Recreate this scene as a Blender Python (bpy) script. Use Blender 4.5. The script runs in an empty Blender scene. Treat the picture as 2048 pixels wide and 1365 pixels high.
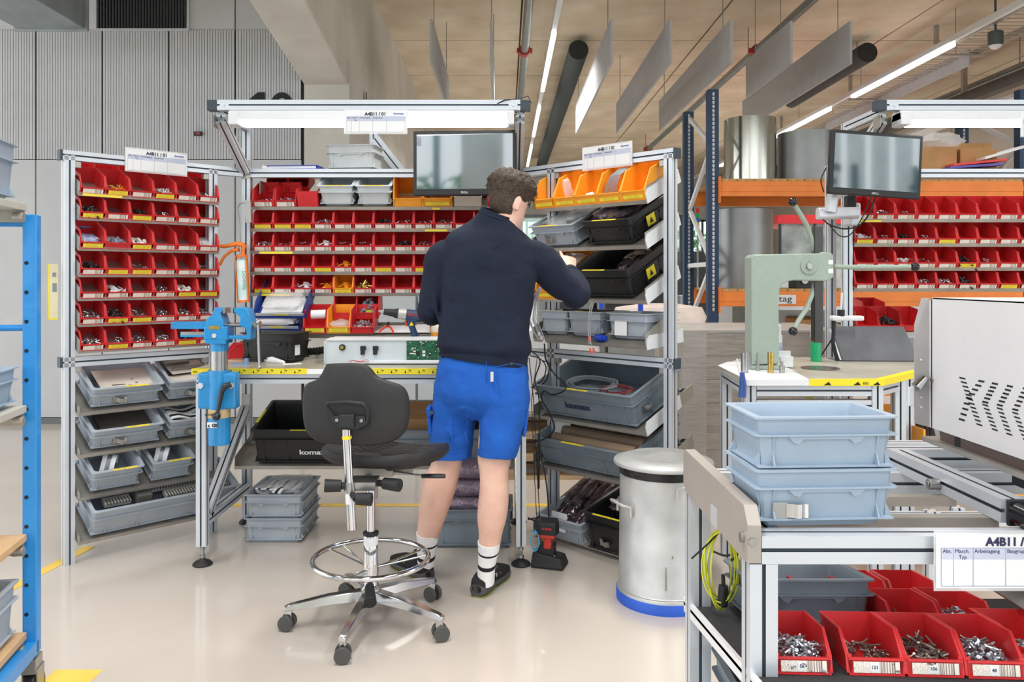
import bpy, bmesh, math, random
from mathutils import Vector as V, Matrix as MX
R = math.radians
random.seed(7)
SC = bpy.context.scene
COL = SC.collection

# ---------------------------------------------------------------- camera
H = 1.32; CX = 1010.0; CY = 558.0; F = 1600.0          # eye height, vanishing point and focal length of the photograph (2048 px frame)
cam_d = bpy.data.cameras.new('camera'); cam = bpy.data.objects.new('camera', cam_d); COL.objects.link(cam)
cam.location = (0, 0, H); cam.rotation_euler = (R(90), 0, 0)
cam_d.sensor_width = 36; cam_d.lens = F / 2048 * 36
cam_d.shift_x = (1024 - CX) / 2048; cam_d.shift_y = -(682.5 - CY) / 2048
cam_d.clip_end = 200; cam_d.clip_start = .05
SC.camera = cam
# ---------------------------------------------------------------- light
w = bpy.data.worlds.new('world'); SC.world = w; w.use_nodes = True
nt = w.node_tree; bg = nt.nodes['Background']
bg.inputs[0].default_value = (.93, .97, 1, 1); bg.inputs[1].default_value = 1.62      # even overcast daylight through the glazed side behind the camera
def area(name, loc, rot, sx, sy, power, col=(1, .97, .93)):
    l = bpy.data.lights.new(name, 'AREA'); l.shape = 'RECTANGLE'; l.size = sx; l.size_y = sy; l.energy = power; l.color = col; l.spread = R(130)
    o = bpy.data.objects.new(name, l); COL.objects.link(o); o.location = loc; o.rotation_euler = rot; return o
for i, (x, y) in enumerate([(-3.4, 1.2), (-.6, 1.2), (2.2, 1.2), (-6.4, 4.2), (.54, 4.6), (5.07, 4.6)]):
    area('added_ceiling_light', (x, y, 4.0), (0, 0, 0), .3, 2.6, 42)  # bare area lights added out of view to brighten the hall, no lamp bodies
for x, z, ss in ((.54, 3.995, ((8.9, 11.4), (12.7, 15.1), (16.4, 19))), (5.07, 3.945, ((9.2, 11.5), (12.6, 14.9), (16.7, 18.7)))):      # under the glowing strips of the two light lines
    for a, b in ss: area('light_strip_light', (x, (a + b) / 2, z), (0, 0, 0), .05, b - a, 70)
SC.view_settings.view_transform = 'Standard'; SC.view_settings.look = 'None'
SC.view_settings.gamma = 1; SC.view_settings.use_curve_mapping = False
SC.view_settings.exposure = 0.58
try:
    SC.cycles.max_bounces = 8; SC.cycles.diffuse_bounces = 4; SC.cycles.glossy_bounces = 4; SC.cycles.transmission_bounces = 6; SC.cycles.transparent_max_bounces = 12
    SC.cycles.use_denoising = True; SC.cycles.sample_clamp_indirect = 6; SC.cycles.caustics_reflective = False; SC.cycles.caustics_refractive = False
except Exception: pass

# ---------------------------------------------------------------- helpers
def at(u, v, y):
    "photo pixel -> world point at depth y"
    return V(((u - CX) * y / F, y, H - (v - CY) * y / F))
def lin(h):
    h = h.lstrip('#'); c = [int(h[i:i + 2], 16) / 255 for i in (0, 2, 4)]
    return tuple(x / 12.92 if x <= .04045 else ((x + .055) / 1.055) ** 2.4 for x in c) + (1,)
MATS = {}
def mat(name, col='#808080', rough=.5, metal=0, var=.06, vs=6, bump=0, bs=80, emit=0, alpha=1, trans=0, stretch=None, coat=0, ior=None, var2=None):
    if name in MATS: return MATS[name]
    m = bpy.data.materials.new(name); m.use_nodes = True; MATS[name] = m
    n = m.node_tree.nodes; L = m.node_tree.links; b = n['Principled BSDF']
    c = lin(col)
    b.inputs['Base Color'].default_value = c; b.inputs['Roughness'].default_value = rough; b.inputs['Metallic'].default_value = metal
    tc = n.new('ShaderNodeTexCoord'); mp = n.new('ShaderNodeMapping'); L.new(tc.outputs['Object'], mp.inputs[0])
    if stretch: mp.inputs['Scale'].default_value = stretch
    if var:
        nz = n.new('ShaderNodeTexNoise'); nz.inputs['Scale'].default_value = vs; nz.inputs['Detail'].default_value = 5
        L.new(mp.outputs[0], nz.inputs['Vector'])
        mx = n.new('ShaderNodeMix'); mx.data_type = 'RGBA'
        c2 = lin(var2) if var2 else tuple(min(1, x * (1 + var * 2.2)) for x in c[:3]) + (1,)
        c1 = c if var2 else tuple(x * (1 - var * 2.2) for x in c[:3]) + (1,)
        mx.inputs[6].default_value = c1; mx.inputs[7].default_value = c2
        rp = n.new('ShaderNodeValToRGB'); rp.color_ramp.elements[0].position = .3; rp.color_ramp.elements[1].position = .7
        L.new(nz.outputs['Fac'], rp.inputs[0]); L.new(rp.outputs[0], mx.inputs[0]); L.new(mx.outputs[2], b.inputs['Base Color'])
    if bump:
        nb = n.new('ShaderNodeTexNoise'); nb.inputs['Scale'].default_value = bs; nb.inputs['Detail'].default_value = 3
        L.new(mp.outputs[0], nb.inputs['Vector'])
        bp = n.new('ShaderNodeBump'); bp.inputs['Strength'].default_value = bump; bp.inputs['Distance'].default_value = .01
        L.new(nb.outputs['Fac'], bp.inputs['Height']); L.new(bp.outputs[0], b.inputs['Normal'])
    if emit:
        b.inputs['Emission Color'].default_value = c; b.inputs['Emission Strength'].default_value = emit
    if alpha < 1: b.inputs['Alpha'].default_value = alpha
    if trans: b.inputs['Transmission Weight'].default_value = trans
    if ior: b.inputs['IOR'].default_value = ior
    if coat: b.inputs['Coat Weight'].default_value = coat
    return m

def label_mat(name, col, ink, barcode=True, scale=1.0):
    "printed strip: faint text rows on the left, bar code on the right (object coordinates of the strip)"
    m = bpy.data.materials.new(name); m.use_nodes = True; MATS[name] = m
    n = m.node_tree.nodes; L = m.node_tree.links; b = n['Principled BSDF']; b.inputs['Roughness'].default_value = .45
    tc = n.new('ShaderNodeTexCoord'); sp = n.new('ShaderNodeSeparateXYZ'); L.new(tc.outputs['Object'], sp.inputs[0])
    def mth(op, a, bb=None, clamp=False):
        k = n.new('ShaderNodeMath'); k.operation = op; k.use_clamp = clamp
        for i, q in enumerate((a, bb)):
            if q is None: continue
            if isinstance(q, (int, float)): k.inputs[i].default_value = q
            else: L.new(q, k.inputs[i])
        return k.outputs[0]
    x = sp.outputs[0]; z = sp.outputs[2]
    def noise1(sx, sz):
        mp = n.new('ShaderNodeMapping'); mp.inputs['Scale'].default_value = (sx, 0, sz); L.new(tc.outputs['Object'], mp.inputs[0])
        nz = n.new('ShaderNodeTexNoise'); nz.inputs['Scale'].default_value = 1; nz.inputs['Detail'].default_value = 0; L.new(mp.outputs[0], nz.inputs['Vector']); return nz.outputs['Fac']
    txt = mth('GREATER_THAN', noise1(500 * scale, 260 * scale), .56)
    if barcode:
        bar = mth('GREATER_THAN', noise1(900 * scale, 0), .5)
        inb = mth('MULTIPLY', mth('GREATER_THAN', x, .006), mth('LESS_THAN', x, .036))
        int_ = mth('LESS_THAN', x, .0)
        fac = mth('ADD', mth('MULTIPLY', bar, inb), mth('MULTIPLY', mth('MULTIPLY', txt, int_), .3))
    else:
        fac = mth('MULTIPLY', mth('MULTIPLY', txt, mth('LESS_THAN', mth('ABSOLUTE', x), .034)), .55)
    mx = n.new('ShaderNodeMix'); mx.data_type = 'RGBA'; mx.inputs[6].default_value = lin(col); mx.inputs[7].default_value = lin(ink)
    L.new(fac, mx.inputs[0]); L.new(mx.outputs[2], b.inputs['Base Color']); return m

class MB:
    def __init__(s): s.v = []; s.f = []; s.m = []
    def add(s, vs, fs, mi=0):
        o = len(s.v); s.v += [V(p) for p in vs]; s.f += [tuple(i + o for i in f) for f in fs]; s.m += [mi] * len(fs); return s
    def bx(s, x0, x1, y0, y1, z0, z1, mi=0, T=None):
        vs = [V((x, y, z)) for z in (z0, z1) for y in (y0, y1) for x in (x0, x1)]
        if T: vs = [T @ p for p in vs]
        return s.add(vs, [(0, 2, 3, 1), (4, 5, 7, 6), (0, 1, 5, 4), (2, 6, 7, 3), (0, 4, 6, 2), (1, 3, 7, 5)], mi)
    def box(s, c, d, T=None, mi=0):
        return s.bx(c[0] - d[0] / 2, c[0] + d[0] / 2, c[1] - d[1] / 2, c[1] + d[1] / 2, c[2] - d[2] / 2, c[2] + d[2] / 2, mi, T)
    def loft(s, rings, mi=0, caps=(True, True), closed=True):
        k = len(rings[0]); vs = [p for r in rings for p in r]; fs = []
        for a in range(len(rings) - 1):
            for i in range(k if closed else k - 1):
                j = (i + 1) % k; fs.append((a * k + i, a * k + j, (a + 1) * k + j, (a + 1) * k + i))
        if caps[0]: fs.append(tuple(range(k - 1, -1, -1)))
        if caps[1]: fs.append(tuple((len(rings) - 1) * k + i for i in range(k)))
        return s.add(vs, fs, mi)
    def prism(s, poly, vec, mi=0):
        "poly: 3-D points in a plane, extruded by vec"
        vec = V(vec); return s.loft([[V(p) for p in poly], [V(p) + vec for p in poly]], mi)
    def cyl(s, p0, p1, r0, r1=None, n=16, mi=0, caps=(True, True)):
        p0 = V(p0); p1 = V(p1); r1 = r0 if r1 is None else r1
        d = (p1 - p0).normalized(); a = d.orthogonal().normalized(); b = d.cross(a)
        ring = lambda p, r: [p + (a * math.cos(t) + b * math.sin(t)) * r for t in [2 * math.pi * i / n for i in range(n)]]
        return s.loft([ring(p0, r0), ring(p1, r1)], mi, caps)
    def lathe(s, prof, c=(0, 0, 0), n=24, mi=0, T=None):
        c = V(c); rings = [[c + V((r * math.cos(2 * math.pi * i / n), r * math.sin(2 * math.pi * i / n), z)) for i in range(n)] for r, z in prof]
        if T: rings = [[T @ p for p in r] for r in rings]
        return s.loft(rings, mi, (True, True))
    def tube(s, pts, r, n=8, mi=0, closed=False):
        pts = [V(p) for p in pts]; k = len(pts); rings = []
        t0 = None; a = None
        for i in range(k):
            if closed: d = pts[(i + 1) % k] - pts[i - 1]
            else: d = pts[min(i + 1, k - 1)] - pts[max(i - 1, 0)]
            d = d.normalized() if d.length > 1e-9 else V((0, 0, 1))
            if a is None: a = d.orthogonal().normalized()
            a = (a - d * a.dot(d)); a = a.normalized() if a.length > 1e-6 else d.orthogonal().normalized()
            b = d.cross(a); rr = r[i] if isinstance(r, (list, tuple)) else r
            rings.append([pts[i] + (a * math.cos(t) + b * math.sin(t)) * rr for t in [2 * math.pi * j / n for j in range(n)]])
        if closed: rings.append(rings[0]); return s.loft(rings, mi, (False, False))
        return s.loft(rings, mi)
    def sphere(s, c, r, n=12, mi=0, sc=(1, 1, 1)):
        c = V(c); k = n // 2
        rings = [[c + V((r * sc[0] * math.sin(math.pi * j / k) * math.cos(2 * math.pi * i / n), r * sc[1] * math.sin(math.pi * j / k) * math.sin(2 * math.pi * i / n), -r * sc[2] * math.cos(math.pi * j / k))) for i in range(n)] for j in range(1, k)]
        return s.loft(rings, mi)
    def xf(s, T): s.v = [T @ p for p in s.v]; return s
    def join(s, o, T=None):
        return s.add([T @ p for p in o.v] if T else o.v, [], 0) and s._jf(o)
    def _jf(s, o):
        k = len(s.v) - len(o.v); s.f += [tuple(i + k for i in f) for f in o.f]; s.m += o.m; return s
    def mesh(s, name, mats, smooth=None):
        me = bpy.data.meshes.new(name); me.from_pydata([tuple(p) for p in s.v], [], s.f)
        for m in (mats if isinstance(mats, (list, tuple)) else [mats]): me.materials.append(m)
        me.polygons.foreach_set('material_index', s.m)
        bm = bmesh.new(); bm.from_mesh(me); bmesh.ops.recalc_face_normals(bm, faces=bm.faces); bm.to_mesh(me); bm.free()
        if smooth is not None:
            me.polygons.foreach_set('use_smooth', [True] * len(s.f)); me.update()
            try: me.set_sharp_from_angle(angle=R(smooth))
            except Exception: pass
        me.update(); return me

def tag(o, label=None, cat=None, group=None, kind=None):
    for k, x in (('label', label), ('category', cat), ('group', group), ('kind', kind)):
        if x: o[k] = x
    return o
def TM(loc=(0, 0, 0), rz=0, rx=0, ry=0):
    return MX.Translation(V(loc)) @ MX.Rotation(rz, 4, 'Z') @ MX.Rotation(ry, 4, 'Y') @ MX.Rotation(rx, 4, 'X')
ROOT = {}
def thing(name, label, cat, M=None, group=None, kind=None):
    "an Empty at the thing's base; its parts are meshes in the Empty's own frame"
    o = bpy.data.objects.new(name, None); COL.objects.link(o); o.empty_display_size = .05
    if M is None: M = MX.Identity(4)
    if not isinstance(M, MX): M = MX.Translation(V(M))
    o.matrix_basis = M; ROOT[o.name] = M.inverted()
    return tag(o, label, cat, group, kind)
def part(name, mb, mats, par, world=False, smooth=None, bevel=0, label=None, kind=None):
    "one part; world=True: the shape was laid out in scene coordinates"
    q = par
    while q.parent: q = q.parent
    me = mb if not isinstance(mb, MB) else (mb.xf(ROOT[q.name]) if world else mb).mesh(name, mats, smooth)
    o = bpy.data.objects.new(name, me); COL.objects.link(o); o.parent = par
    if bevel:
        b = o.modifiers.new('b', 'BEVEL'); b.width = bevel; b.segments = 2; b.limit_method = 'ANGLE'; b.angle_limit = R(40)
    return tag(o, label, kind=kind)
def single(name, mb, mats, label, cat, group=None, kind=None, smooth=None, bevel=0, M=None):
    me = mb if not isinstance(mb, MB) else mb.mesh(name, mats, smooth)
    o = bpy.data.objects.new(name, me); COL.objects.link(o)
    if M is not None: o.matrix_basis = M
    if bevel:
        b = o.modifiers.new('b', 'BEVEL'); b.width = bevel; b.segments = 2; b.limit_method = 'ANGLE'; b.angle_limit = R(40)
    return tag(o, label, cat, group, kind)
def struct(name, mb, mats, par=None, smooth=None, bevel=0):
    o = single(name, mb, mats, None, None, kind=None if par else 'structure', smooth=smooth, bevel=bevel)
    if par: o.parent = par
    return o
def copy_tree(o, M=None, label=None, group=None):
    c = o.copy(); COL.objects.link(c)
    if M is not None: c.matrix_basis = M
    if label: c['label'] = label
    if group: c['group'] = group
    for ch in list(o.children):
        d = ch.copy(); COL.objects.link(d); d.parent = c
        for g in list(ch.children):
            e = g.copy(); COL.objects.link(e); e.parent = d
    return c
def plates(name, boxes, m, par, bevel=0, world=False):
    "several like pieces, each a part of its own"
    return [part(name, MB().bx(*b), m, par, world, bevel=bevel) for b in boxes]
def text(name, s, size, M, m, par=None, align='LEFT', ext=.0003, sx=1, bold=0):
    cu = bpy.data.curves.new(name, 'FONT'); cu.body = s; cu.size = size; cu.extrude = ext; cu.align_x = align; cu.offset = bold
    cu.resolution_u = 3
    cu.materials.append(m); o = bpy.data.objects.new(name, cu); COL.objects.link(o)
    if par: o.parent = par
    o.matrix_basis = M @ MX.Diagonal((sx, 1, 1, 1)); return o
UP = MX.Rotation(R(90), 4, 'X')        # stands a text up facing -Y

# ordinal words
ORD = ['first', 'second', 'third', 'fourth', 'fifth', 'sixth', 'seventh', 'eighth', 'ninth', 'tenth', 'eleventh', 'twelfth', 'thirteenth']

# ---------------------------------------------------------------- materials
ALU = mat('anodised_aluminium', '#cfd5dc', .36, .35, var=.02, vs=3)
SLOT = mat('shaded_profile_slot', '#59636c', .7, .2)  # shade inside the groove put into the colour of the slot faces
CAP = mat('dark_grey_plastic_cap', '#39444e', .5)
SHEET = mat('galvanised_sheet', '#b3afa8', .42, .7, var=.05, vs=12)
WHITEMET = mat('white_painted_metal', '#e3e6ea', .4, 0, var=.015)
RED = mat('red_plastic', '#d52f33', .34, 0, var=.05, vs=14)
ORANGE = mat('orange_plastic', '#f8a42c', .36, 0, var=.03, vs=14)
GREY = mat('blue_grey_plastic', '#a4adb7', .42, 0, var=.03, vs=9)
GREYD = mat('dark_blue_grey_plastic', '#76828c', .45, 0, var=.05, vs=9)
GREYL = mat('pale_grey_plastic', '#cdd3d6', .42, 0, var=.03, vs=9)
BLACKP = mat('black_esd_plastic', '#1d1e1f', .42, 0, var=.08, vs=9)
BLACK = mat('matt_black_plastic', '#202124', .55, 0, var=.05)
PAPER = mat('white_paper', '#eceef0', .6, 0, var=.01)
YEL = mat('yellow_tape', '#f2df2c', .45, 0, var=.02)
INK = mat('black_ink', '#15161c', .6, 0, var=0)
INKB = mat('navy_ink', '#22264e', .6, 0, var=0)
CHROME = mat('chrome', '#d6d6d8', .08, 1, var=0)
STEEL = mat('brushed_steel', '#a9a9a8', .3, .9, var=.05, vs=20)
ZINC = mat('zinc_screws', '#c9cbd2', .25, .9, var=.1, vs=200)
DARKMET = mat('dark_screws', '#4d4b4a', .3, .8, var=.1, vs=200)
BRASS = mat('brass', '#c2a55c', .25, .9, var=.1, vs=60)
LBLW = label_mat('white_bin_label', '#efe6dc', '#6b4a3c')
LBLY = label_mat('yellow_bin_label', '#f4dc3c', '#8a7a2a', False)
CARD = mat('brown_cardboard', '#b58a5c', .8, 0, var=.06, vs=10)
CLEAR = mat('clear_bag', '#f0f2f4', .12, 0, var=0, alpha=.38, bump=1, bs=30)
PINKBAG = mat('pink_antistatic_bubble_wrap', '#cf7db0', .25, 0, var=.1, vs=50, bump=.8, bs=60, alpha=.8)
SILBAG = mat('silver_antistatic_bag', '#6b5f66', .14, .7, var=.45, vs=18, bump=1, bs=26)
BLUEP = mat('cobalt_blue_plastic', '#1c47c8', .35)
WIREB = mat('black_cable', '#17181a', .5)
# ================================================================ the hall
FLOORM = mat('epoxy_floor', '#cbc2b8', .16, 0, var=.02, vs=1.5, coat=.3)
def board_concrete(name, c1, c2, bump=.25):
    m = mat(name, c1, .82, 0, var=.1, vs=1.6, bump=bump, bs=30, var2=c2); return m
CONC = board_concrete('board_marked_concrete', '#c2beb6', '#d8d5ce')
CEILM = board_concrete('ceiling_concrete', '#c6b69d', '#e0d3be')
SEAM = mat('formwork_joint', '#5d4f3f', .9)
PANELM = mat('grey_acoustic_wall_panel', '#c3c6ca', .55, 0, var=.02, vs=3)
GROOVE = mat('panel_groove', '#3d4144', .8)
PLASTER = mat('pale_plaster', '#c4bdb4', .8, 0, var=.05, vs=1)
HC = 4.37
struct('floor', MB().bx(-9, 14, -7, 28, -.1, 0), FLOORM)
GRASS = mat('lawn', '#7f9a66', .9, 0, var=.15, vs=2)
struct('trim_4', MB().bx(-16, 20, 28, 44, -.12, -.02), GRASS); struct('trim_5', MB().bx(-16, 20, -18, -7, -.12, -.02), GRASS)
ceil = struct('ceiling', MB().bx(-9, 14, -2, 28, HC + .02, HC + .3), SEAM)
# cast ceiling fields between formwork joints (depth joints every 1.75 m, side joints every 2.6 m)
ys = []; y = -2
while y < 28: ys.append(y); y += 1.75
xs = [-9 + 2.3 * i for i in range(11)]
fm = None
for a in range(len(ys)):
    for b in range(len(xs) - 1):
        if ys[a] + 1.75 < 5 : continue
        me = MB().bx(0, 2.278, 0, 1.728, 0, .022).mesh('ceiling_panel', CEILM) if fm is None else fm
        fm = me
        o = bpy.data.objects.new('ceiling_panel', me); COL.objects.link(o); o.parent = ceil
        o.location = (xs[b], ys[a], HC + random.uniform(-.002, .002))
# left panelled wall, plane y = 7.28, ends at the column
WY = 7.28
wl = struct('wall_left', MB().bx(-9, -1.83, WY + .03, WY + .3, 0, HC), GROOVE)
PW = .605; x1 = -1.845
k = 0
def ribpanel():
    mb = MB(); n = 24; wdt = PW - .012
    mb.bx(0, wdt, .014, .03, 0, 1.185, 1)
    for i in range(n):
        a = wdt * i / n; mb.bx(a + .002, a + wdt / n - .003, 0, .015, 0, 1.185)
    return mb.mesh('acoustic_panel', [PANELM, GROOVE])
rp = ribpanel(); fp = {}
def flat(h):
    if h not in fp: fp[h] = MB().bx(0, PW - .012, 0, .03, 0, h).mesh('wall_panel', PANELM)
    return fp[h]
zr0, zr1 = at(0, 320, WY).z, at(0, 63, WY).z
for i in range(11):
    x = x1 - PW * (i + 1)
    for nm, me, z in (('acoustic_panel', rp, zr0 + .006), ('wall_panel', flat(zr0 - .06), .06), ('wall_panel', flat(HC - zr1 - .03), zr1 + .012)):
        o = bpy.data.objects.new(nm, me); COL.objects.link(o); o.parent = wl; o.location = (x, WY, z)
struct('baseboard_left', MB().bx(-9, -1.83, WY - .01, WY + .02, 0, .055), mat('grey_plinth', '#6c6f72', .6))
# ventilation grille and air duct high on the left wall
g = thing('vent_grille', 'dark louvred ventilation grille high on the grey panelled wall', 'vent', (-3.25, WY, 3.6))
g0 = at(195, 58, WY); g1 = at(375, -60, WY)
part('frame', MB().bx(g0.x - .02, g1.x + .02, WY - .02, WY, g0.z - .02, g0.z).bx(g0.x - .02, g0.x, WY - .02, WY, g0.z, HC - .05).bx(g1.x, g1.x + .02, WY - .02, WY, g0.z, HC - .05), PANELM, g, True)
part('backing', MB().bx(g0.x, g1.x, WY - .006, WY - .002, g0.z, HC - .05), mat('grille_dark', '#1f2325', .6), g, True)
sl = None; n = 30
for i in range(n):
    x = g0.x + (g1.x - g0.x) * (i + .5) / n
    if sl is None: sl = MB().bx(-.004, .004, -.022, -.004, 0, HC - .05 - g0.z).mesh('slat', mat('grille_slat', '#596064', .5, .4))
    o = part('slat', sl, None, g); o.location = V((x, WY, g0.z)) - V((-3.25, WY, 3.6))
d0 = at(-60, 0, 5.0)
single('air_duct', MB().bx(-4.01, -3.46, 2.6, 6.6, 3.38, 4.0).bx(-4.04, -3.43, 5.0, 5.05, 3.35, 4.03).bx(-4.04, -3.43, 6.57, 6.6, 3.36, 4.03), mat('duct_steel', '#98a0a3', .45, .5), 'large rectangular sheet metal air duct at top left of the hall', 'duct', bevel=.005)
# column, haunched beam and long concrete wall to the right of it
struct('trim_1', MB().bx(-1.83, -1.41, WY, WY + .5, 0, 3.3), CONC, bevel=.01)
bm = MB().prism([(-1.83, 28, 3.085), (-1.83, WY + .02, 3.085), (-1.83, 5.6, 3.33), (-1.83, 0, 3.9), (-1.83, 0, HC + .05), (-1.83, 28, HC + .05)], (.40, 0, 0))
struct('trim_2', bm, CONC, bevel=.012)
wc = struct('wall_centre', MB().bx(-1.83, -1.44, WY + .45, 28, 0, 3.12), SEAM)
me = MB().bx(0, .035, 0, 1.19, 0, 3.1).mesh('concrete_panel', CONC)
for i in range(18):
    o = bpy.data.objects.new('concrete_panel', me); COL.objects.link(o); o.parent = wc; o.location = (-1.45, WY + .5 + i * 1.2, 0)
struct('wall_right', MB().bx(7.6, 7.9, 4, 28, 0, HC + .1), PLASTER)
me = MB().bx(-.02, 0, 0, 2.38, 0, 4.3).mesh('plaster_panel', PLASTER)
wr = bpy.data.objects['wall_right']
for i in range(10):
    o = bpy.data.objects.new('plaster_panel', me); COL.objects.link(o); o.parent = wr; o.location = (7.6, 4 + i * 2.4, 0)
# far wall with a window band
BY = 24.0
PALE = mat('pale_far_wall', '#c3c8c8', .8, 0, var=.04)
fw = MB().bx(-1.5, 8, BY, BY + .2, 0, .9).bx(-1.5, 8, BY, BY + .2, 3.1, HC + .1)
for x in (-1.5, 1.6, 4.7, 7.6): fw.bx(x, x + .3, BY, BY + .2, .9, 3.1)
struct('wall_back', fw, PALE)
GLASS = mat('window_glass', '#dcebe8', .03, 0, var=0, trans=.96, ior=1.05)
FRAMEG = mat('window_frame_grey', '#5c686c', .5, .3)
for i, x in enumerate((-1.2, 1.9, 5.0)):
    wn = MB()
    for q in range(4): wn.bx(x + q * .913, x + q * .913 + .06, BY + .05, BY + .12, .9, 3.1)
    for z in (.9, 1.9, 3.04): wn.bx(x, x + 2.8, BY + .05, BY + .12, z, z + .06)
    wo = struct('window_%d' % (i + 1), wn, FRAMEG)
    gp = None
    for q in range(3):
        for z in (.96, 1.96):
            o = struct('pane', MB().bx(x + q * .913 + .06, x + q * .913 + .913, BY + .08, BY + .09, z, z + (.94 if z < 1 else 1.08)), GLASS, wo)
# greenery outside the far windows
def hedge(x, y, r, label, seed):
    rr = random.Random(seed); mb = MB()
    for i in range(900):
        a = rr.uniform(0, 6.28); b = math.acos(rr.uniform(-1, 1)); q = r * rr.uniform(.75, 1.05)
        p = V((x + q * math.sin(b) * math.cos(a) * 1.5, y + q * math.sin(b) * math.sin(a), 1.6 + q * math.cos(b) * .95)); s = rr.uniform(.1, .22)
        e = V((rr.uniform(-1, 1), rr.uniform(-1, 1), rr.uniform(-1, 1))).normalized(); f = e.orthogonal().normalized()
        mb.add([p - e * s, p + f * s * .5, p + e * s, p - f * s * .5], [(0, 1, 2, 3)])
    single('shrub', mb, mat('leaf_green', '#79a06a', .6, var=.2), label, 'shrub', 'shrubs outside the far windows')
for i, x in enumerate((-.2, 3.4, 7.0)): hedge(x, 31.5, 1.7, ['green shrub outside the left far window', 'green shrub outside the middle far window', 'green shrub outside the right far window'][i], i)

# floor marking tape
TAPE = mat('yellow_floor_tape', '#f0c95a', .5, var=.04)
def tape(p, q, wd, label):
    p = V((p[0], p[1], 0)); q = V((q[0], q[1], 0)); d = (q - p).normalized(); s = V((-d.y, d.x, 0)) * wd / 2
    mb = MB().prism([p - s, q - s, q + s, p + s], (0, 0, .002)); single('floor_tape', mb, TAPE, label, 'floor tape')
def gnd(u, v): y = F * H / (v - CY); return ((u - CX) * y / F, y)
a = gnd(-40, 1210); b = gnd(180, 1094)
tape(a, b, .055, 'diagonal yellow floor tape line on the left behind the blue cart')
tape(gnd(95, 1356), gnd(190, 1356), .1, 'short yellow floor tape piece at the bottom left of the frame')
tape((-1.7, 4.66), (2.2, 4.66), .06, 'long yellow floor tape line behind the main workbench')
tape((1.95, 4.3), (5.5, 4.3), .06, 'yellow floor tape line beneath the right workstation')

# ---------------------------------------------------------------- ceiling fittings
BAFFLE = mat('grey_felt_baffle', '#b4b5b8', .9, 0, var=.02, bump=.1, bs=300)
WIRE = mat('hanger_wire', '#8f8f8c', .4, .7)
def baffle(X, y0, y1, z0, z1, label):
    t = thing('acoustic_baffle', label, 'baffle', (X, y0, z0), 'grey acoustic baffles under the ceiling')
    part('panel', MB().bx(X - .012, X + .012, y0, y1, z0, z1), BAFFLE, t, True)
    for y in (y0 + .3, y1 - .3): part('hanger', MB().cyl((X, y, z1), (X, y, HC + .01), .004, n=6), WIRE, t, True)
# near lower corner pixel and far extent of each baffle; bottoms at 3.28 m, tops at 3.95 m
ZB = 3.36
for i, (u, v, vf, lab) in enumerate([
    (862, 125, 225, 'leftmost grey hanging baffle beside the concrete beam'), (982, 125, 215, 'narrow edge-on grey hanging baffle, second from the left'),
    (1224, 124, 268, 'grey hanging baffle right beside the black air hose'), (1342, 125, 266, 'grey hanging baffle, second to the right of the air hose'),
    (1463, 125, 262, 'grey hanging baffle, third to the right of the air hose'), (1583, 128, 195, 'short grey hanging baffle behind the slanting pipe'),
    (1702, 128, 262, 'largest grey hanging baffle beside the right duct'), (1940, 130, 262, 'grey hanging baffle beneath the wire cable tray')]):
    zb = 3.9 if i == 7 else ZB
    z = (zb - H) * F / (CY - v); X = (u - CX) * z / F; zf = (zb - H) * F / (CY - vf)
    baffle(X, z, zf, zb, zb + (.2 if i == 7 else .41), lab)
HOSE = mat('black_textile_duct', '#3b4144', .8, 0, var=.05, bump=.3, bs=40)
def hose(u, v, rpx, uf, vf, label):
    z = rpx and .125 * F / rpx; p = at(u, v, z); dy = (p.z - H) * F / (CY - vf)
    q = V((p.x, dy, p.z))
    t = thing('air_hose', label, 'air duct', (p.x, p.y, p.z), 'black round textile air ducts')
    part('sleeve', MB().cyl(p, q, .125, n=28), HOSE, t, True, smooth=40)
    part('end_cap', MB().cyl(p - V((0, .012, 0)), p, .12, n=28), mat('hose_end', '#1d2023', .6), t, True, smooth=40)
    yy = p.y + .3
    while yy < q.y: part('hanger', MB().cyl((p.x, yy, p.z + .12), (p.x, yy, HC + .01), .006, n=6), WIRE, t, True); yy += 2.2
hose(1157, 100, 20, 1080, 330, 'long black round air duct hanging near the middle of the ceiling')
hose(1735, 105, 20, 1640, 200, 'black round air duct on the right, ending beside the large baffle')
PIPE = mat('steel_pipe', '#8d8d8b', .35, .7); CLAMP = mat('red_pipe_coupling', '#b03230', .4)
def pipe(X, Z, r, y0, y1, couplings, label):
    t = thing('ceiling_pipe', label, 'pipe', (X, y0, Z))
    part('pipe', MB().cyl((X, y0, Z), (X, y1, Z), r, n=16), PIPE, t, True, smooth=40)
    for y in couplings:
        part('coupling', MB().cyl((X, y - .05, Z), (X, y + .05, Z), r * 1.5, n=16).box((X, y, Z), (r * 4, .05, r * 1.2)), CLAMP, t, True, smooth=40, label='red coupling')
        part('hanger', MB().cyl((X, y + .3, Z), (X, y + .3, HC + .01), .006, n=6), WIRE, t, True)
zc = 4.0
pipe(.23, zc, .045, 3.5, 20, [9.4], 'steel sprinkler pipe running along the ceiling above the workbench')
pipe(2.95, zc, .045, 3.5, 22, [9.4, 16.5], 'slanting steel pipe with red couplings across the baffles')
pipe(6.5, zc, .045, 5, 22, [9.8], 'steel pipe with a red coupling near the right wall')
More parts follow.
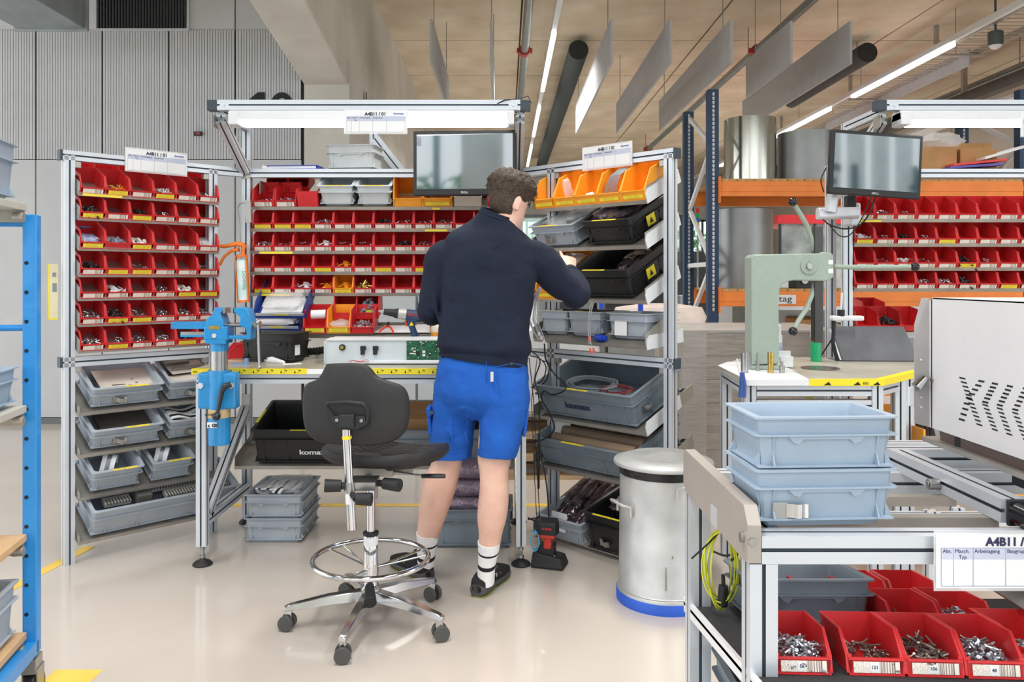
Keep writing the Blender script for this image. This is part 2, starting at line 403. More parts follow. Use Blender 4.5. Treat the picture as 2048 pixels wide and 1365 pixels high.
# light lines
TUBE = mat('glowing_light_strip', '#ffffff', .4, 0, var=0, emit=2.6)
def light_line(X, Z, segs, y0, y1, label, wd=.055):
    t = thing('ceiling_light_strip', label, 'ceiling light', (X, y0, Z))
    part('rail', MB().bx(X - .03, X + .03, y0, y1, Z, Z + .07), WHITEMET, t, True, bevel=.004)
    for a, b in segs: part('diffuser', MB().bx(X - wd / 2, X + wd / 2, a, b, Z - .045, Z), TUBE, t, True, bevel=.01)
    y = y0 + .6
    while y < y1: part('hanger', MB().cyl((X, y, Z + .07), (X, y, HC + .01), .004, n=6), WIRE, t, True); y += 2.4
Z1 = 4.05
def seg(v0, v1, Z): return ((Z - H) * F / (CY - v0), (Z - H) * F / (CY - v1))
light_line(.54, Z1, [seg(62, 178, Z1), seg(212, 270, Z1), seg(290, 330, Z1), seg(345, 372, Z1)], 3, 24, 'row of glowing light strips above the worker, near the frame top centre')
Z2 = 4.0
X2 = (1905 - CX) / (CY - 85) * (Z2 - H)
light_line(X2, Z2, [seg(85, 190, Z2), seg(215, 272, Z2), seg(300, 330, Z2)], 6, 22, 'row of glowing light strips on the cable tray at right', .08)
X3 = (2000 - CX) / (CY - 300) * (Z2 - H)
# wire cable tray beside the right light line
CT = mat('cable_tray_wire', '#b9b4ae', .4, .6)
t = thing('cable_tray', 'wire mesh cable tray hanging at top right beside the light strips', 'cable tray', (X2 + .45, 5, 4.05))
part('rail', MB().bx(X2 + .08, X2 + .13, 5, 22, 4.02, 4.12), CT, t, True); part('rail', MB().bx(X2 + .62, X2 + .64, 5, 22, 4.02, 4.1), CT, t, True)
rod = None; y = 5.2; cnt = 0
while y < 20 and cnt < 120:
    if rod is None: rod = MB().cyl((0, 0, 0), (.52, 0, 0), .006, n=5).mesh('rung', CT)
    o = part('rung', rod, None, t); o.location = (X2 + .12 - X2 - .45, y - 5, -.02); y += .12; cnt += 1
for y in (7.4, 9.6, 12, 15): part('bracket', MB().bx(X2 + .1, X2 + .14, y, y + .05, 4.1, HC + .01).bx(X2 + .1, X2 + .7, y, y + .05, 4.0, 4.02), CT, t, True)
# steel channel with flat lamps near the right wall
t = thing('steel_channel', 'dark steel channel with small flat lamps along the right wall', 'channel', (6.3, 6, 3.7))
part('beam', MB().bx(6.25, 6.4, 6, 23, 3.72, 3.86), mat('dark_steel_channel', '#5b5752', .5, .5), t, True)
for i in range(5): part('lamp', MB().bx(6.55, 6.85, 8.3 + i * 1.8, 9.5 + i * 1.8, 3.66, 3.71), WHITEMET, t, True)
for y in (8, 11, 15): part('bracket', MB().bx(6.3, 6.36, y, y + .06, 3.86, HC + .01), SHEET, t, True)
# small round ceiling camera and sprinkler
single('sensor_housing', MB().lathe([(.07, 0), (.075, .02), (.075, .14), (.06, .15)], (X2 + .14, 8.5, 3.8), 20).lathe([(.02, -.04), (.05, -.02), (.065, 0)], (X2 + .14, 8.5, 3.8), 20, 1).cyl((X2 + .14, 8.5, 3.94), (X2 + .14, 8.5, HC + .01), .012, n=8), [mat('sensor_grey', '#4d5557', .5), WHITEMET], 'round dark grey sensor housing hanging below the cable tray', 'sensor', smooth=40)
s = thing('wall_sensor', 'small red and black sensor box on the ribbed wall panels', 'sensor', at(398, 264, WY) - V((0, .02, .02)))
part('housing', MB().box((0, 0, 0), (.068, .03, .036)), BLACK, s); part('lens', MB().box((.005, -.016, 0), (.04, .006, .018)), CLAMP, s)
# the wall number, cut by the lamp frame in the photograph
q = lambda u, v: at(u, v, WY) + V((0, -.004, 0))
wn = thing('wall_number', 'large black number ten on the ribbed wall above the lamp frame', 'wall number', at(540, 276, WY))
part('digit', MB().prism([q(513, 248), q(513, 206), q(496, 212), q(496, 202), q(516, 185), q(530, 185), q(530, 248)], (0, -.006, 0)), INK, wn, True)
ring = lambda a, b: [q(564 + a * math.cos(t), 217 - b * math.sin(t)) for t in [2 * math.pi * i / 32 for i in range(32)]]
dg = MB(); o_, i_ = ring(24, 32), ring(11, 21); bk_ = [p + V((0, -.006, 0)) for p in o_], [p + V((0, -.006, 0)) for p in i_]
dg.loft([o_, bk_[0], bk_[1], i_, o_], caps=(False, False)); part('digit', dg, INK, wn, True)
tag(text('wall_number', '11', .62, MX.Translation(at(697, 250, 7.9)) @ UP, INK), 'large black digit on the concrete wall right of the column', 'wall number').matrix_basis = MX.Translation(V((-1.405, 7.95, at(0, 262, 7.95).z))) @ MX.Rotation(R(90), 4, 'Z') @ UP

# glazed front of the hall behind the camera: it lights the room and shows in the screens
fc = MB()
for i in range(13): fc.bx(-9 + i * 1.9, -8.9 + i * 1.9, -7, -6.85, 0, 5.2)
for z in (0, 1.0, 2.9, 5.1): fc.bx(-9, 14, -6.98, -6.88, z, z + .1)
struct('window_4', fc, FRAMEG)
struct('trim_3', MB().bx(-2.55, -1.9, -6.6, -6.0, 0, 5.2), CONC)
fcp = []
for i, x in enumerate((-4.6, -3.1, 1.5)): hedge(x, -10.5, 2.3, ['left green tree outside the front glazing', 'middle green tree outside the front glazing', 'right green tree outside the front glazing'][i], 20 + i)
BL = MB()
for i in range(9): BL.bx(7.0 + i * .55, 7.4 + i * .55, -6.8, -6.78, 2.2, 5.0)
tag(struct('window_blinds', BL, mat('pale_blind', '#d9dfe0', .7, alpha=.8)), 'row of pale vertical blinds inside the front glazing', 'blinds', kind='stuff')
for i, (x, st_) in enumerate(((9.6, '13'), (11.6, '14'))): tag(text('wall_number', st_, 1.0, MX.Translation((x, -6.75, 2.9)) @ MX.Rotation(math.pi, 4, 'Z') @ UP, INK, bold=.02), ['large black number thirteen on the front glazing behind the camera', 'large black number fourteen on the front glazing behind the camera'][i], 'wall number')
# ================================================================ aluminium profile frames
def prof(p0, p1, s=.045, up=(0, 0, 1), mb=None, roll=0, gy=None):
    "slotted profile from p0 to p1; faces aligned with up"
    mb = mb or MB(); p0 = V(p0); p1 = V(p1); d = (p1 - p0).normalized(); up = V(up)
    if abs(d.dot(up)) > .95: up = V((0, 1, 0)) if roll == 0 else V((math.sin(roll), math.cos(roll), 0))
    a = d.cross(up).normalized(); b = d.cross(a).normalized(); h = s / 2; g = .0038; q = .008
    pts = []; 
    for k in range(4):
        c, sn = [(1, 0), (0, 1), (-1, 0), (0, -1)][k]
        for (x, y) in ((h, -g), (h - q, -g), (h - q, g), (h, g), (h, h)):
            pts.append((x * c - y * sn, x * sn + y * c))
    rings = [[e + a * x + b * y for x, y in pts] for e in (p0, p1)]
    n = 20; vs = rings[0] + rings[1]; f1 = []; f2 = []
    for i in range(n):
        j = (i + 1) % n; (f2 if i % 5 in (0, 1, 2) else f1).append((i, j, n + j, n + i))
    o = len(mb.v); mb.add(vs, f1 + [tuple(range(n - 1, -1, -1)), tuple(range(n, 2 * n))], 0); mb.f += [tuple(i + o for i in f) for f in f2]; mb.m += [1] * len(f2)
    return mb
AM = [ALU, SLOT]
def beam(name, p0, p1, par, s=.045, roll=0, world=False): return part(name, prof(p0, p1, s, roll=roll), AM, par, world)
def cap(p, d, par, s=.047): 
    "end cap block"; p = V(p); return part('end_cap', MB().box(p, d), CAP, par, bevel=.002)
def foot(x, y, par):
    mb = MB().lathe([(.0, 0), (.043, 0), (.045, .006), (.036, .016), (.014, .026), (.012, .03)], (x, y, 0), 24).lathe([(.007, .03), (.007, .09)], (x, y, 0), 12, 1).lathe([(.013, .034), (.013, .046)], (x, y, 0), 6, 1).lathe([(.012, .07), (.012, .08)], (x, y, 0), 6, 1)
    return part('levelling_foot', mb, [BLACK, STEEL], par, smooth=40)
def tray(x0, x1, y, z, depth, tilt, par, lip=.012, side=.03, drop=.014, name='shelf_tray', bracket=True, m=None):
    "sheet-metal tray; front edge at (y, z), rising to the back"
    T = TM((0, y, z), rx=tilt); mb = MB()
    mb.bx(x0, x1, 0, depth, -.0015, 0, T=T).bx(x0, x1, -.002, 0, -drop, lip * .4, T=T).bx(x0, x1, depth, depth + .0015, 0, .02, T=T)
    if bracket:
        for x in (x0 - .003, x1): mb.prism([T @ V((x, -.004, -drop)), T @ V((x, depth, -drop)), T @ V((x, depth, side)), T @ V((x, .012, side)), T @ V((x, -.004, .012))], (.003, 0, 0))
    return part(name, mb, m or SHEET, par)

# ---------------------------------------------------------------- bins
BINM = {}
def bin_mesh(w, l, h, lip=.42, cut=.24, m=RED, closed=False):
    key = (w, l, h, lip, cut, m.name, closed)
    if key in BINM: return BINM[key]
    t = .0025; W = w / 2; mb = MB(); hl = h * lip; c = l * cut
    taper = .004
    side = [(0, 0), (l, 0), (l, h), (c, h), (.004, hl + .004), (0, hl)]
    for sx in (-1, 1):
        po = [V((sx * (W - taper * (1 - z / h)), y, z)) for y, z in side]
        mb.prism(po, (-sx * t, 0, 0))
        # rim bead along the top and the cut
        mb.tube([(sx * W, l, h - .002), (sx * W, c, h - .002), (sx * W, .004, hl + .002), (sx * W, .001, .004)], .0032, 6)
        mb.bx(min(sx * W, sx * (W - .008)), max(sx * W, sx * (W - .008)), .0, .0022, hl * .3, hl + .006)
    mb.bx(-W + .003, W - .003, 0, l, 0, t); mb.bx(-W + .002, W - .002, l - t, l, 0, h).bx(-W + .001, W - .001, 0, t, 0, hl)
    mb.bx(-W + .001, W - .001, -.004, .001, hl - .004, hl).bx(-W + .001, W - .001, -.004, .001, 0, .004)
    if closed: mb.bx(-W + .003, W - .003, 0, l, h * .98, h)
    BINM[key] = mb.mesh('bin_body', [m], smooth=30); return BINM[key]
LABM = {}
def lab_mesh(w, hl, m):
    key = (w, hl, m.name)
    if key not in LABM: LABM[key] = MB().bx(-w * .41, w * .41, -.0035, -.0025, hl * .16 if hl < .04 else hl * .25, min(hl * .80, hl * .25 + .018) if hl >= .04 else hl * .80).mesh('label_strip', m)
    return LABM[key]
def make_bin(M, label, cat='storage bin', w=.104, l=.165, h=.078, lip=.42, m=RED, lab=None, group=None, name='storage_bin', cut=.24):
    t = thing(name, label, cat, M, group); part('bin_body', bin_mesh(w, l, h, lip, cut, m), None, t)
    if lab: part('label_strip', lab_mesh(w, h * lip, LBLW if lab == 'w' else LBLY), None, t, label='yellow label strip' if lab == 'y' else 'white bar code label strip')
    return t

# ---------------------------------------------------------------- piles of small parts
def bit(kind, rr, s=1.0):
    mb = MB()
    if kind == 'screw':
        L = rr.uniform(.009, .02) * s; mb.cyl((0, 0, 0), (L, 0, 0), .0017 * s, n=5).cyl((-.004 * s, 0, 0), (0, 0, 0), .0034 * s, n=6)
    elif kind == 'nut': mb.lathe([(.0025 * s, 0), (.0055 * s, 0), (.0055 * s, .003 * s), (.0025 * s, .003 * s)], n=6)
    elif kind == 'peg': mb.cyl((0, 0, 0), (.022 * s, 0, 0), .0035 * s, n=6)
    elif kind == 'block': mb.box((0, 0, 0), (.014 * s, .009 * s, .007 * s))
    elif kind == 'chip': mb.box((0, 0, 0), (.02 * s, .014 * s, .0015 * s))
    return mb
PILES = {}
def pile_mesh(kind, n, w, l, hh, mats, seed=0, s=1.0):
    key = (kind, n, w, l, hh, seed, s, mats.name)
    if key in PILES: return PILES[key]
    rr = random.Random(seed); mb = MB()
    for i in range(n):
        x = rr.uniform(-1, 1); y = rr.uniform(-1, 1); top = hh * max(0, 1 - .6 * (x * x + y * y))
        z = .004 + (rr.random() ** .4) * top
        T = MX.Translation((x * w / 2, y * l / 2, z)) @ MX.Rotation(rr.uniform(0, 6.3), 4, 'Z') @ MX.Rotation(rr.uniform(-.7, .7), 4, 'Y') @ MX.Rotation(rr.uniform(0, 3), 4, 'X')
        mb.join(bit(kind, rr, s), T)
    PILES[key] = mb.mesh('parts_pile', [mats]); return PILES[key]
def pile(M, kind, n, w, l, hh, mats, label, seed=0, s=1.0, name='small_parts'):
    return single(name, pile_mesh(kind, n, w, l, hh, mats, seed, s), None, label, 'small parts', kind='stuff', M=M)
PWHITE = mat('white_small_plastic', '#e6e4df', .5)
PGREY = mat('grey_small_plastic', '#8b93a3', .5)
PBLK = mat('black_small_parts', '#242426', .4)
PKIND = {'s': ('screw', 46, ZINC, 'small zinc screws'), 'n': ('nut', 40, ZINC, 'small steel nuts'), 'd': ('peg', 40, DARKMET, 'dark metal pins'), 'k': ('block', 34, PBLK, 'small black parts'),
         'w': ('block', 24, PWHITE, 'small white plastic parts'), 'b': ('peg', 44, BRASS, 'long brass and steel spacers'), 'c': ('chip', 12, PAPER, 'small white paper packets'), 't': ('screw', 14, ZINC, 'few loose screws'), 'g': ('block', 50, PGREY, 'grey plastic clips'), 'o': ('chip', 8, ORANGE, 'orange flat parts')}
def fill(Mb, code, where, big=False):
    k, n, m, txt = PKIND[code]; w = .085; l = .08
    y = .05
    if code in 'wcgo': s = 1.5
    elif code in 'db': s = 1.35
    else: s = 1.0
    pile(Mb @ MX.Translation((0, y, .003)), k, n, w, l, .026, m, '%s in the %s' % (txt, where), seed=hash(where) % 5 if False else len(where) % 4, s=s)

# ---------------------------------------------------------------- euro crates
CRM = {}
def rrect(w, l, r, z, n=3):
    out = []
    for cx, cy, a0 in ((w / 2 - r, l / 2 - r, 0), (-w / 2 + r, l / 2 - r, 90), (-w / 2 + r, -l / 2 + r, 180), (w / 2 - r, -l / 2 + r, 270)):
        for i in range(n + 1):
            a = R(a0 + 90 * i / n); out.append(V((cx + r * math.cos(a), cy + r * math.sin(a), z)))
    return out
def crate_mesh(w, l, h, m, grip='x'):
    key = (w, l, h, m.name, grip)
    if key in CRM: return CRM[key]
    mb = MB(); f = .014; e = .012 if h < .15 else .016
    b = f + .006
    zl = h - min(.05, h * .3)         # lower flange
    def rg(ins, z, r=.014): return rrect(w - 2 * ins, l - 2 * ins, r, z)
    prof_ = [(b + .012, 0), (b + .012, .012), (b + .004, .014), (b + .004, .018), (b, .02), (f, zl - .003), (.001, zl - .003), (.001, zl), (f - .002, zl), (f - .004, h - .004), (0, h - .004), (0, h),
             (f + .002, h), (f + .004, h - .006), (f + .008, h - .02), (b + .008, .006)]
    rings = [rg(i, z) for i, z in prof_]; mb.loft(rings)
    # ribs with a flared foot under the lower flange
    def rib(x, y, nx, ny):
        tx, ty = abs(ny) * .0015, abs(nx) * .0015
        a = [(0, .02), (0, zl - .002), (.012, zl - .002), (.004, zl - .03), (.002, .045), (.014, .02)]
        off = b - .002
        po = [V((x - nx * 0 + nx * d, y + ny * d, z)) for d, z in a]
        mb.prism([p - V((tx, ty, 0)) for p in po], V((tx * 2, ty * 2, 0)))
    for sy in (-1, 1):
        yy = sy * (l / 2 - b + .001)
        for x in ([-w * .36, w * .36] if w < .5 else [-w * .40, w * .40, -w * .2, w * .2]): rib(x, yy, 0, sy)
    for sx in (-1, 1):
        xx = sx * (w / 2 - b + .001)
        for y in ([-l * .36, l * .36] if l < .35 else [-l * .4, l * .4, -l * .15, l * .15]): rib(xx, y, sx, 0)
    mb.bx(-w / 2 + b - .01, w / 2 - b + .01, -l / 2 + b - .01, l / 2 - b + .01, .016, .02)
    # hand grips
    g = w * .27 if grip == 'x' else l * .22
    pl = [(-g, zl - .002), (g, zl - .002), (g * .86, zl - .016), (g * .7, zl - .019), (g * .6, zl - .010), (-g * .6, zl - .010), (-g * .7, zl - .019), (-g * .86, zl - .016)]
    for s in (-1, 1):
        if grip == 'x': mb.prism([V((x, s * (l / 2 - b), z)) for x, z in pl], (0, s * .014, 0))
        elif grip == 'y': mb.prism([V((s * (w / 2 - b), y, z)) for y, z in pl], (s * .014, 0, 0))
    CRM[key] = mb.mesh('crate_body', [m], smooth=28); return CRM[key]
def strip(w, front_y, z, m=YEL, x=0, h=.004, d=.012):
    return MB().bx(x - w / 2, x + w / 2, front_y, front_y + d, z, z + .0012)
def clip_mb(y, z, x):
    "steel card holder on the crate front"
    mb = MB().bx(x - .03, x - .012, y - .004, y, z, z + .034).tube([(x - .012, y - .003, z + .017), (x, y - .016, z + .017), (x + .014, y - .018, z + .017), (x + .02, y - .008, z + .017), (x + .03, y - .012, z + .017)], .002, 4)
    mb.v = [V((p.x, p.y, z + .017 + (p.z - z - .017) * (8 if abs(p.z - z - .017) < .003 else 1))) for p in mb.v]
    return mb
def make_crate(M, label, w=.4, l=.3, h=.12, m=GREY, tape_=True, clip=False, grip='x', group=None, tx=None, tw=None):
    t = thing('euro_crate', label, 'crate', M, group); part('crate_body', crate_mesh(w, l, h, m, grip), None, t)
    if tape_:
        ww = tw or w * .38; part('label_strip', strip(ww, -l / 2 + .001, h, x=tx if tx is not None else w * .12), LBLY, t, label='yellow label strip')
    if clip: part('card_clip', clip_mb(-l / 2 + .014, h * .22, -w * .1), [STEEL], t, label='steel card clip')
    return t
# ================================================================ main workbench frame
def upper_frame(t, X0, X1, tray_h, lamp_label, n_tr=5):
    "posts, arms, lamp beam, shelf and the row trays of one workstation (local frame of t, y from 0 at the posts)"
    L = 'profile'
    for x in (X0, X1):
        beam('rear_post', (x, 0, .03), (x, 0, 2.16), t)
        beam('arm', (x, -.4, 2.138), (x, -.022, 2.138), t)
        beam('diagonal_strut', (x, -.40, 2.10), (x, -.035, 1.90), t, roll=0)
        plates('bracket_plate', [(x - .023, x + .023, -.026, -.023, 1.86, 1.96), (x - .024, x - .0225, -.44, -.36, 2.06, 2.12)], SHEET, t)
        for z in (1.93, 1.885): part('bolt', MB().cyl((x, -.03, z), (x, -.026, z), .006, n=8), STEEL, t)
        part('end_cap', MB().box((x - (.025 if x == X0 else -.025), -.43, 2.163), (.05, .052, .05)), CAP, t, bevel=.002)
        part('corner_bracket', MB().box((x + (.035 if x == X0 else -.035), -.45, 2.158), (.044, .012, .04)).cyl((x + (.035 if x == X0 else -.035), -.46, 2.16), (x + (.035 if x == X0 else -.035), -.45, 2.16), .007, n=8), [ALU], t, bevel=.002)
    beam('lamp_beam', (X0, -.43, 2.163), (X1, -.43, 2.163), t, s=.05)
    beam('shelf_beam', (X0 + .0225, 0, 1.89), (X1 - .0225, 0, 1.89), t)
    part('top_shelf', MB().bx(X0 + .0225, X1 - .0225, .023, .36, 1.902, 1.909), SHEET, t)
    for x in (X0 + .06, X1 - .06): part('shelf_bracket', MB().prism([(x, .022, 1.855), (x, .2, 1.855), (x, .022, 1.78)], (.003, 0, 0)), SHEET, t)
    lx0, lx1 = X0 + .06, X1 - .03
    part('lamp_housing', MB().prism([(lx0, -.465, 2.135), (lx0, -.385, 2.135), (lx0, -.375, 2.088), (lx0, -.475, 2.088)], (lx1 - lx0, 0, 0)), WHITEMET, t, bevel=.004)
    part('lamp_tube', MB().bx(lx0 + .05, lx1 - .03, -.475, -.375, 2.066, 2.087), TUBE, t, bevel=.012)
    plates('lamp_end', [(lx0, lx0 + .05, -.478, -.372, 2.064, 2.13), (lx1 - .03, lx1, -.478, -.372, 2.064, 2.13)], WHITEMET, t, bevel=.006)
    for z in tray_h: tray(X0 + .03, X1 - .03, -.03, z + .009, .19, R(24), t, side=.01)
def row(M, z, n, x0, pitch, spec, where, group, tilt=24, l=.165, mk='red', h=.078, y0=-.028, w=.104, from_=None):
    "spec: one token per bin: label w/y/-, then content code; capital B/G/O changes the colour"
    for i in range(n):
        s = spec[i] if i < len(spec) else 'w'
        if s == '.': continue
        m = ORANGE if 'O' in s else RED; cl = 'orange' if 'O' in s else 'red'
        lb = 'y' if 'y' in s else ('w' if 'w' in s else None)
        x = x0 + pitch * (i + .5)
        Mb = M @ TM((x, y0, z + .010), rx=R(tilt))
        fillc = [c for c in s if c in 'sndkbctgo' or c == 'W']
        desc = '%s bin with %s label, %s %s' % (cl, {'y': 'yellow', 'w': 'white', None: 'no'}[lb], ORD[i], where)
        make_bin(Mb, desc, group=group, lab=lb, m=m, l=l, h=h, w=w)
        if fillc:
            c = fillc[0]; c = 'w' if c == 'W' else c
            fill(Mb, c, '%s %s' % (ORD[i] + ' bin', where))

def sheet_sign(M, label, full=True, s=1.0, sup=None):
    "laminated A5-high paper sign; M puts its lower left corner, x right, z up"
    t = thing('paper_sign', label, 'sign', M, 'station signs')
    part('sheet', MB().bx(0, .297, -.001, 0, 0, .105), PAPER, t); part('plastic_sleeve', MB().bx(-.004, .301, .0005, .0012, -.006, .112), mat('clear_sleeve', '#f4f6fa', .08, 0, var=0, alpha=.4), t)
    def tx(st, x, z, sz, m=INKB, sx=1, bold=0):
        text('lettering', st, sz, MX.Translation((x, -.0018, z)) @ UP, m, t, ext=.0001, sx=sx, bold=bold)
    tx('A4B11 / 01', .096, .083, .0225, bold=.0009)
    part('table_header', MB().bx(.009, .29, -.0014, -.001, .056, .078), mat('sign_header_grey', '#c5cbe0', .6, var=0), t)
    for st, x, z in (('Abt.', .012, .069), ('Masch.', .036, .069), ('Typ', .043, .0575), ('Arbeitsgang', .0735, .069), ('Baugruppe', .137, .069)): tx(st, x, z, .0104)
    g = MB()
    for x in (.009, .033, .071, .134, .20, .29): g.bx(x, x + .0006, -.0017, -.001, .004, .078)
    for z in (.004, .078): g.bx(.009, .29, -.0017, -.001, z, z + .0006)
    part('table_rules', g, mat('sign_rule', '#8288a8', .6, var=0), t)
    tx('komax', .235, .088, .014, mat('logo_blue', '#4a62b4', .5, var=0), sx=1.25, bold=.0004)
    return t

BX0, BX1, BY0 = -1.395, .074, 4.33
MBN = MX.Translation((0, BY0, 0))
bench = thing('workbench', 'tall aluminium workbench with lamp beam, bin trays and worktop behind the worker', 'workbench', MBN)
TH = [1.6946, 1.578, 1.458, 1.3455, 1.231]
upper_frame(bench, BX0, BX1, TH, '')
FY = 3.69 - BY0                                              # front legs, local y
for x in (BX0, BX1):
    beam('front_leg', (x, FY, .09), (x, FY, .845), bench); foot(x, FY, bench); foot(x, 0, bench)
    beam('side_rail', (x, FY + .02, .20), (x, -.02, .20), bench); beam('side_rail', (x, FY - .02, .862), (x, -.02, .862), bench)
    beam('diagonal_brace', (x, FY + .05, .22), (x, -.03, .62), bench)
    plates('bracket_plate', [(x - .022, x + .022, -.028, -.0235, .60, .70), (x - .022, x + .022, FY + .03, FY + .034, .17, .25)], SHEET, bench)
beam('front_rail', (BX0 - .02, FY, .862), (BX1 + .02, FY, .862), bench); beam('rear_rail', (BX0, 0, .42), (BX1, 0, .42), bench)
beam('rear_rail', (BX0, 0, .862), (BX1, 0, .862), bench)
TOPM = mat('olive_worktop', '#a9a592', .28, 0, var=.03)
part('worktop', MB().bx(BX0 - .035, BX1 + .03, FY - .035, .03, .886, .908), TOPM, bench, bevel=.002)
part('edge_tape', MB().bx(BX0 - .037, -.905, FY - .038, FY - .035, .884, .909).bx(-.805, BX1 + .032, FY - .038, FY - .035, .884, .909).bx(BX0 - .037, -.905, FY - .038, FY - .022, .9085, .9095).bx(-.805, BX1 + .032, FY - .038, FY - .022, .9085, .9095), YEL, bench, label='yellow ESD warning edge tape')
part('edge_strip', MB().bx(-.905, -.805, FY - .037, FY - .035, .884, .908), PAPER, bench)
g = MB(); x = BX0 + .07
while x < BX1:
    if not -.93 < x < -.80:
        y = FY - .0386
        g.add([(x, y, .906), (x + .016, y, .901), (x + .012, y, .896)], [(0, 1, 2)]); g.add([(x - .012, y, .904), (x - .008, y, .888), (x - .016, y, .889)], [(0, 1, 2)]); g.add([(x + .002, y, .894), (x + .007, y, .896), (x - .006, y, .886)], [(0, 1, 2)])
    x += .063
part('warning_marks', g, INK, bench, kind='stuff')
text('lettering', 'ESD', .013, MX.Translation((BX0 - .03, FY - .0392, .891)) @ UP, INK, bench)
tray(BX0 + .03, BX1 - .03, -.28, .368, .42, R(14), bench, name='lower_tray', side=.05)
beam('rear_post_extension', (-.36, 0, .02), (-.36, 0, .84), bench)
tray(BX0 + .03, BX1 - .03, -.10, 1.02, .26, R(8), bench, name='lower_tray', side=.02)
# bins in the rows (photo order, left to right)
RG = 'red bins in the rows of the main workbench'
X0 = -1.355
def brow(k, n, spec, where): row(MBN, TH[k], n, X0, .108, spec, where, RG)
brow(1, 13, ['y', 'y', 'y', 'ws', 'w', 'w', 'wk', 'wt', 'wt', 'ws', 'w', 'w', 'w'], 'from left in the second bench row')
brow(2, 13, ['ws', 'wt', 'wt', 'wc', 'wt', 'wt', 'w', 'wk', 'wn', 'w', 'w', 'w', 'w'], 'from left in the third bench row')
brow(3, 13, ['w', 'w', 'w', 'y', 'wo', 'w', 'y', 'w', 'y', 'w', 'y', 'w', 'w'], 'from left in the fourth bench row')
brow(4, 13, ['y', 'w', 'wc', 'wo', 'Oyo', 'wb', 'w', 'w', 'w', 'w', 'w', 'w', 'w'], 'from left in the bottom bench row')
# top row: small red bins, one turned round, two crates, two big orange bins, a cardboard box
def topM(x, y=-.028, z=TH[0] + .010, tilt=24): return MBN @ TM((x, y, z), rx=R(tilt))
for i, (x, c) in enumerate(((-1.298, 't'), (-1.178, 's'))):
    M_ = topM(x); make_bin(M_, 'red bin with white label, %s from left in the top bench row' % ORD[i], lab='w', group=RG, w=.112, h=.09); fill(M_, c, '%s bin from left in the top bench row' % ORD[i])
make_bin(topM(-1.058, .12, TH[0] + .076) @ MX.Rotation(math.pi, 4, 'Z'), 'red bin turned with its closed back to the front, top bench row', group=RG, w=.112, h=.09)
for i, x in enumerate((-1.262, -1.142)): make_bin(topM(x, .1, TH[0] + .105), 'red bin in the rear of the top bench row, %s one' % ('left' if i == 0 else 'right'), group=RG, w=.112, h=.075)
for i, x in enumerate((-.905, -.703)):
    make_crate(topM(x) @ MX.Translation((0, .15, 0)), 'pale grey crate in the top bench row, %s of two' % ('left' if i == 0 else 'right'), w=.2, l=.3, h=.12, m=GREYL, group='crates in the top bench row', tx=0, tw=.11, grip='')
make_bin(topM(-.52), 'large empty orange bin beside the pale crates in the top bench row', m=ORANGE, w=.155, l=.24, h=.14, lip=.36)
M_ = topM(-.362); make_bin(M_, 'large orange bin with yellow label under the screen in the top bench row', m=ORANGE, w=.155, l=.24, h=.125, lip=.42, lab='y'); pile(M_ @ MX.Translation((0, .07, .02)), 'chip', 30, .12, .1, .05, mat('copper_parts', '#8a5a3c', .5, .3), 'copper coloured parts in the large orange bin under the screen', 1, 1.2)
c = thing('cardboard_box', 'whitish open cardboard box in the top bench row beside the worker head', 'box', topM(-.20)); part('walls', MB().bx(-.075, .075, 0, .004, 0, .06).bx(-.075, -.071, 0, .2, 0, .06).bx(.071, .075, 0, .2, 0, .06).bx(-.075, .075, .196, .2, 0, .06).bx(-.075, .075, 0, .2, 0, .004), mat('whitish_cardboard', '#d3c8bc', .8), c)
make_bin(topM(-.04), 'red bin at the far right of the top bench row', lab='w', group=RG)
# yellow strips on tray lips
for i, (x, z, wd) in enumerate(((-1.23, TH[2], .18), (-1.24, TH[4], .17), (-.37, TH[1], .12), (-.37, TH[0], .04))): part('label_strip', MB().bx(x - wd / 2, x + wd / 2, -.0345, -.0325, z - .003, z + .008), LBLY, bench, label='yellow tray label')

# things on the top shelf
bx_ = make_crate(MBN @ TM((-.83, .12, 1.911), rz=R(-8)), 'pale grey crate on the top shelf behind the paper sign', w=.28, l=.2, h=.14, m=GREYL, tape_=False)
fo = thing('folder', 'blue ring folder lying on the left of the top shelf', 'folder', MBN @ TM((-1.16, -.01, 1.913), rz=R(-4)))
part('cover', MB().bx(-.13, .15, 0, .2, .018, .021).bx(-.13, .15, 0, .2, -.001, .002).bx(.147, .15, 0, .2, 0, .02), BLUEP, fo); part('pages', MB().bx(-.12, .14, .005, .195, .003, .017), PAPER, fo)
nt_ = thing('notebook', 'small white pad leaning beside the blue folder', 'notepad', MBN @ TM((-1.315, -.01, 1.92), ry=R(28))); part('pages', MB().bx(0, .07, 0, .1, 0, .018), PAPER, nt_)
al = thing('metal_angle', 'galvanised diagonal metal strut standing behind the top shelf', 'strut', (-.62, 4.9, 0)); 
part('diagonal', prof((-.78, 4.8, 2.16), (-.50, 4.8, 1.80), .06), AM, al, True); part('upright', prof((-.79, 4.82, 0), (-.79, 4.82, 2.2), .045), AM, al, True); part('plate', MB().prism([(-.77, 4.82, 1.8), (-.52, 4.82, 1.8), (-.77, 4.82, 2.12)], (0, .004, 0)), SHEET, al, True)
sheet_sign(MX.Translation(at(694, 270, 3.9) + V((0, -.055, 0))), 'laminated sign hanging from the lamp beam of the main workbench')
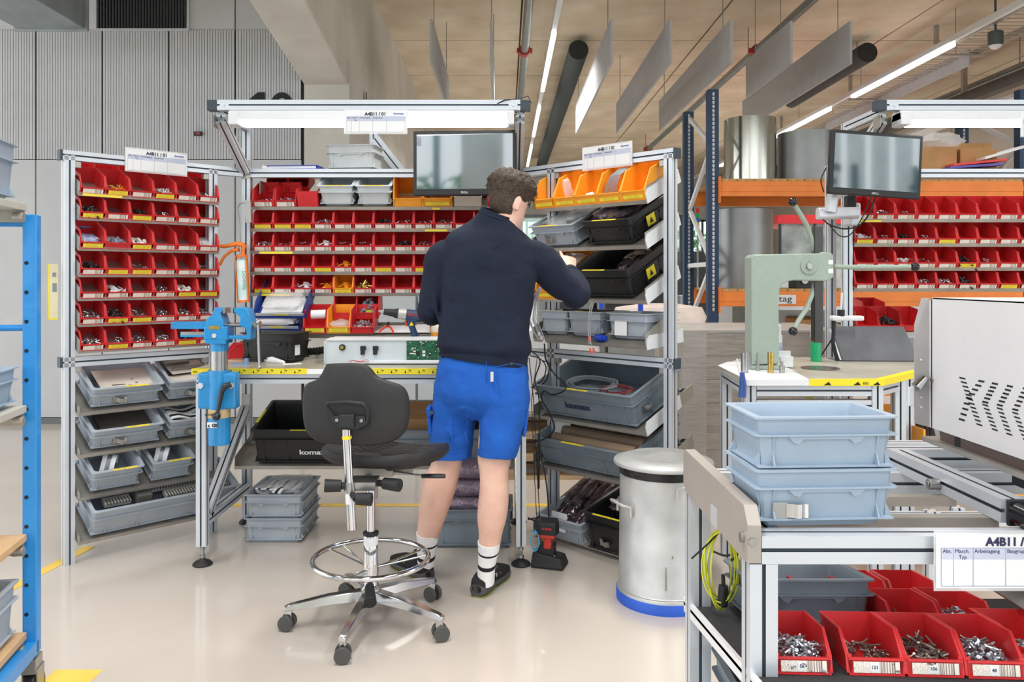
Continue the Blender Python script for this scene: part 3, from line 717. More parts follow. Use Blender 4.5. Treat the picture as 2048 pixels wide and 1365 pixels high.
# cables on the lamp beam
cb = MB().tube([at(975, 222, 3.9), at(990, 210, 3.88), at(1010, 200, 3.87), at(1030, 198, 3.88), at(1036, 205, 3.9)], .0035, 6).tube([at(1040, 198, 3.88), at(1056, 192, 3.88), at(1062, 205, 3.88), at(1055, 215, 3.9), at(1046, 214, 3.9)], .0022, 6).tube([at(1016, 228, 3.9), at(1018, 240, 3.88), at(1024, 236, 3.87), at(1032, 229, 3.88)], .003, 6)
single('lamp_cable', cb, WIREB, 'black lamp cable looped over the right end of the lamp beam', 'cable', smooth=60)

# ---------------------------------------------------------------- monitor
def monitor(M, label, w=.49, h=.31, refl=None):
    t = thing('monitor', label, 'monitor', M, 'flat screens on arms')
    SCR = mat('dark_glossy_screen', '#2a464e', .045, 0, var=0, coat=1, ior=2.8)
    part('housing', MB().bx(-w / 2, w / 2, 0, .03, 0, h), BLACK, t, bevel=.006)
    part('screen', MB().bx(-w / 2 + .018, w / 2 - .018, -.0015, 0, .032, h - .018), SCR, t)
    text('lettering', 'DELL', .014, MX.Translation((0, -.002, .010)) @ UP, PAPER, t, 'CENTER', ext=.0002, sx=1.2)
    part('rear_plate', MB().bx(-.06, .06, .03, .06, .1, .22), BLACK, t); return t
SC1 = at(933, 391, 4.02)
monitor(TM(at(929, 391, 4.0), rz=R(-5)), 'black flat screen under the lamp beam behind the worker head', .52, .325)
ar = thing('screen_support', 'grey arm joining the middle screen to the right bench post', 'monitor arm', (.074, 4.29, 1.5))
part('arm', MB().tube([(-.2, 4.08, 1.86), (-.05, 4.22, 1.84), (.05, 4.26, 1.84)], .02, 10), WHITEMET, ar, True, smooth=40); part('clamp', MB().bx(.048, .10, 4.24, 4.305, 1.8, 1.88), BLACK, ar, True, bevel=.004)

# ================================================================ side racks
def rack(M, label, L, post1, tr_up, tr_lo, d, x0, x1, left):
    t = thing('bin_rack', label, 'rack', M, 'angled side racks')
    pa, pb = (0, post1)
    for x in (0, post1) if left else (post1, L): beam('post', (x, 0, .0 if not (left and x) else .0), (x, 0, 1.89), t)
    a, b = (-.03, L - .03) if left else (.03, L + .03)
    beam('top_beam', (a, 0, 1.89), (b, 0, 1.89), t); beam('middle_beam', (a, 0, .935), (b, 0, .935), t)
    e = a if left else b; s = -1 if left else 1
    for z in (1.89, .935): part('end_cap', MB().box((e + s * .005, 0, z), (.012, .047, .047)), CAP, t, bevel=.001)
    for z in tr_up: tray(x0, x1, -d, z + .012, .2, R(24), t, side=.05 if left else .06)
    for z in tr_lo: tray(x0, x1, -d, z + .012, .25 if left else .42, R(25 if left else 20), t, side=.03 if left else .05, name='lower_tray')
    bk = MB()
    for z in (1.85, .90):
        for x in (.035, post1 - .035) if left else (post1 + .035, L - .035): bk.box((x, -.005, z), (.03, .03, .03))
    part('corner_bracket', bk, SHEET, t, bevel=.003); return t
ML = TM((-2.02, 3.70, 0), rz=R(45)); MR = TM((BX1, BY0, 0), rz=R(-45))
TUL = [1.705, 1.592, 1.4515, 1.329, 1.2185, 1.0986, .976]; TLL = [.686, .491, .294, .091]
rackL = rack(ML, 'left angled aluminium rack full of red bins', .88, .685, TUL, TLL, .05, .031, .70, True)
TUR = [1.662, 1.457, 1.205, .999]; TLR = [.607, .36, .02]
rackR = rack(MR, 'right angled aluminium rack with orange bins and black crates', .963, .251, TUR, TLR, .1, .21, .90, False)
# the white side brackets that stick out on the right rack
for z, tl in [(q, 24) for q in TUR[:3]] + [(.999, 4), (.607, 20)]:
    T = TM((0, -.1, z + .012), rx=R(tl)); part('side_bracket', MB().prism([T @ V((.902, .0, -.014)), T @ V((.902, .30, -.014)), T @ V((.902, .30, .05)), T @ V((.902, .02, .05)), T @ V((.902, 0, .03))], (.003, 0, 0)), WHITEMET, rackR)
G2 = 'red bins of the left rack'
def lrow(k, spec, where, tilt=24): row(ML, TUL[k], 6, .034, .111, spec, where, G2, tilt=tilt, y0=-.048, w=.106)
lrow(0, ['w', 'yo', 'w', 'yc', 'w', 'wt'], 'from left in the top row of the left rack')
lrow(1, ['yd', 'w', 'yk', 'wt', 'w', 'w'], 'from left in the second row of the left rack')
lrow(2, ['yc', 'g', 'yW', 'w', 'w', 'wc'], 'from left in the third row of the left rack')
lrow(3, ['wk', 'y', 'yt', 'w', 'w', 'wt'], 'from left in the fourth row of the left rack')
lrow(4, ['w', 'wc', 'w', 'wn', 'yW', 'y'], 'from left in the fifth row of the left rack')
lrow(5, ['ws', 'yd', 'yt', 'wn', 'wn', 'ws'], 'from left in the sixth row of the left rack')
lrow(6, ['ws', 'yt', 'wn', 'ws', 'yk', 'w'], 'from left in the bottom row of the left rack')
for k, nn in ((0, 6), (2, 5)):
    for i in range(nn):
        if k == 2 and i == 0: continue
        make_bin(ML @ TM((.034 + .111 * (i + .5), .105, TUL[k] + .104), rx=R(24)), 'rear red bin, %s from left behind the %s row of the left rack' % (ORD[i], 'top' if k == 0 else 'third'), group='rear red bins of the left rack', h=.07, w=.106, l=.10)
part('label_strip', MB().bx(.045, .22, -.0545, -.0525, TUL[0] + .0, TUL[0] + .011), LBLY, rackL, label='yellow tray label')
# plastic bags with blue and red parts in the third row
def bag(M, sx, sy, sz, m, label, seed=0, name='plastic_bag', amp=.25, cat='bag', n=18):
    rr = random.Random(seed); mb = MB(); k = n; rings = []
    from mathutils import noise
    for j in range(1, 9):
        a = math.pi * j / 9; ring = []
        for i in range(k):
            b = 2 * math.pi * i / k; x, y, z = math.sin(a) * math.cos(b), math.sin(a) * math.sin(b), -math.cos(a)
            f = lambda q: math.copysign(abs(q) ** .6, q)
            p = V((f(x), f(y), z)); nn = noise.noise(p * 2.3 + V((seed * 3.1, 0, 0))) * amp + noise.noise(p * 6 + V((seed, 5, 0))) * amp * .5
            p = p * (1 + nn); ring.append(V((p.x * sx / 2, p.y * sy / 2, max(0, (p.z + 1) * sz / 2))))
        rings.append(ring)
    mb.loft(rings); return single(name, mb, m, label, cat, smooth=50, M=M)
BLUEBAG = mat('pale_blue_bag', '#a8bbe0', .3, 0, var=.15, vs=30, bump=.5, bs=40)
bag(ML @ TM((.09, .03, TUL[2] + .03), rx=R(24)), .09, .09, .05, BLUEBAG, 'pale blue plastic bag in the first bin of the third left row', 1)
bag(ML @ TM((.09, .13, TUL[2] + .11), rx=R(24)), .12, .08, .06, mat('darker_blue_bag', '#5f7fb0', .3, 0, var=.15, vs=30, bump=.5, bs=40), 'blue plastic bag in the rear of the third left row', 2)
bag(ML @ TM((.645, .02, TUL[2] + .03), rx=R(24)), .06, .08, .05, CLEAR, 'clear plastic bag in the last bin of the third left row', 3)
sheet_sign(ML @ MX.Translation((.245, -.028, 1.845)), 'laminated sign on the top beam of the left rack')
tg = MX.Translation(at(96, 640, 3.72)) @ MX.Rotation(R(20), 4, 'Z')
ts = thing('document_pouch', 'yellow edged paper pouch hanging on the left rack outer post', 'document pouch', tg); part('sheet', MB().bx(0, .042, 0, .002, .0, .26), mat('cream_paper', '#e0d8b4', .6), ts); part('pouch_edge', MB().bx(0, .042, -.001, .003, 0, .007).bx(0, .004, -.001, .003, 0, .26), YEL, ts); plates('print', [(.018, .036, -.0012, 0, .13, .17), (.018, .033, -.0012, 0, .2, .22)], mat('grey_print', '#8a8d94', .6), ts)
# crates in the lower half of the left rack
G3 = 'grey crates in the lower left rack'
def lc(x, z, w, l, h, label, clip, y=None, tx=None, **k): 
    return make_crate(ML @ TM((x, 0, 0)) @ TM((0, -.05, z + .014), rx=R(25)) @ MX.Translation((0, l / 2 + .004, 0)), label, w=w, l=l, h=h, clip=clip, group=G3, tw=.11, **k)
lc(.240, TLL[0], .335, .26, .115, 'grey crate with a perforated metal plate, upper left of the lower left rack', True)
lc(.582, TLL[0], .30, .26, .115, 'grey crate with bent sheet metal covers, upper right of the lower left rack', True)
lc(.240, TLL[1], .335, .26, .115, 'grey crate holding a dark flat board, second tray of the lower left rack', True)
lc(.582, TLL[1], .30, .26, .115, 'grey crate with striped white bags, second tray right of the lower left rack', True)
lc(.192, TLL[2], .24, .27, .12, 'narrow grey crate with a curled bag, third tray of the lower left rack', False)
lc(.455, TLL[2], .215, .27, .12, 'narrow grey crate with red-edged bag, third tray right of the lower left rack', False)
long_ = lc(.40, TLL[3], .66, .22, .16, 'long low grey crate with cable ducts at the bottom of the left rack', False, tape_=False) if False else make_crate(ML @ TM((.43, -.05, TLL[3] + .014), rx=R(25)) @ MX.Translation((0, .134, 0)), 'long grey crate with cable ducts at the bottom of the left rack', w=.72, l=.27, h=.15, tape_=False, group=G3, grip='')
def inL(x, z, l): return ML @ TM((x, -.05, z + .02), rx=R(25)) @ MX.Translation((0, l / 2, 0))
# metal plate with cut-outs
mb = MB(); CREAM = mat('cream_painted_sheet', '#ddd5ca', .5)
plate = thing('metal_plate', 'perforated cream metal plate in the upper left crate', 'metal plate', inL(.262, TLL[0], .25) @ MX.Translation((0, 0, .07)) @ MX.Diagonal((1, .68, 1, 1)))
part('plate', MB().bx(-.125, .125, -.14, .16, 0, .003), CREAM, plate)
hl = MB()
for x, y, w_, l_ in [(-.07, -.06, .06, .01), (-.08, -.1, .03, .01), (-.05, -.125, .02, .012), (-.02, -.125, .02, .012), (.02, -.12, .014, .014), (.0, -.08, .02, .01), (.04, -.05, .012, .012), (.06, -.09, .01, .01), (.03, 0, .01, .01), (-.09, -.125, .016, .014)]: hl.bx(x, x + w_, y, y + l_, .003, .0036)
part('cut_outs', hl, mat('dark_opening', '#2c2b2a', .8), plate)
cv = thing('metal_cover', 'bent cream sheet metal cover in the upper right crate', 'metal plate', inL(.582, TLL[0], .25) @ TM((0, 0, .075), rz=R(5)) @ MX.Diagonal((1, .7, 1, 1)))
part('sheet', MB().bx(-.13, .13, -.13, .0, 0, .003).bx(-.13, .13, -.133, -.13, -.04, .003).bx(-.1, .09, -.02, .14, .02, .023), CREAM, cv); part('channel', MB().bx(-.09, .1, .02, .04, .023, .035).bx(-.11, .02, .08, .12, .03, .045), STEEL, cv)
single('dark_board', MB().bx(-.12, .12, -.085, .085, 0, .012), mat('brown_board', '#57504a', .6), 'dark flat board inside the crate on the second left tray', 'board', M=inL(.262, TLL[1], .25) @ MX.Translation((0, 0, .05)))
STR = [PAPER, mat('black_stripe', '#20201f', .5)]
def striped(M, n, label, seed, w=.2, l=.05):
    "limp strips of white tape with black stripes, in a stack"
    rr = random.Random(seed); mb = MB()
    for i in range(n):
        y0 = -l * n / 2 + i * l
        for s in range(3):
            yy = y0 + s * l / 3
            pts = [(-w / 2 + w * q / 8, yy, .012 * math.sin(q * .9 + i) + .02 + rr.uniform(-.002, .002)) for q in range(9)]
            mb.loft([[V(p), V(p) + V((0, l / 3, 0)), V(p) + V((0, l / 3, .006)), V(p) + V((0, 0, .006))] for p in pts], 1 if s == 1 else 0)
    single('striped_strips', mb, STR, label, 'strips', M=M)
striped(inL(.582, TLL[1], .25) @ MX.Translation((-.04, -.03, .07)), 2, 'white strips with black lines in the second right crate of the lower left rack', 3)
striped(inL(.582, TLL[1], .25) @ MX.Translation((.04, .05, .08)), 1, 'rear bundle of striped strips in the second right crate of the left rack', 5)
for i, (x, lab) in enumerate(((.20, 'curled grey and white foil strip in the narrow left crate'), (.45, 'arched grey and white foil strip in the narrow right crate'))):
    mb = MB(); pts = [(-.07 + .14 * q / 12, 0, .09 * math.sin(math.pi * q / 12)) for q in range(13)]
    for s in range(3): mb.loft([[V(p) + V((0, s * .02, 0)), V(p) + V((0, s * .02 + .02, 0)), V(p) * .96 + V((0, s * .02 + .02, 0)), V(p) * .96 + V((0, s * .02, 0))] for p in pts], s % 2)
    single('foil_strip', mb, [PAPER, mat('grey_foil', '#8e9298', .3, .5)], lab, 'strips', M=inL(x, TLL[2], .25) @ TM((.01, -.03, .04), rz=R(60)), smooth=40)
# cable ducts (slotted) in the long crate
DUCT = mat('grey_cable_duct', '#b6b3ac', .5)
for i, (x0_, x1_, y_) in enumerate(((-.12, .26, .02), (-.02, .31, -.05), (-.3, -.18, -.03))):
    t = thing('cable_duct', ['slotted grey cable duct at the back of the long crate', 'slotted grey cable duct in front in the long crate', 'short slotted duct at the left of the long crate'][i], 'cable duct', inL(.45, TLL[3], .25) @ TM((0, y_, .10)), 'cable ducts in the long crate')
    part('duct_body', MB().bx(x0_, x1_, -.02, .03, 0, .02), DUCT, t); g = MB(); xx = x0_ + .01
    while xx < x1_ - .01: g.bx(xx, xx + .005, -.0215, .015, .012, .021); xx += .014
    part('slots', g, mat('slot_dark', '#4b4843', .8), t, kind='stuff')
single('metal_block', MB().bx(-.035, .035, -.03, .03, 0, .05), mat('dark_grey_box', '#6c6a66', .5), 'dark grey box between the ducts in the long crate', 'block', M=inL(.45, TLL[3], .25) @ TM((-.12, -.03, .09)), bevel=.003)
single('metal_bracket', MB().prism([(0, 0, 0), (.22, 0, 0), (.22, 0, .26)], (0, .004, 0)).bx(.2, .22, -.1, .1, 0, .3), SHEET, 'galvanised triangular bracket plate standing in the lower left rack', 'bracket', M=ML @ TM((.47, .1, .32)))

# ---------------------------------------------------------------- right rack load
def rM(x, z, y=0, tilt=24, d=.1): return MR @ TM((x, -d, z + .014), rx=R(tilt)) @ MX.Translation((0, y, 0))
G4 = 'orange bins of the right rack'
for i in range(5):
    M_ = rM(.215 + .1375 * (i + .5), TUR[0], .002)
    make_bin(M_, 'large orange bin, %s from left on the top tray of the right rack' % ORD[i], m=ORANGE, w=.134, l=.27, h=.125, lip=.40, cut=.32, lab='y', group=G4)
def loops(M, r, n, m, label, seed=0, rad=.0025, name='cable_coil', flat_=.5, spread=.012, cat='cable'):
    rr = random.Random(seed); mb = MB()
    for k in range(n):
        a = r * rr.uniform(.85, 1.08); b = a * flat_; z = rr.uniform(0, spread); cx, cy = rr.uniform(-.012, .012), rr.uniform(-.01, .01)
        mb.tube([(cx + a * math.cos(t), cy + b * math.sin(t), z + .006 * math.sin(2 * t + k)) for t in [2 * math.pi * i / 24 for i in range(24)]], rad, 5, closed=True)
    return single(name, mb, m, label, cat, smooth=60, M=M)
GCAB = mat('grey_cable', '#8c9299', .45)
mb = MB()
for k in range(9): mb.tube([(-.045 + k * .009, .02, .02), (-.035 + k * .008, .04, .07), (-.02 + k * .007, .08, .11), (.0 + k * .006, .14, .125), (.01 + k * .005, .2, .10)], .0022, 5)
for k in range(6): mb.cyl((-.02 + k * .009, .015, .01), (-.02 + k * .009, .025, .04), .005, n=6, mi=1)
single('cable_bundle', mb, [GCAB, BLACK], 'bundle of grey cables with black plugs in the fourth orange bin', 'cable', M=rM(.215 + .1375 * 3.5, TUR[0]), smooth=60)
bag(rM(.215 + .1375 * 1.5, TUR[0], .05), .03, .05, .13, CLEAR, 'clear bag standing in the second orange bin', 4)
bag(rM(.215 + .1375 * 2.5, TUR[0], .04), .05, .04, .05, PWHITE, 'white plug in the third orange bin', 5, name='plug', cat='plug')
def rc(x, z, w, l, h, label, tilt=24, **k): return make_crate(rM(x, z, 0, tilt) @ MX.Translation((0, l / 2 + .004, 0)), label, w=w, l=l, h=h, **k)
rc(.35, TUR[1], .30, .38, .12, 'grey crate with flat clear bags on the second tray of the right rack', tx=-.02, tw=.12, clip=True)
rc(.69, TUR[1], .30, .40, .13, 'black crate with silver bags on the second tray of the right rack', m=BLACKP, tx=0, tw=.14)
rc(.655, TUR[2], .36, .42, .15, 'large black crate with a foil bag on the third tray of the right rack', m=BLACKP, tx=-.02, tw=.13)
for i, (x, z) in enumerate(((.842, TUR[1] + .07), (.842, TUR[2] + .075))):
    t = thing('warning_sticker', 'yellow triangle warning sticker on the side of the %s black crate of the right rack' % ('upper' if i == 0 else 'lower'), 'sticker', rM(x, z, .10))
    part('sticker', MB().bx(0, .0012, 0, .07, -.02, .03), YEL, t); part('triangle', MB().prism([(.0013, .02, -.01), (.0013, .05, -.01), (.0013, .035, .018)], (.0005, 0, 0)), INK, t)
bag(rM(.35, TUR[1], .19) @ MX.Translation((0, 0, .085)), .22, .30, .05, CLEAR, 'flat clear bags in the grey crate of the right rack', 7)
bag(rM(.69, TUR[1], .12) @ MX.Translation((-.02, .04, .085)), .22, .24, .07, SILBAG, 'crinkled silver bag in the upper black crate of the right rack', 8)
bag(rM(.70, TUR[2], .26) @ MX.Translation((0, 0, .05)), .12, .24, .08, SILBAG, 'ribbed foil bag inside the large black crate of the right rack', 9)
ob = rM(.345, TUR[2], 0)
make_bin(ob, 'deep orange bin with red-lettered bags beside the worker hand', m=ORANGE, w=.22, l=.30, h=.15, lip=.36, lab='y')
bag(ob @ MX.Translation((.03, .13, .08)), .17, .22, .09, mat('clear_bag_red_print', '#d9a9a6', .2, 0, var=.5, vs=35, alpha=.75, var2='#e9e4e6'), 'clear bags with red print in the deep orange bin', 10)
# level bottom tray with three grey crates
for i, (x, w_, l_, lab) in enumerate(((.30, .19, .28, 'grey crate with yellow label at the left of the level right tray'), (.50, .21, .28, 'grey crate in the middle of the level right tray'), (.77, .24, .28, 'grey crate with white paper label at the right of the level tray'))):
    make_crate(MR @ TM((x, .06, TUR[3] + .04), rz=R((6, 4, 0)[i])), lab, w=w_, l=l_, h=.12, m=GREY, tx=0, tw=.09, tape_=i < 2, grip='')
single('paper_label', MB().bx(-.035, .035, 0, .001, 0, .07), PAPER, 'white paper label on the right crate of the level tray', 'label', M=MR @ TM((.74, -.078, TUR[3] + .055)))
single('blue_plug', MB().cyl((0, 0, .018), (.045, 0, .018), .017, n=14).cyl((.045, 0, .018), (.06, 0, .018), .012, n=14), BLUEP, 'round cobalt blue plug between the grey crates of the level tray', 'plug', M=MR @ TM((.60, -.085, TUR[3] + .02)), smooth=40)
hd = thing('black_holder', 'black plastic holder with upright hooks behind the grey crates', 'holder', MR @ TM((.40, .1, TUR[3] + .155)))
part('plate', MB().bx(-.12, .12, -.06, .06, 0, .01), BLACK, hd); part('hooks', MB().bx(-.1, -.085, -.01, 0, .01, .08).bx(.04, .06, -.01, 0, .01, .07).bx(-.1, .06, -.01, 0, .055, .065), BLACK, hd)
# lower half: two big grey crates
cA = rc(.545, TLR[0], .62, .42, .17, 'large grey crate with cable coils under the right rack beam', tilt=20, m=GREYD, tx=-.02, tw=.14, clip=False, grip='y')
text('lettering', 'komax', .042, MX.Translation((-.12, -.21 + .0125, .062)) @ UP, INKB, cA, sx=1.35, bold=.0012, ext=.0005)
part('card_clip', clip_mb(0, .05, 0).xf(MX.Translation((.298, -.10, 0)) @ MX.Rotation(R(90), 4, 'Z')), STEEL, cA)
cB = rc(.545, TLR[1], .62, .42, .15, 'large grey crate with cardboard tubes behind the metal bin lid', tilt=20, m=GREYD, tx=-.05, tw=.14, grip='y')
loops(rM(.50, TLR[0], .16, 20) @ MX.Translation((0, 0, .125)), .15, 10, GCAB, 'coils of grey cable in the large grey crate', 1, .004)
loops(rM(.68, TLR[0], .13, 20) @ MX.Translation((0, 0, .125)), .08, 4, mat('dark_red_cable', '#8c2a33', .4), 'red and grey cable ends in the large grey crate', 2, .003)
for i in range(3):
    single('cardboard_tube', MB().cyl((-.24, 0, 0), (.26, 0, 0), .032, n=20), mat('brown_paper_tube', '#8d7763', .8), ['front cardboard tube in the lower grey crate', 'middle cardboard tube in the lower grey crate', 'rear cardboard tube in the lower grey crate'][i], 'tube', smooth=40, M=rM(.56, TLR[1], .08 + .08 * i, 20) @ MX.Translation((0, 0, .115)))
single('paper_sheet', MB().bx(0, .1, 0, .001, 0, .1), PAPER, 'white paper slip standing at the left end of the lower grey crate', 'paper', M=rM(.27, TLR[1], .12, 20) @ TM((0, 0, .09), rx=R(-20), rz=R(20)))
# bottom tray
cC = make_crate(MR @ TM((.40, .06, .05), rx=R(12)), 'small grey crate with silver bags on the lowest tray of the right rack', w=.30, l=.36, h=.12, tape_=False)
for i in range(4): bag(MR @ TM((.285 + i * .062, .10 + .01 * i, .11 + .01 * (i % 2)), rz=R(-12), rx=R(38)), .088, .40, .07, SILBAG, '%s dark silver antistatic bag in the small grey crate' % ['left end', 'second', 'third', 'right end'][i], 20 + i, amp=.10)
single('paper_label', MB().bx(-.05, .05, 0, .001, 0, .09), PAPER, 'white paper label hanging on the small grey crate near the charger', 'label', M=MR @ TM((.39, -.125, .07), rx=R(-8)))
cD = make_crate(MR @ TM((.71, .06, .05), rx=R(12)), 'black crate behind the metal waste bin on the lowest tray', w=.30, l=.36, h=.20, m=BLACKP, clip=True, tx=0, tw=.16)
bag(MR @ TM((.70, .02, .19), rx=R(12)), .14, .12, .07, SILBAG, 'silver bag in the black crate behind the metal waste bin', 30)
sheet_sign(MR @ MX.Translation((.47, -.028, 1.86)), 'laminated sign on the top beam of the right rack')
# ================================================================ things on the main bench
TZ = .908
def onb(u, v, y=None):
    "point on the worktop under a photo pixel"
    y = F * (H - TZ) / (v - CY) if y is None else y
    return V(((u - CX) * y / F, y, TZ))
BLUEV = mat('blue_vice_enamel', '#2088c6', .32, 0, var=.06, vs=14, bump=.12, bs=60, coat=.3)
# height-adjustable vice clamped to the front left corner of the bench
vx, vy = -1.27, 3.555
vc = thing('bench_vice', 'blue bench vice on a round lift column at the left bench corner', 'vice', (vx, vy, 0))
part('lift_sleeve', MB().cyl((0, 0, .585), (0, 0, .915), .048, n=28), BLUEV, vc, smooth=40, bevel=.002)
part('mounting_plate', MB().bx(-.085, .085, -.035, .03, .745, .905), BLUEV, vc, bevel=.010)
part('lift_column', MB().cyl((0, 0, .9), (0, 0, 1.06), .037, n=28), STEEL, vc, smooth=40, label='bare steel column')
part('collar', MB().cyl((0, 0, 1.0), (0, 0, 1.045), .040, n=28).bx(-.045, .045, -.045, .045, 1.035, 1.055), BLUEV, vc, smooth=40)
part('fixed_jaw', MB().bx(-.052, .052, -.045, .045, 1.05, 1.11).prism([(-.045, -.042, 1.10), (.035, -.042, 1.10), (.035, -.042, 1.125), (.02, -.042, 1.17), (.03, -.042, 1.178), (.03, -.042, 1.19), (-.005, -.042, 1.195), (-.02, -.042, 1.16), (-.045, -.042, 1.14)], (0, .084, 0)), BLUEV, vc, bevel=.004)
part('moving_jaw', MB().prism([(.10, -.038, 1.115), (.13, -.038, 1.10), (.135, -.038, 1.07), (.05, -.038, 1.07), (.05, -.038, 1.055), (.15, -.038, 1.052), (.155, -.038, 1.13), (.14, -.038, 1.185), (.11, -.038, 1.195), (.075, -.038, 1.19), (.075, -.038, 1.175), (.09, -.038, 1.165), (.105, -.038, 1.15)], (0, .076, 0)), BLUEV, vc, bevel=.004)
part('slide_bar', MB().bx(-.205, .0, -.025, .025, 1.098, 1.13).bx(-.165, -.04, -.02, .02, 1.062, 1.072), BLUEV, vc, bevel=.002)
part('guide_rail', MB().bx(-.165, .05, -.018, .018, 1.07, 1.085), STEEL, vc)
part('jaw_plates', MB().bx(.03, .04, -.04, .04, 1.168, 1.192), STEEL, vc); part('jaw_plates', MB().bx(.065, .075, -.04, .04, 1.168, 1.192), STEEL, vc)
part('spindle', MB().cyl((.03, 0, 1.115), (.16, 0, 1.115), .010, n=14).cyl((.155, 0, 1.115), (.185, 0, 1.115), .017, n=12), STEEL, vc, smooth=40)
part('spindle_handle', MB().cyl((.178, -.02, 1.125), (.188, -.03, .93), .006, n=10).sphere((.178, -.02, 1.128), .012).sphere((.188, -.03, .93), .009), STEEL, vc, smooth=50)
part('pivot_bolt', MB().cyl((-.005, -.05, 1.07), (-.005, -.044, 1.07), .010, n=12), ALU, vc); part('name_plate', MB().bx(-.03, .02, -.0465, -.044, 1.098, 1.114), BRASS, vc)
part('bolt', MB().cyl((-.068, -.046, .85), (-.068, -.034, .85), .014, n=6), ALU, vc); part('bolt', MB().cyl((.065, -.046, .85), (.065, -.034, .85), .014, n=6), ALU, vc)
part('clamp_lever', MB().tube([(.07, -.05, .858), (.045, -.06, .85), (.035, -.065, .83), (.022, -.075, .75), (.018, -.08, .73)], [.013, .014, .012, .008, .008], 12).sphere((.017, -.082, .722), .018, 16), mat('black_ball_lever', '#23262c', .3), vc, smooth=60)
part('type_strip', MB().lathe([(.0484, .706), (.0484, .744)], n=28), mat('tan_strip', '#c8ad7d', .5), vc, smooth=40)
text('lettering', 'HEUER-LIFT', .014, MX.Translation((-.046, -.0495, .719)) @ UP, INK, vc, bold=.0003)
part('badge', MB().bx(-.036, .008, -.0495, -.047, .665, .69), WHITEMET, vc, bevel=.001); text('lettering', 'GS', .02, MX.Translation((-.014, -.0505, .670)) @ UP, INK, vc, bold=.001)
text('lettering', 'c', .02, MX.Translation((-.032, -.0505, .670)) @ UP, INK, vc, bold=.001)
# open red bin and black crate, papers, tape roll, coil
M_ = MX.Translation(onb(474, 716)) @ MX.Rotation(R(-62), 4, 'Z')
make_bin(M_ @ MX.Translation((0, -.05, 0)), 'single red bin lying sideways on the bench behind the vice', w=.105, l=.17, h=.075); pile(M_ @ MX.Translation((0, 0, .003)), 'peg', 30, .08, .09, .03, DARKMET, 'dark screws in the single red bin behind the vice', 1)
bc = make_crate(TM((-1.15, 4.02, TZ), rz=R(-14)), 'small black crate standing on the left of the worktop', w=.30, l=.20, h=.145, m=BLACKP, tape_=False)
part('paper_tag', MB().bx(.136, .1375, -.06, -.01, .035, .085), PAPER, bc)
single('paper_roll', MB().tube([onb(520, 722) + V((0, 0, .008)), onb(545, 726) + V((0, 0, .012)), onb(568, 728) + V((0, 0, .006))], [.012, .018, .008], 8), PAPER, 'crumpled white paper wipe on the worktop in front of the black crate', 'paper', smooth=50)
single('paper_sheet', MB().bx(-.06, .03, -.03, .02, 0, .001), PAPER, 'small white note lying on the worktop beside the wipe', 'paper', M=MX.Translation(onb(590, 728)) @ MX.Rotation(.5, 4, 'Z'))
single('paper_sheet', MB().bx(-.14, .07, -.04, .03, 0, .001), mat('pinkish_paper', '#e6c6b8', .6), 'pinkish sheet lying on the worktop by the vice', 'paper', M=MX.Translation(onb(500, 722)) @ MX.Rotation(.1, 4, 'Z'))
single('tape_roll', MB().lathe([(.012, 0), (.024, 0), (.024, .022), (.012, .022)], n=24), PAPER, 'white tape roll with a blue mark on the worktop', 'tape roll', M=MX.Translation(onb(640, 716)), smooth=40)
pts = []
for i in range(200):
    q = i / 199; c = V((-1.02 + .22 * q, 4.12 + .02 * q, .945 + .05 * q * q)); a = i * 1.35
    pts.append(c + V((0, .018 * math.cos(a), .018 * math.sin(a))))
single('coiled_cable', MB().tube(pts, .0032, 5), WIREB, 'black spiral cable running behind the black crate', 'cable', smooth=60)
single('scraper', MB().bx(-.06, .02, -.006, .006, 0, .008).bx(.0, .014, -.01, .01, 0, .03), mat('light_blue_plastic', '#7d9fc9', .4), 'pale blue plastic clip on the worktop beside the vice', 'clip', M=MX.Translation(onb(490, 730)))
# long control box with a circuit board
cbx = thing('control_box', 'long pale grey metal control box with circuit board lying on the worktop', 'control box', (-.86, 3.86, TZ))
PALEB = mat('pale_blue_grey_panel', '#cfd8df', .4, 0, var=.02)
xe = .95
part('housing', MB().bx(.0, xe, .004, .20, 0, .12).bx(-.028, .0, .06, .2, 0, .105), PALEB, cbx)
part('top_flange', MB().bx(-.002, xe, -.004, .10, .114, .122), WHITEMET, cbx, bevel=.001); part('base_rail', MB().bx(.13, xe, -.03, .0, .006, .014).bx(.13, xe, -.008, .004, 0, .02), WHITEMET, cbx)
part('rail_slot', MB().bx(.13, xe, -.022, -.008, 0, .005), SLOT, cbx)
PCB = mat('green_circuit_board', '#1d5f45', .4, 0, var=.3, vs=60)
pcb = part('circuit_board', MB().bx(.385, .62, -.002, .003, .018, .114), PCB, cbx, label='green circuit board')
rr = random.Random(4); g = {k: MB() for k in range(3)}
for i in range(90):
    x, z = rr.uniform(.39, .61), rr.uniform(.022, .11); s = rr.uniform(.0015, .005); g[i % 3].bx(x - s, x + s, -.005, -.001, z - s * .6, z + s * .6)
g[0].bx(.40, .43, -.003, -.001, .048, .054).bx(.416, .43, -.003, -.001, .06, .066); g[1].cyl((.438, -.001, .053), (.438, -.012, .053), .008, n=14)
for z in (.044, .06): part('socket', MB().bx(.462, .476, -.008, -.001, z - .006, z + .006), WHITEMET, pcb)
part('light_components', g[0], PWHITE, pcb, kind='stuff'); part('dark_components', g[1], PBLK, pcb, kind='stuff'); part('gold_components', g[2], mat('olive_components', '#5d7a4c', .4), pcb, kind='stuff')
part('knob', MB().cyl((.075, -.006, .081), (.075, .004, .081), .015, n=20).cyl((.075, -.012, .081), (.075, -.006, .081), .009, n=14, mi=1), [BLACK, BRASS], cbx, smooth=40)
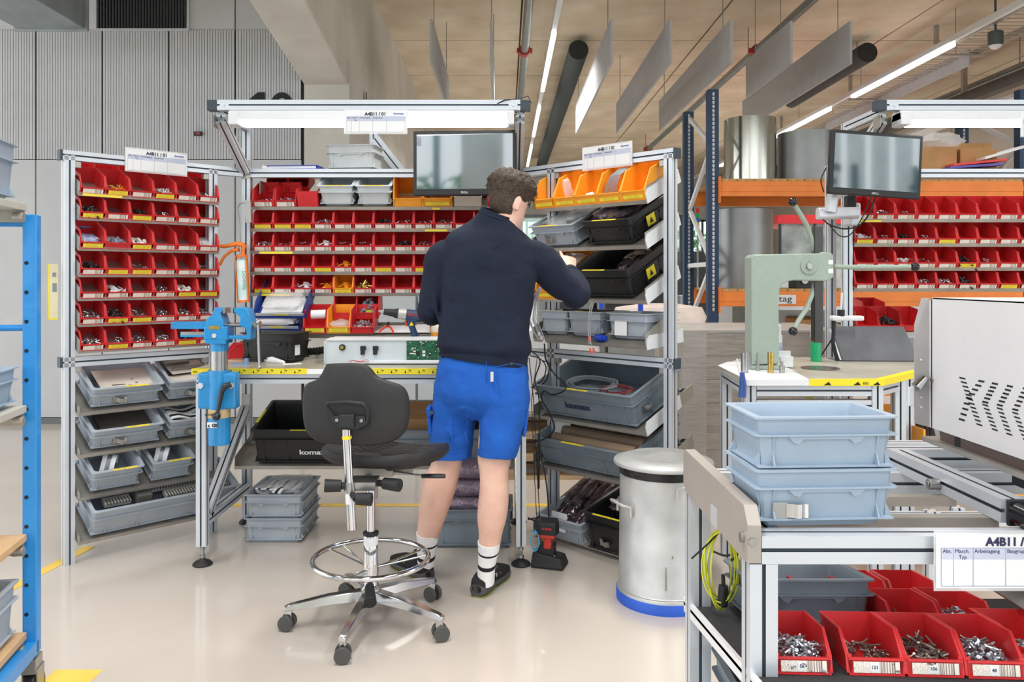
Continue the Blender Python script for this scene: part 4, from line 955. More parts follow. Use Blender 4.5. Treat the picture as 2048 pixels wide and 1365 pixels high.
for x in (.175, .235): part('connector', MB().bx(x - .012, x + .014, -.012, .004, .068, .088).bx(x - .010, x + .008, -.016, .0, .046, .068), BLACK, cbx, bevel=.002)
single('red_wire', MB().tube([V((-.75, 3.83, .925)), V((-.72, 3.82, .93)), V((-.69, 3.82, .926)), V((-.66, 3.82, .934)), V((-.65, 3.82, .926)), V((-.68, 3.82, .924)), V((-.72, 3.82, .924))], .0016, 5), mat('red_wire', '#b8232e', .4), 'small red and black wire loop on the control box rail', 'wire', smooth=60)
# lower shelf above the worktop
LZ = 1.035
PINKR = mat('white_film', '#ece7ea', .3, 0, var=.04, bump=.3, bs=20)
BLUET = mat('navy_blue_plastic', '#2a4598', .4)
def letter_tray(M, label):
    t = thing('letter_tray', label, 'tray', M, 'blue stacked trays'); W, D = .27, .30
    part('tray', MB().bx(-W / 2, W / 2, 0, D, 0, .003).prism([(-W / 2, 0, 0), (-W / 2, D, 0), (-W / 2, D, .075), (-W / 2, .05, .075), (-W / 2, 0, .045)], (.003, 0, 0)).prism([(W / 2, 0, 0), (W / 2, D, 0), (W / 2, D, .075), (W / 2, .05, .075), (W / 2, 0, .045)], (-.003, 0, 0)).bx(-W / 2, W / 2, -.002, 0, 0, .018), BLUET, t)
    part('front_rail', MB().bx(-W / 2 + .008, W / 2 - .012, -.005, -.001, .016, .03), ALU, t); part('label_strip', MB().bx(-.03, .045, -.0055, -.005, .019, .027), LBLY, t); return t
Mt = TM((-1.175, 4.19, 1.115), rx=R(30)); letter_tray(Mt, 'upper blue letter tray filled with papers and bags above the black crate')
Mt2 = TM((-1.21, 4.22, 1.045), rx=R(26)); letter_tray(Mt2, 'lower blue letter tray with a rolled white bag above the black crate')
for i in range(3): single('paper_stack', MB().bx(-.115, .1, .02, .28, .0, .005), PAPER, ['bottom sheets in the upper blue letter tray', 'middle sheets in the upper blue letter tray', 'top sheets in the upper blue letter tray'][i], 'paper', M=Mt @ TM((.006 * i, 0, .004 + .007 * i), rz=R(3 * i - 3)))
bag(Mt @ TM((.0, .10, .022), rx=0), .2, .16, .05, CLEAR, 'clear bag with a red zip on the papers of the upper blue tray', 31)
bag(Mt2 @ TM((-.02, .06, .01)), .26, .12, .07, PINKR, 'rolled white plastic bag in the lower blue tray', 32, amp=.18)
bag(Mt2 @ TM((.08, .08, .02)), .1, .12, .06, CLEAR, 'crumpled clear film in the lower blue tray', 33)
GB = 'open bins on the lower shelf of the main workbench'
for i, (x, y, z, c, ms, lab, ti) in enumerate(((-.993, 4.18, LZ, 'y', RED, 'red bin with paper roll, left front on the lower shelf', 12), (-.870, 4.18, LZ, 'y', ORANGE, 'orange bin with clear bags, middle front on the lower shelf', 12), (-.747, 4.18, LZ, None, RED, 'red bin with metal tags, right front on the lower shelf', 12), (-.86, 4.30, LZ + .07, None, RED, 'empty red bin, left rear on the lower shelf', 12), (-.74, 4.30, LZ + .07, None, RED, 'red bin with grey clips, right rear on the lower shelf', 12))):
    M_ = TM((x, y, z), rx=R(ti)); make_bin(M_, lab, m=ms, lab=c, w=.12, l=.17, h=.115, lip=.3, group=GB)
    if i == 0: single('paper_roll', MB().cyl((-.03, .06, .085), (.045, .07, .085), .024, n=20), PAPER, 'white paper roll in the left red bin on the lower shelf', 'paper roll', M=M_, smooth=40)
    elif i == 1: bag(M_ @ TM((0, .06, .004)), .1, .1, .05, CLEAR, 'clear bags of small parts in the orange bin on the lower shelf', 34)
    elif i == 2: pile(M_ @ TM((0, .06, .004)), 'chip', 50, .09, .09, .05, mat('bright_tags', '#b9bcc4', .3, .5), 'metal tags in the right red bin on the lower shelf', 2, 1.0)
    elif i == 4: pile(M_ @ TM((0, .07, .01)), 'block', 80, .09, .1, .08, PGREY, 'grey plastic clips in the rear red bin on the lower shelf', 3, 1.1)
single('price_tag', MB().bx(-.02, .02, .158, .16, .06, .085), mat('lime_label', '#d8e93a', .5), 'lime sticker inside the right red bin on the lower shelf', 'sticker', M=TM((-.735, 4.18, LZ), rx=R(12)))
for i, (x, y, w_, l_, a, lab) in enumerate(((-.58, 4.34, .25, .14, 3, 'white sheet with dark lines at the left of the lower shelf'), (-.34, 4.36, .3, .16, -2, 'white sheet under the drill on the lower shelf'), (-.12, 4.38, .3, .16, 4, 'paper stack behind the bottle on the lower shelf'))):
    single('paper_sheet', MB().bx(-w_ / 2, w_ / 2, -l_ / 2, l_ / 2, 0, .003), PAPER, lab, 'paper', M=TM((x, y - .02, LZ + .012 + .002 * i), rx=R(12), rz=R(a)))
single('cable_ties', MB().bx(-.05, -.045, -.06, .06, 0, .002).bx(-.03, -.026, -.06, .06, 0, .002).bx(-.01, -.005, -.06, .06, 0, .002).bx(.01, .012, -.06, .06, 0, .002), DARKMET, 'dark thin strips lying on the sheet beside the pliers', 'strips', kind='stuff', M=TM((-.66, 4.28, LZ + .022), rx=R(12), rz=R(-35)))
pl = thing('pliers', 'red and black handled cutting pliers on the lower shelf left of the drill', 'pliers', TM((-.62, 4.20, LZ + .012), rx=R(30)))
part('jaws', MB().prism([(-.008, .045, 0), (.008, .045, 0), (.012, .03, 0), (.006, .07, 0), (0, .078, 0), (-.006, .07, 0), (-.012, .03, 0)], (0, 0, .008)).cyl((0, .045, -.001), (0, .045, .010), .009, n=12), DARKMET, pl)
part('handle', MB().tube([(-.004, .04, .004), (-.02, .02, .004), (-.034, -.01, .004), (-.036, -.03, .004)], .0055, 8), mat('red_grip', '#e2452f', .4), pl, smooth=60, label='red handle')
part('handle', MB().tube([(.004, .04, .004), (.02, .02, .004), (.034, -.01, .004), (.036, -.03, .004)], .0055, 8), mat('red_grip', '#e2452f', .4), pl, smooth=60, label='red handle')
bt = thing('bottle', 'round squeeze bottle with a fruit print on the lower shelf beside the worker', 'bottle', V((-.355, 4.12, LZ - .03)) + V((-.0, .02, 0)))
part('bottle_body', MB().lathe([(.026, 0), (.029, .004), (.029, .06), (.02, .082), (.012, .088)], n=22), mat('milky_bottle', '#ece3cf', .3), bt, smooth=50); part('cap', MB().lathe([(.014, .088), (.012, .105), (.004, .108)], n=14), ORANGE, bt, smooth=50); part('print', MB().lathe([(.0293, .02), (.0293, .04)], n=22), ORANGE, bt, smooth=50)
single('cardboard_box', MB().bx(-.12, .12, -.05, .05, 0, .045), CARD, 'flat brown cardboard box behind the bottle on the lower shelf', 'box', M=TM((-.28, 4.31, LZ + .002)), bevel=.002)
# cordless drill standing on its missing battery foot behind the control box
dr = thing('cordless_drill', 'dark blue cordless drill with silver gearbox standing on the lower shelf', 'drill', TM((-.512, 4.06, 1.045), rz=R(8)) @ MX.Scale(.9, 4))
DB = mat('drill_dark_blue', '#243f63', .35)
T = TM((0, 0, .105), ry=R(8))
part('chuck', MB().cyl((-.115, 0, 0), (-.06, 0, 0), .017, .022, n=24).cyl((-.06, 0, 0), (-.052, 0, 0), .024, n=24).xf(T), BLACK, dr, smooth=40)
part('bit_holder', MB().cyl((-.145, 0, 0), (-.115, 0, 0), .004, .013, n=16).xf(T), CHROME, dr, smooth=40)
part('torque_ring', MB().cyl((-.052, 0, 0), (-.034, 0, 0), .026, .029, n=24).xf(T), BLACK, dr, smooth=40)
part('gearbox', MB().cyl((-.034, 0, 0), (.012, 0, 0), .030, .032, n=24).xf(T), mat('silver_drill_casting', '#c3c3bd', .4, .4), dr, smooth=40, bevel=.002)
part('motor_housing', MB().cyl((.012, 0, 0), (.085, 0, 0), .031, .034, n=24).cyl((.03, 0, -.02), (.07, 0, -.02), .022, n=16).xf(T), DB, dr, smooth=40, bevel=.002)
part('rear_vent', MB().cyl((.085, 0, 0), (.112, 0, 0), .034, .028, n=24).xf(T), BLACK, dr, smooth=40, bevel=.003)
part('handle', MB().loft([[V((x + (.052 - .01 * math.sin(k)), 0, z)) + V((a * .019 * w2, b * .016 * w2, 0)) for a, b in ((1, 0), (.7, .7), (0, 1), (-.7, .7), (-1, 0), (-.7, -.7), (0, -1), (.7, -.7))] for k, (x, z, w2) in enumerate(((-.02, .09, 1.2), (-.008, .06, 1.05), (.003, .03, 1), (.01, -.01, 1.05), (.012, -.04, 1.3)))]), DB, dr, smooth=60)
part('trigger', MB().prism([(.002, -.008, .068), (.016, -.008, .07), (.022, -.008, .035), (.008, -.008, .04)], (0, .016, 0)), mat('red_trigger', '#c8332f', .4), dr, bevel=.002)
part('warning_triangle', MB().prism([(.028, -.0185, .04), (.052, -.0185, .044), (.041, -.0185, .066)], (0, .001, 0)), YEL, dr)
text('lettering', 'BOSCH', .017, T @ MX.Translation((.02, -.0345, -.002)) @ UP, mat('red_lettering', '#d8303a', .4), dr, bold=.0004)
# caulking gun hanging on the left rear post
cg = thing('caulking_gun', 'orange caulking gun with a teal printed cartridge hanging on the bench post', 'caulking gun', TM(at(487, 605, 4.22), ry=R(-3)))
OG = mat('orange_gun_frame', '#f07f2a', .4)
part('cartridge', MB().cyl((0, 0, .012), (0, 0, .222), .026, n=24), mat('cartridge_teal_print', '#bfe6e6', .35, 0, var=.25, vs=18, var2='#f2f6f6'), cg, smooth=40)
part('frame', MB().bx(-.031, -.026, -.012, .012, 0, .25).bx(.026, .031, -.012, .012, 0, .25).cyl((0, 0, 0), (0, 0, .012), .030, n=24).cyl((0, 0, .238), (0, 0, .25), .028, n=24), OG, cg, smooth=40)
part('grip', MB().tube([(.02, 0, .30), (-.02, 0, .31), (-.08, 0, .30), (-.135, 0, .305)], [.014, .013, .010, .009], 8).tube([(.01, 0, .245), (.012, 0, .28), (.022, 0, .305)], [.012, .012, .014], 8), OG, cg, smooth=60)
part('trigger', MB().tube([(-.01, 0, .28), (-.05, 0, .275), (-.09, 0, .245), (-.118, 0, .20)], [.011, .009, .008, .008], 8), OG, cg, smooth=60)
part('push_rod', MB().cyl((0, 0, .23), (.0, 0, .36), .0035, n=8).tube([(0, 0, .36), (-.004, 0, .50), (.006, 0, .52), (.03, 0, .525)], .004, 8).tube([(.0, 0, .25), (.0, 0, .30)], .007, 6), STEEL, cg, smooth=60)
text('lettering', 'DOWSIL', .026, MX.Translation((.010, -.0275, .165)) @ MX.Rotation(R(90), 4, 'Y') @ UP, mat('teal_lettering', '#2aa79b', .5), cg)
part('hook_bracket', MB().bx(.03, .06, .01, .03, .42, .54), SHEET, cg)
# big black crate and boxes on the tilted tray below the worktop
LT = MX.Translation((0, BY0 - .28, .372)) @ MX.Rotation(R(14), 4, 'X')
bcr = make_crate(LT @ MX.Translation((-.98, .205, 0)) , 'large black crate with bubble-wrapped boards on the tray below the worktop', w=.60, l=.40, h=.19, m=BLACKP, tx=-.02, tw=.16, grip='y')
text('lettering', 'komax', .036, MX.Translation((-.062, -.20 + .0125, .055)) @ UP, PAPER, bcr, sx=1.35, bold=.001, ext=.0004)
part('side_tape', MB().bx(-.3005, -.288, -.10, .06, .1905, .192), YEL, bcr, label='yellow tape strip')
bag(LT @ MX.Translation((-.99, .26, .06)), .16, .14, .09, SILBAG, 'dark bubble-wrapped parcel in the large black crate', 41)
single('yellow_note', MB().bx(-.05, .05, -.06, .04, 0, .002), mat('pale_yellow_paper', '#d8d88a', .6), 'pale yellow note lying in the large black crate', 'paper', M=LT @ TM((-.92, .12, .13), rx=R(30), rz=R(-12)))
single('ribbed_board', MB().bx(-.07, .07, -.14, .14, 0, .012), mat('ribbed_dark_board', '#3d3a40', .5, var=.3, vs=30), 'dark ribbed board leaning in the large black crate', 'board', M=LT @ TM((-.80, .22, .12), rx=R(24)))
cr2 = make_crate(LT @ MX.Translation((-.345, .205, 0)), 'large dark grey crate with a cardboard box behind the chair and the worker', w=.60, l=.40, h=.19, m=GREYD, tape_=False, grip='y')
single('cardboard_box', MB().bx(-.17, .17, -.12, .12, 0, .16), CARD, 'orange-brown cardboard box standing in the dark grey crate behind the chair', 'box', M=LT @ MX.Translation((-.36, .22, .05)), bevel=.003)
# floor crates under the bench
for i in range(2): make_crate(TM((-1.155, 4.18, .118 * i)), ['lower grey crate of the stack on the floor under the bench', 'upper grey crate of the floor stack, filled with striped bags'][i], w=.30, l=.40, h=.125, m=GREY, tape_=False, group='grey crates stacked on the floor under the bench')
striped(TM((-1.16, 4.12, .225), rz=R(70)), 3, 'striped white strips in the floor crate under the bench', 8, .2)
bag(TM((-1.15, 4.2, .20)), .26, .34, .07, CLEAR, 'clear bags in the upper floor crate under the bench', 42)
make_crate(TM((-.16, 4.05, 0)), 'dark grey crate on the floor between the worker legs', w=.40, l=.30, h=.19, m=GREYD, tape_=False)
for i in range(3): bag(TM((-.17, 4.08, .14 + .085 * i)), .30, .24, .10, mat('purple_bubble_wrap', '#8f7f90', .2, .3, var=.15, vs=90, bump=.8, bs=45), ['lowest', 'middle', 'topmost'][i] + ' lilac bubble-wrapped parcel in the crate between the worker legs', 50 + i, amp=.08, name='wrapped_parcel', cat='parcel')

# ================================================================ swivel chair
ch = thing('work_chair', 'black swivel work chair with chrome foot ring and five castors', 'chair', (-.513, 3.06, 0))
PU = mat('black_polyurethane', '#222223', .6, 0, var=.05, vs=8, bump=.15, bs=400)
cang = [45.6 + 72 * k for k in range(5)]
for a in cang:
    T = MX.Rotation(R(a), 4, 'Z')
    sec = lambda x, z, w_, h_: [T @ V((x, y, zz)) for y, zz in ((-w_, z), (-w_ * .8, z + h_), (w_ * .8, z + h_), (w_, z))]
    lg = part('base_leg', MB().loft([sec(.02, .095, .026, .04), sec(.16, .088, .021, .034), sec(.30, .074, .016, .022), sec(.322, .070, .013, .018)]), mat('polished_aluminium', '#cfcfd0', .14, 1, var=0), ch, smooth=30, bevel=.003)
    ct = MB().bx(-.011, .011, -.010, .010, .03, .078, T=T @ MX.Translation((.305, 0, 0)))
    part('castor_fork', ct, mat('polished_aluminium'), lg, smooth=40, bevel=.003)
    Tw = T @ MX.Translation((.31, 0, 0)) @ MX.Rotation(R(a * 1.7 + 20), 4, 'Z')
    for s in (-1, 1): part('wheel', MB().cyl((0, s * .010, .029), (0, s * .026, .029), .029, n=24).xf(Tw), mat('grey_castor_rubber', '#4c4c4c', .5), lg, smooth=40, bevel=.002)
part('base_hub', MB().lathe([(.03, .075), (.038, .09), (.04, .14), (.03, .15)], n=28), mat('polished_aluminium'), ch, smooth=40)
part('lower_column', MB().lathe([(.027, .14), (.027, .338), (.025, .345)], n=28).lathe([(.029, .195), (.029, .23)], n=28), CHROME, ch, smooth=40)
part('column_collar', MB().lathe([(.026, .338), (.03, .342), (.03, .352), (.018, .356)], n=28), BLACK, ch, smooth=40)
part('upper_column', MB().cyl((0, 0, .35), (0, 0, .60), .0165, n=24), CHROME, ch, smooth=40)
part('foot_ring', MB().tube([(.218 * math.cos(t), .218 * math.sin(t), .251) for t in [2 * math.pi * i / 56 for i in range(56)]], .0105, 12, closed=True), CHROME, ch, smooth=60)
for a in (20, 140, 260):
    for da in (-9, 9): part('ring_spoke', MB().cyl((.026 * math.cos(R(a)), .026 * math.sin(R(a)), .215), (.212 * math.cos(R(a + da)), .212 * math.sin(R(a + da)), .249), .0045, n=8), CHROME, ch, smooth=40)
part('ring_knob', MB().cyl((.0, -.03, .155), (.018, -.12, .128), .017, .024, n=16), BLACK, ch, smooth=40, bevel=.002)
part('column_label', MB().lathe([(.0275, .305), (.0275, .335)], n=28), PAPER, ch, smooth=40)
# seat: facing away from the camera, turned a little to the right
ST = MX.Translation((.05, .03, 0)) @ MX.Rotation(R(-22), 4, 'Z') @ MX.Translation((0, 0, .628)) @ MX.Rotation(R(-1), 4, 'X')
def seat_ring(z, s):
    out = []
    for i in range(40):
        t = 2 * math.pi * i / 40; c, sn = math.cos(t), math.sin(t)
        x = math.copysign(abs(c) ** .55, c) * .225 * s * (1 - .12 * max(0, -sn)); y = math.copysign(abs(sn) ** .55, sn) * .205 * s
        dz = .016 * (abs(x) / .22) ** 2 - (.03 if y > .15 else 0) * ((y - .15) / .06) ** 1 * .6 + (.012 if y < -.14 else 0)
        out.append(ST @ V((x, y, z + dz)))
    return out
part('seat', MB().loft([seat_ring(-.018, .72), seat_ring(-.012, .93), seat_ring(.006, 1.0), seat_ring(.026, 1.0), seat_ring(.036, .97), seat_ring(.031, .7), seat_ring(.029, .3)]), PU, ch, smooth=45)
g = MB()
for i in range(9):
    y = -.13 + i * .034
    for s in (-1, 1): g.loft([[ST @ V((s * x_, y + dy + abs(x_) * .35 - .02, .0335 + (abs(x_) > .1) * .002 + zz)) for dy, zz in ((-.003, 0), (0, .0035), (.003, 0))] for x_ in (.012, .06, .11, .16)], caps=(False, False), closed=False)
part('seat_ribs', g, PU, ch, smooth=40, kind='stuff')
part('seat_carrier', MB().bx(-.08, .09, -.045, .045, .572, .606).bx(.05, .16, -.03, .04, .575, .60).bx(-.012, .012, -.14, .05, .565, .585), SHEET, ch, bevel=.002)
part('lever', MB().tube([(.08, -.03, .59), (.17, -.05, .583), (.22, -.06, .58)], .004, 8), STEEL, ch, smooth=40)
part('lever_grip', MB().loft([[V((x, -.06, .58)) + V((0, a * w_, b * .007)) for a, b in ((1, 0), (.5, 1), (-.5, 1), (-1, 0), (-.5, -1), (.5, -1))] for x, w_ in ((.20, .008), (.23, .014), (.27, .016), (.29, .008))]), BLACK, ch, smooth=50)
BK = V((-.035, -.205, 0))       # back post foot
part('back_post', MB().cyl((BK.x - .018, BK.y, .79), (BK.x + .002, BK.y, .425), .0165, n=22), CHROME, ch, smooth=40, bevel=.001)
part('post_band', MB().cyl((BK.x - .0165, BK.y, .760), (BK.x - .0158, BK.y, .748), .0172, n=22), YEL, ch, smooth=40)
part('post_label', MB().cyl((BK.x - .0055, BK.y, .555), (BK.x - .0033, BK.y, .518), .0172, n=22), PAPER, ch, smooth=40)
part('post_clamp', MB().cyl((BK.x - .0075, BK.y, .595), (BK.x - .0058, BK.y, .56), .0195, n=22).bx(-.05, .05, -.205, -.10, .563, .592), STEEL, ch, smooth=40)
for nm, a, b, c in (('adjust_knob', (-.03, -.2, .58), (-.07, -.21, .582), (-.128, -.22, .585)), ('adjust_knob', (.03, -.14, .575), (.075, -.16, .578), (.135, -.19, .578)), ('adjust_knob', (-.03, -.22, .555), (-.01, -.245, .545), (.045, -.25, .545))):
    part(nm, MB().cyl(a, b, .011, .013, n=16).cyl(b, c, .0215, .0235, n=20), BLACK, ch, smooth=35, bevel=.002)
part('height_lever', MB().prism([(.0, -.02, .50), (-.035, -.03, .495), (-.04, -.03, .47), (-.022, -.03, .478), (-.01, -.02, .47)], (0, .012, 0)), BLACK, ch, bevel=.002)
# backrest
BT = MX.Translation((-.037, -.19, .866)) @ MX.Diagonal((1.05, 1, 1, 1)) @ MX.Rotation(R(-7), 4, 'Z') @ MX.Rotation(R(-3), 4, 'X')
outl = [(-.085, .147), (.02, .150), (.055, .135), (.08, .105), (.115, .088), (.165, .068), (.186, .03), (.190, -.03), (.183, -.085), (.155, -.12), (.10, -.14), (.0, -.146), (-.10, -.14), (-.15, -.122), (-.178, -.085), (-.188, -.02), (-.186, .045), (-.172, .072), (-.135, .088), (-.115, .11), (-.10, .138)]
def cr(pts, k=4):
    n = len(pts); out = []
    for i in range(n):
        p0, p1, p2, p3 = [V(pts[(i + j - 1) % n]) for j in range(4)]
        for q in range(k):
            t = q / k; out.append(.5 * ((2 * p1) + (-p0 + p2) * t + (2 * p0 - 5 * p1 + 4 * p2 - p3) * t * t + (-p0 + 3 * p1 - 3 * p2 + p3) * t ** 3))
    return out
oc = cr([(x, z) for x, z in outl])
def bring(y, s): return [BT @ V((p.x * s, y - .12 * (p.x * s) ** 2 * 0 + .9 * (p.x * s) ** 2, p.y * s)) for p in oc]
part('backrest', MB().loft([bring(-.006, .0), bring(-.006, .5), bring(-.006, .93), bring(-.001, .985), bring(.010, 1.0), bring(.030, .99), bring(.042, .94), bring(.045, .5), bring(.045, .0)][1:-1]), PU, ch, smooth=50)
part('back_handle', MB().tube([BT @ V(p) for p in ((-.055, -.02, -.06), (-.06, -.022, -.03), (-.078, -.03, -.0), (-.07, -.036, .012), (0, -.042, .016), (.05, -.038, .010), (.064, -.028, -.01), (.062, -.02, -.05), (.05, -.018, -.07))], .0075, 10), BLACK, ch, smooth=60)
part('back_bracket', MB().prism([BT @ V((x, -.03, z)) for x, z in ((-.055, -.035), (.055, -.035), (.06, -.065), (.025, -.085), (-.035, -.085), (-.058, -.06))], BT.to_3x3() @ V((0, .024, 0))).bx(-.03, .022, -.045, -.02, -.075, -.028, T=BT), BLACK, ch, bevel=.004)
for x in (-.04, .045): part('screw', MB().cyl(BT @ V((x, -.036, -.05)), BT @ V((x, -.03, -.05)), .0065, n=12), STEEL, ch)

# ================================================================ metal waste bin
GALV = mat('galvanised_steel', '#b3b5b4', .46, .55, var=.16, vs=7, var2='#d2d4d3', bump=.03, bs=12)
wb = thing('waste_bin', 'round galvanised steel waste bin with lid and blue base band', 'waste bin', (.655, 3.31, 0))
part('bin_body', MB().lathe([(.192, .0), (.190, .05), (.186, .055), (.188, .06), (.183, .065), (.178, .5), (.176, .545)], n=56), GALV, wb, smooth=50)
part('base_band', MB().lathe([(.1935, .0), (.1935, .042), (.1925, .043)], n=56), mat('blue_band', '#2a5cc8', .5), wb, smooth=50)
part('bag_edge', MB().lathe([(.181, .52), (.182, .556), (.17, .556)], n=56), mat('black_bag', '#1a1a1c', .3, bump=.3, bs=60), wb, smooth=50)
part('lid', MB().lathe([(.196, .556), (.203, .558), (.205, .565), (.202, .572), (.198, .570), (.180, .578), (.15, .590), (.14, .588), (.06, .600), (.0001, .603)], n=56), GALV, wb, smooth=50)
for a, z in ((200, .405), (292, .50)):
    c, s = math.cos(R(a)), math.sin(R(a)); n_ = V((c, s, 0)); tt = V((-s, c, 0))
    part('side_handle', MB().tube([n_ * .182 + tt * .055 + V((0, 0, z - .04)), n_ * .184 + tt * .055 + V((0, 0, z)), n_ * .215 + tt * .05 + V((0, 0, z + .008)), n_ * .222 + V((0, 0, z + .012)), n_ * .215 - tt * .05 + V((0, 0, z + .008)), n_ * .184 - tt * .055 + V((0, 0, z)), n_ * .182 - tt * .055 + V((0, 0, z - .04))], .006, 8), GALV, wb, smooth=60)
for i, (a, z0_, z1_) in enumerate(((262, .10, .19), (270, .225, .235))): 
    c, s = math.cos(R(a)), math.sin(R(a)); part('stain', MB().prism([(c * .184 - .0015, s * .184, z0_), (c * .184 + .0015, s * .184, z0_), (c * .182 + .0008, s * .182, z1_), (c * .182 - .0008, s * .182, z1_)], (c * .0015, s * .0015 - .0012, 0)), mat('rust_stain', '#6b5f50', .8), wb)

# ================================================================ battery charger and cables
cg2 = thing('battery_charger', 'black battery charger with a red and black battery on the floor', 'charger', TM((.20, 3.68, 0), rz=R(-14)))
part('charger_base', MB().loft([[V((x, y, z)) for x, y in ((-.075, -.05), (.075, -.06), (.085, .05), (-.06, .06))] for z in (0, .012)] + [[V((x, y, .05 + (.02 if x < 0 else 0))) for x, y in ((-.068, -.04), (.065, -.048), (.07, .045), (-.055, .055))]]), BLACK, cg2, bevel=.006)
part('charger_socket', MB().bx(-.04, .03, -.03, .04, .05, .10), BLACK, cg2, bevel=.006)
part('battery_neck', MB().bx(-.018, .018, -.034, .02, .085, .15), mat('charger_red', '#c93a2c', .4), cg2, bevel=.006)
part('battery_band', MB().bx(-.045, .035, -.042, .042, .135, .155), mat('charger_red'), cg2, bevel=.004)
part('battery', MB().loft([[V((x, y, z)) for x, y in ((-.05 * s, -.045 * s), (.04 * s, -.045 * s), (.05 * s, 0), (.04 * s, .045 * s), (-.05 * s, .045 * s))] for z, s in ((.152, 1), (.195, 1), (.21, .92))]), BLACK, cg2, bevel=.003)
text('lettering', 'BOSCH', .014, MX.Translation((.022, -.0455, .186)) @ MX.Rotation(math.pi, 4, 'Y') @ UP, mat('red_lettering'), cg2, bold=.0003)
part('status_light', MB().bx(.03, .036, -.03, -.026, .05, .058), mat('green_led', '#7de06a', .4), cg2)
wr_ = thing('wrist_strap', 'light blue antistatic wrist strap hanging on a black cord near the charger', 'wrist strap', (.135, 3.62, .0)); part('strap', MB().loft([[V((.02 * math.cos(t), .0 + q, .13 + .045 * math.sin(t))) * 1 for q in (0, .022)] + [V((.017 * math.cos(t), q, .13 + .041 * math.sin(t))) for q in (.022, 0)] for t in [2 * math.pi * i / 24 for i in range(25)]], caps=(False, False)), mat('light_blue_strap', '#4aa8d8', .6), wr_, smooth=50)
part('cord', MB().tube([(-.005, .01, .175), (.01, .01, .20), (.0, .1, .45), (-.01, .15, .75), (.02, .2, .95)], .0018, 6), WIREB, wr_, smooth=50)
def cable(pts, r, label, m=WIREB, name='cable'):
    p = [at(u, v, y) for u, v, y in pts]; out = []
    n = len(p)
    for i in range(n - 1):
        p0, p1, p2, p3 = p[max(i - 1, 0)], p[i], p[i + 1], p[min(i + 2, n - 1)]
        for q in range(8):
            t = q / 8; out.append(.5 * ((2 * p1) + (-p0 + p2) * t + (2 * p0 - 5 * p1 + 4 * p2 - p3) * t * t + (-p0 + 3 * p1 - 3 * p2 + p3) * t ** 3))
    out.append(p[-1]); return single(name, MB().tube(out, r, 6), m, label, 'cable', smooth=60)
cable([(1089, 688, 4.0), (1092, 720, 3.95), (1110, 750, 3.92), (1130, 768, 3.88), (1128, 782, 3.86), (1105, 790, 3.9), (1088, 783, 3.92), (1083, 798, 3.95), (1100, 830, 3.95), (1108, 860, 3.95), (1085, 880, 3.98), (1058, 886, 4.0)], .0042, 'thick black cable hanging in front of the large grey crate')
cable([(1060, 700, 4.1), (1080, 722, 4.05), (1070, 760, 4.02), (1078, 800, 4.0), (1080, 900, 3.95), (1090, 950, 3.9), (1096, 1000, 3.8), (1098, 1048, 3.7)], .0034, 'black charger cable running down to the battery charger')
cable([(1058, 716, 4.1), (1066, 790, 4.1), (1070, 860, 4.08), (1074, 940, 4.05), (1078, 1010, 3.95), (1080, 1060, 3.9), (1082, 1100, 3.85)], .0022, 'thin black cord left of the charger cable')
cable([(1060, 712, 4.1), (1080, 718, 4.08), (1092, 735, 4.05), (1085, 760, 4.05), (1068, 775, 4.06), (1090, 790, 4.05)], .003, 'tangled black cable behind the worker hip')
cable([(1062, 775, 4.1), (1078, 772, 4.1), (1092, 762, 4.06), (1098, 742, 4.02), (1100, 728, 4.0), (1085, 722, 4.0)], .003, 'second tangled black cable beside the worker hip')
cable([(1056, 1040, 4.2), (1075, 1036, 4.2), (1090, 1040, 4.2), (1070, 1042, 4.2), (1056, 1036, 4.2)], .004, 'black cable lying on the floor behind the bench foot')
single('cable_sleeve', MB().cyl(at(1078, 868, 3.99), at(1077, 978, 3.97), .006, n=8), WIREB, 'straight black cable sleeve hanging beside the charger cable', 'cable', smooth=40)
# silver wire bundle with connectors at the worker's right elbow
g = MB(); rr = random.Random(9)
for k in range(7):
    o = V((rr.uniform(-.015, .015), rr.uniform(-.02, .02), 0)); g.tube([at(1080, 575, 3.75) + o * .4, at(1070, 600, 3.74) + o, at(1066, 640, 3.74) + o * 1.4, at(1076, 665, 3.74) + o * 1.5, at(1084, 680, 3.74) + o], .0022, 5)
single('wire_bundle', g, mat('silver_wire', '#b7bac2', .4), 'bundle of pale grey wires hanging at the worker elbow', 'wires', smooth=60)
for i in range(3): single('wire_connector', MB().box(tuple(at(1078 + 5 * i, 668 + 8 * i, 3.73)), (.012, .01, .016)), PWHITE, ['upper', 'middle', 'lower'][i] + ' white plug at the end of the pale grey wire bundle', 'connector')
g = MB().tube([at(1187, 598, 3.86), at(1180, 615, 3.8), at(1176, 650, 3.79), at(1178, 688, 3.78)], .0022, 5).tube([at(1190, 598, 3.86), at(1183, 620, 3.8), at(1179, 655, 3.79), at(1182, 690, 3.78)], .0022, 5)
single('wire_bundle', g, mat('silver_wire'), 'two pale wires hanging over the level tray crates', 'wires', smooth=60)
for i, (u, v) in enumerate(((1177, 672), (1180, 697), (1186, 696))): single('wire_tip', MB().cyl(at(u, v, 3.78), at(u + 3, v + 10, 3.78), .004, .006, n=6), mat('orange_tip', '#f0654a', .4), ['upper', 'lower left', 'lower right'][i] + ' orange crimp tip on the hanging pale wires', 'connector')
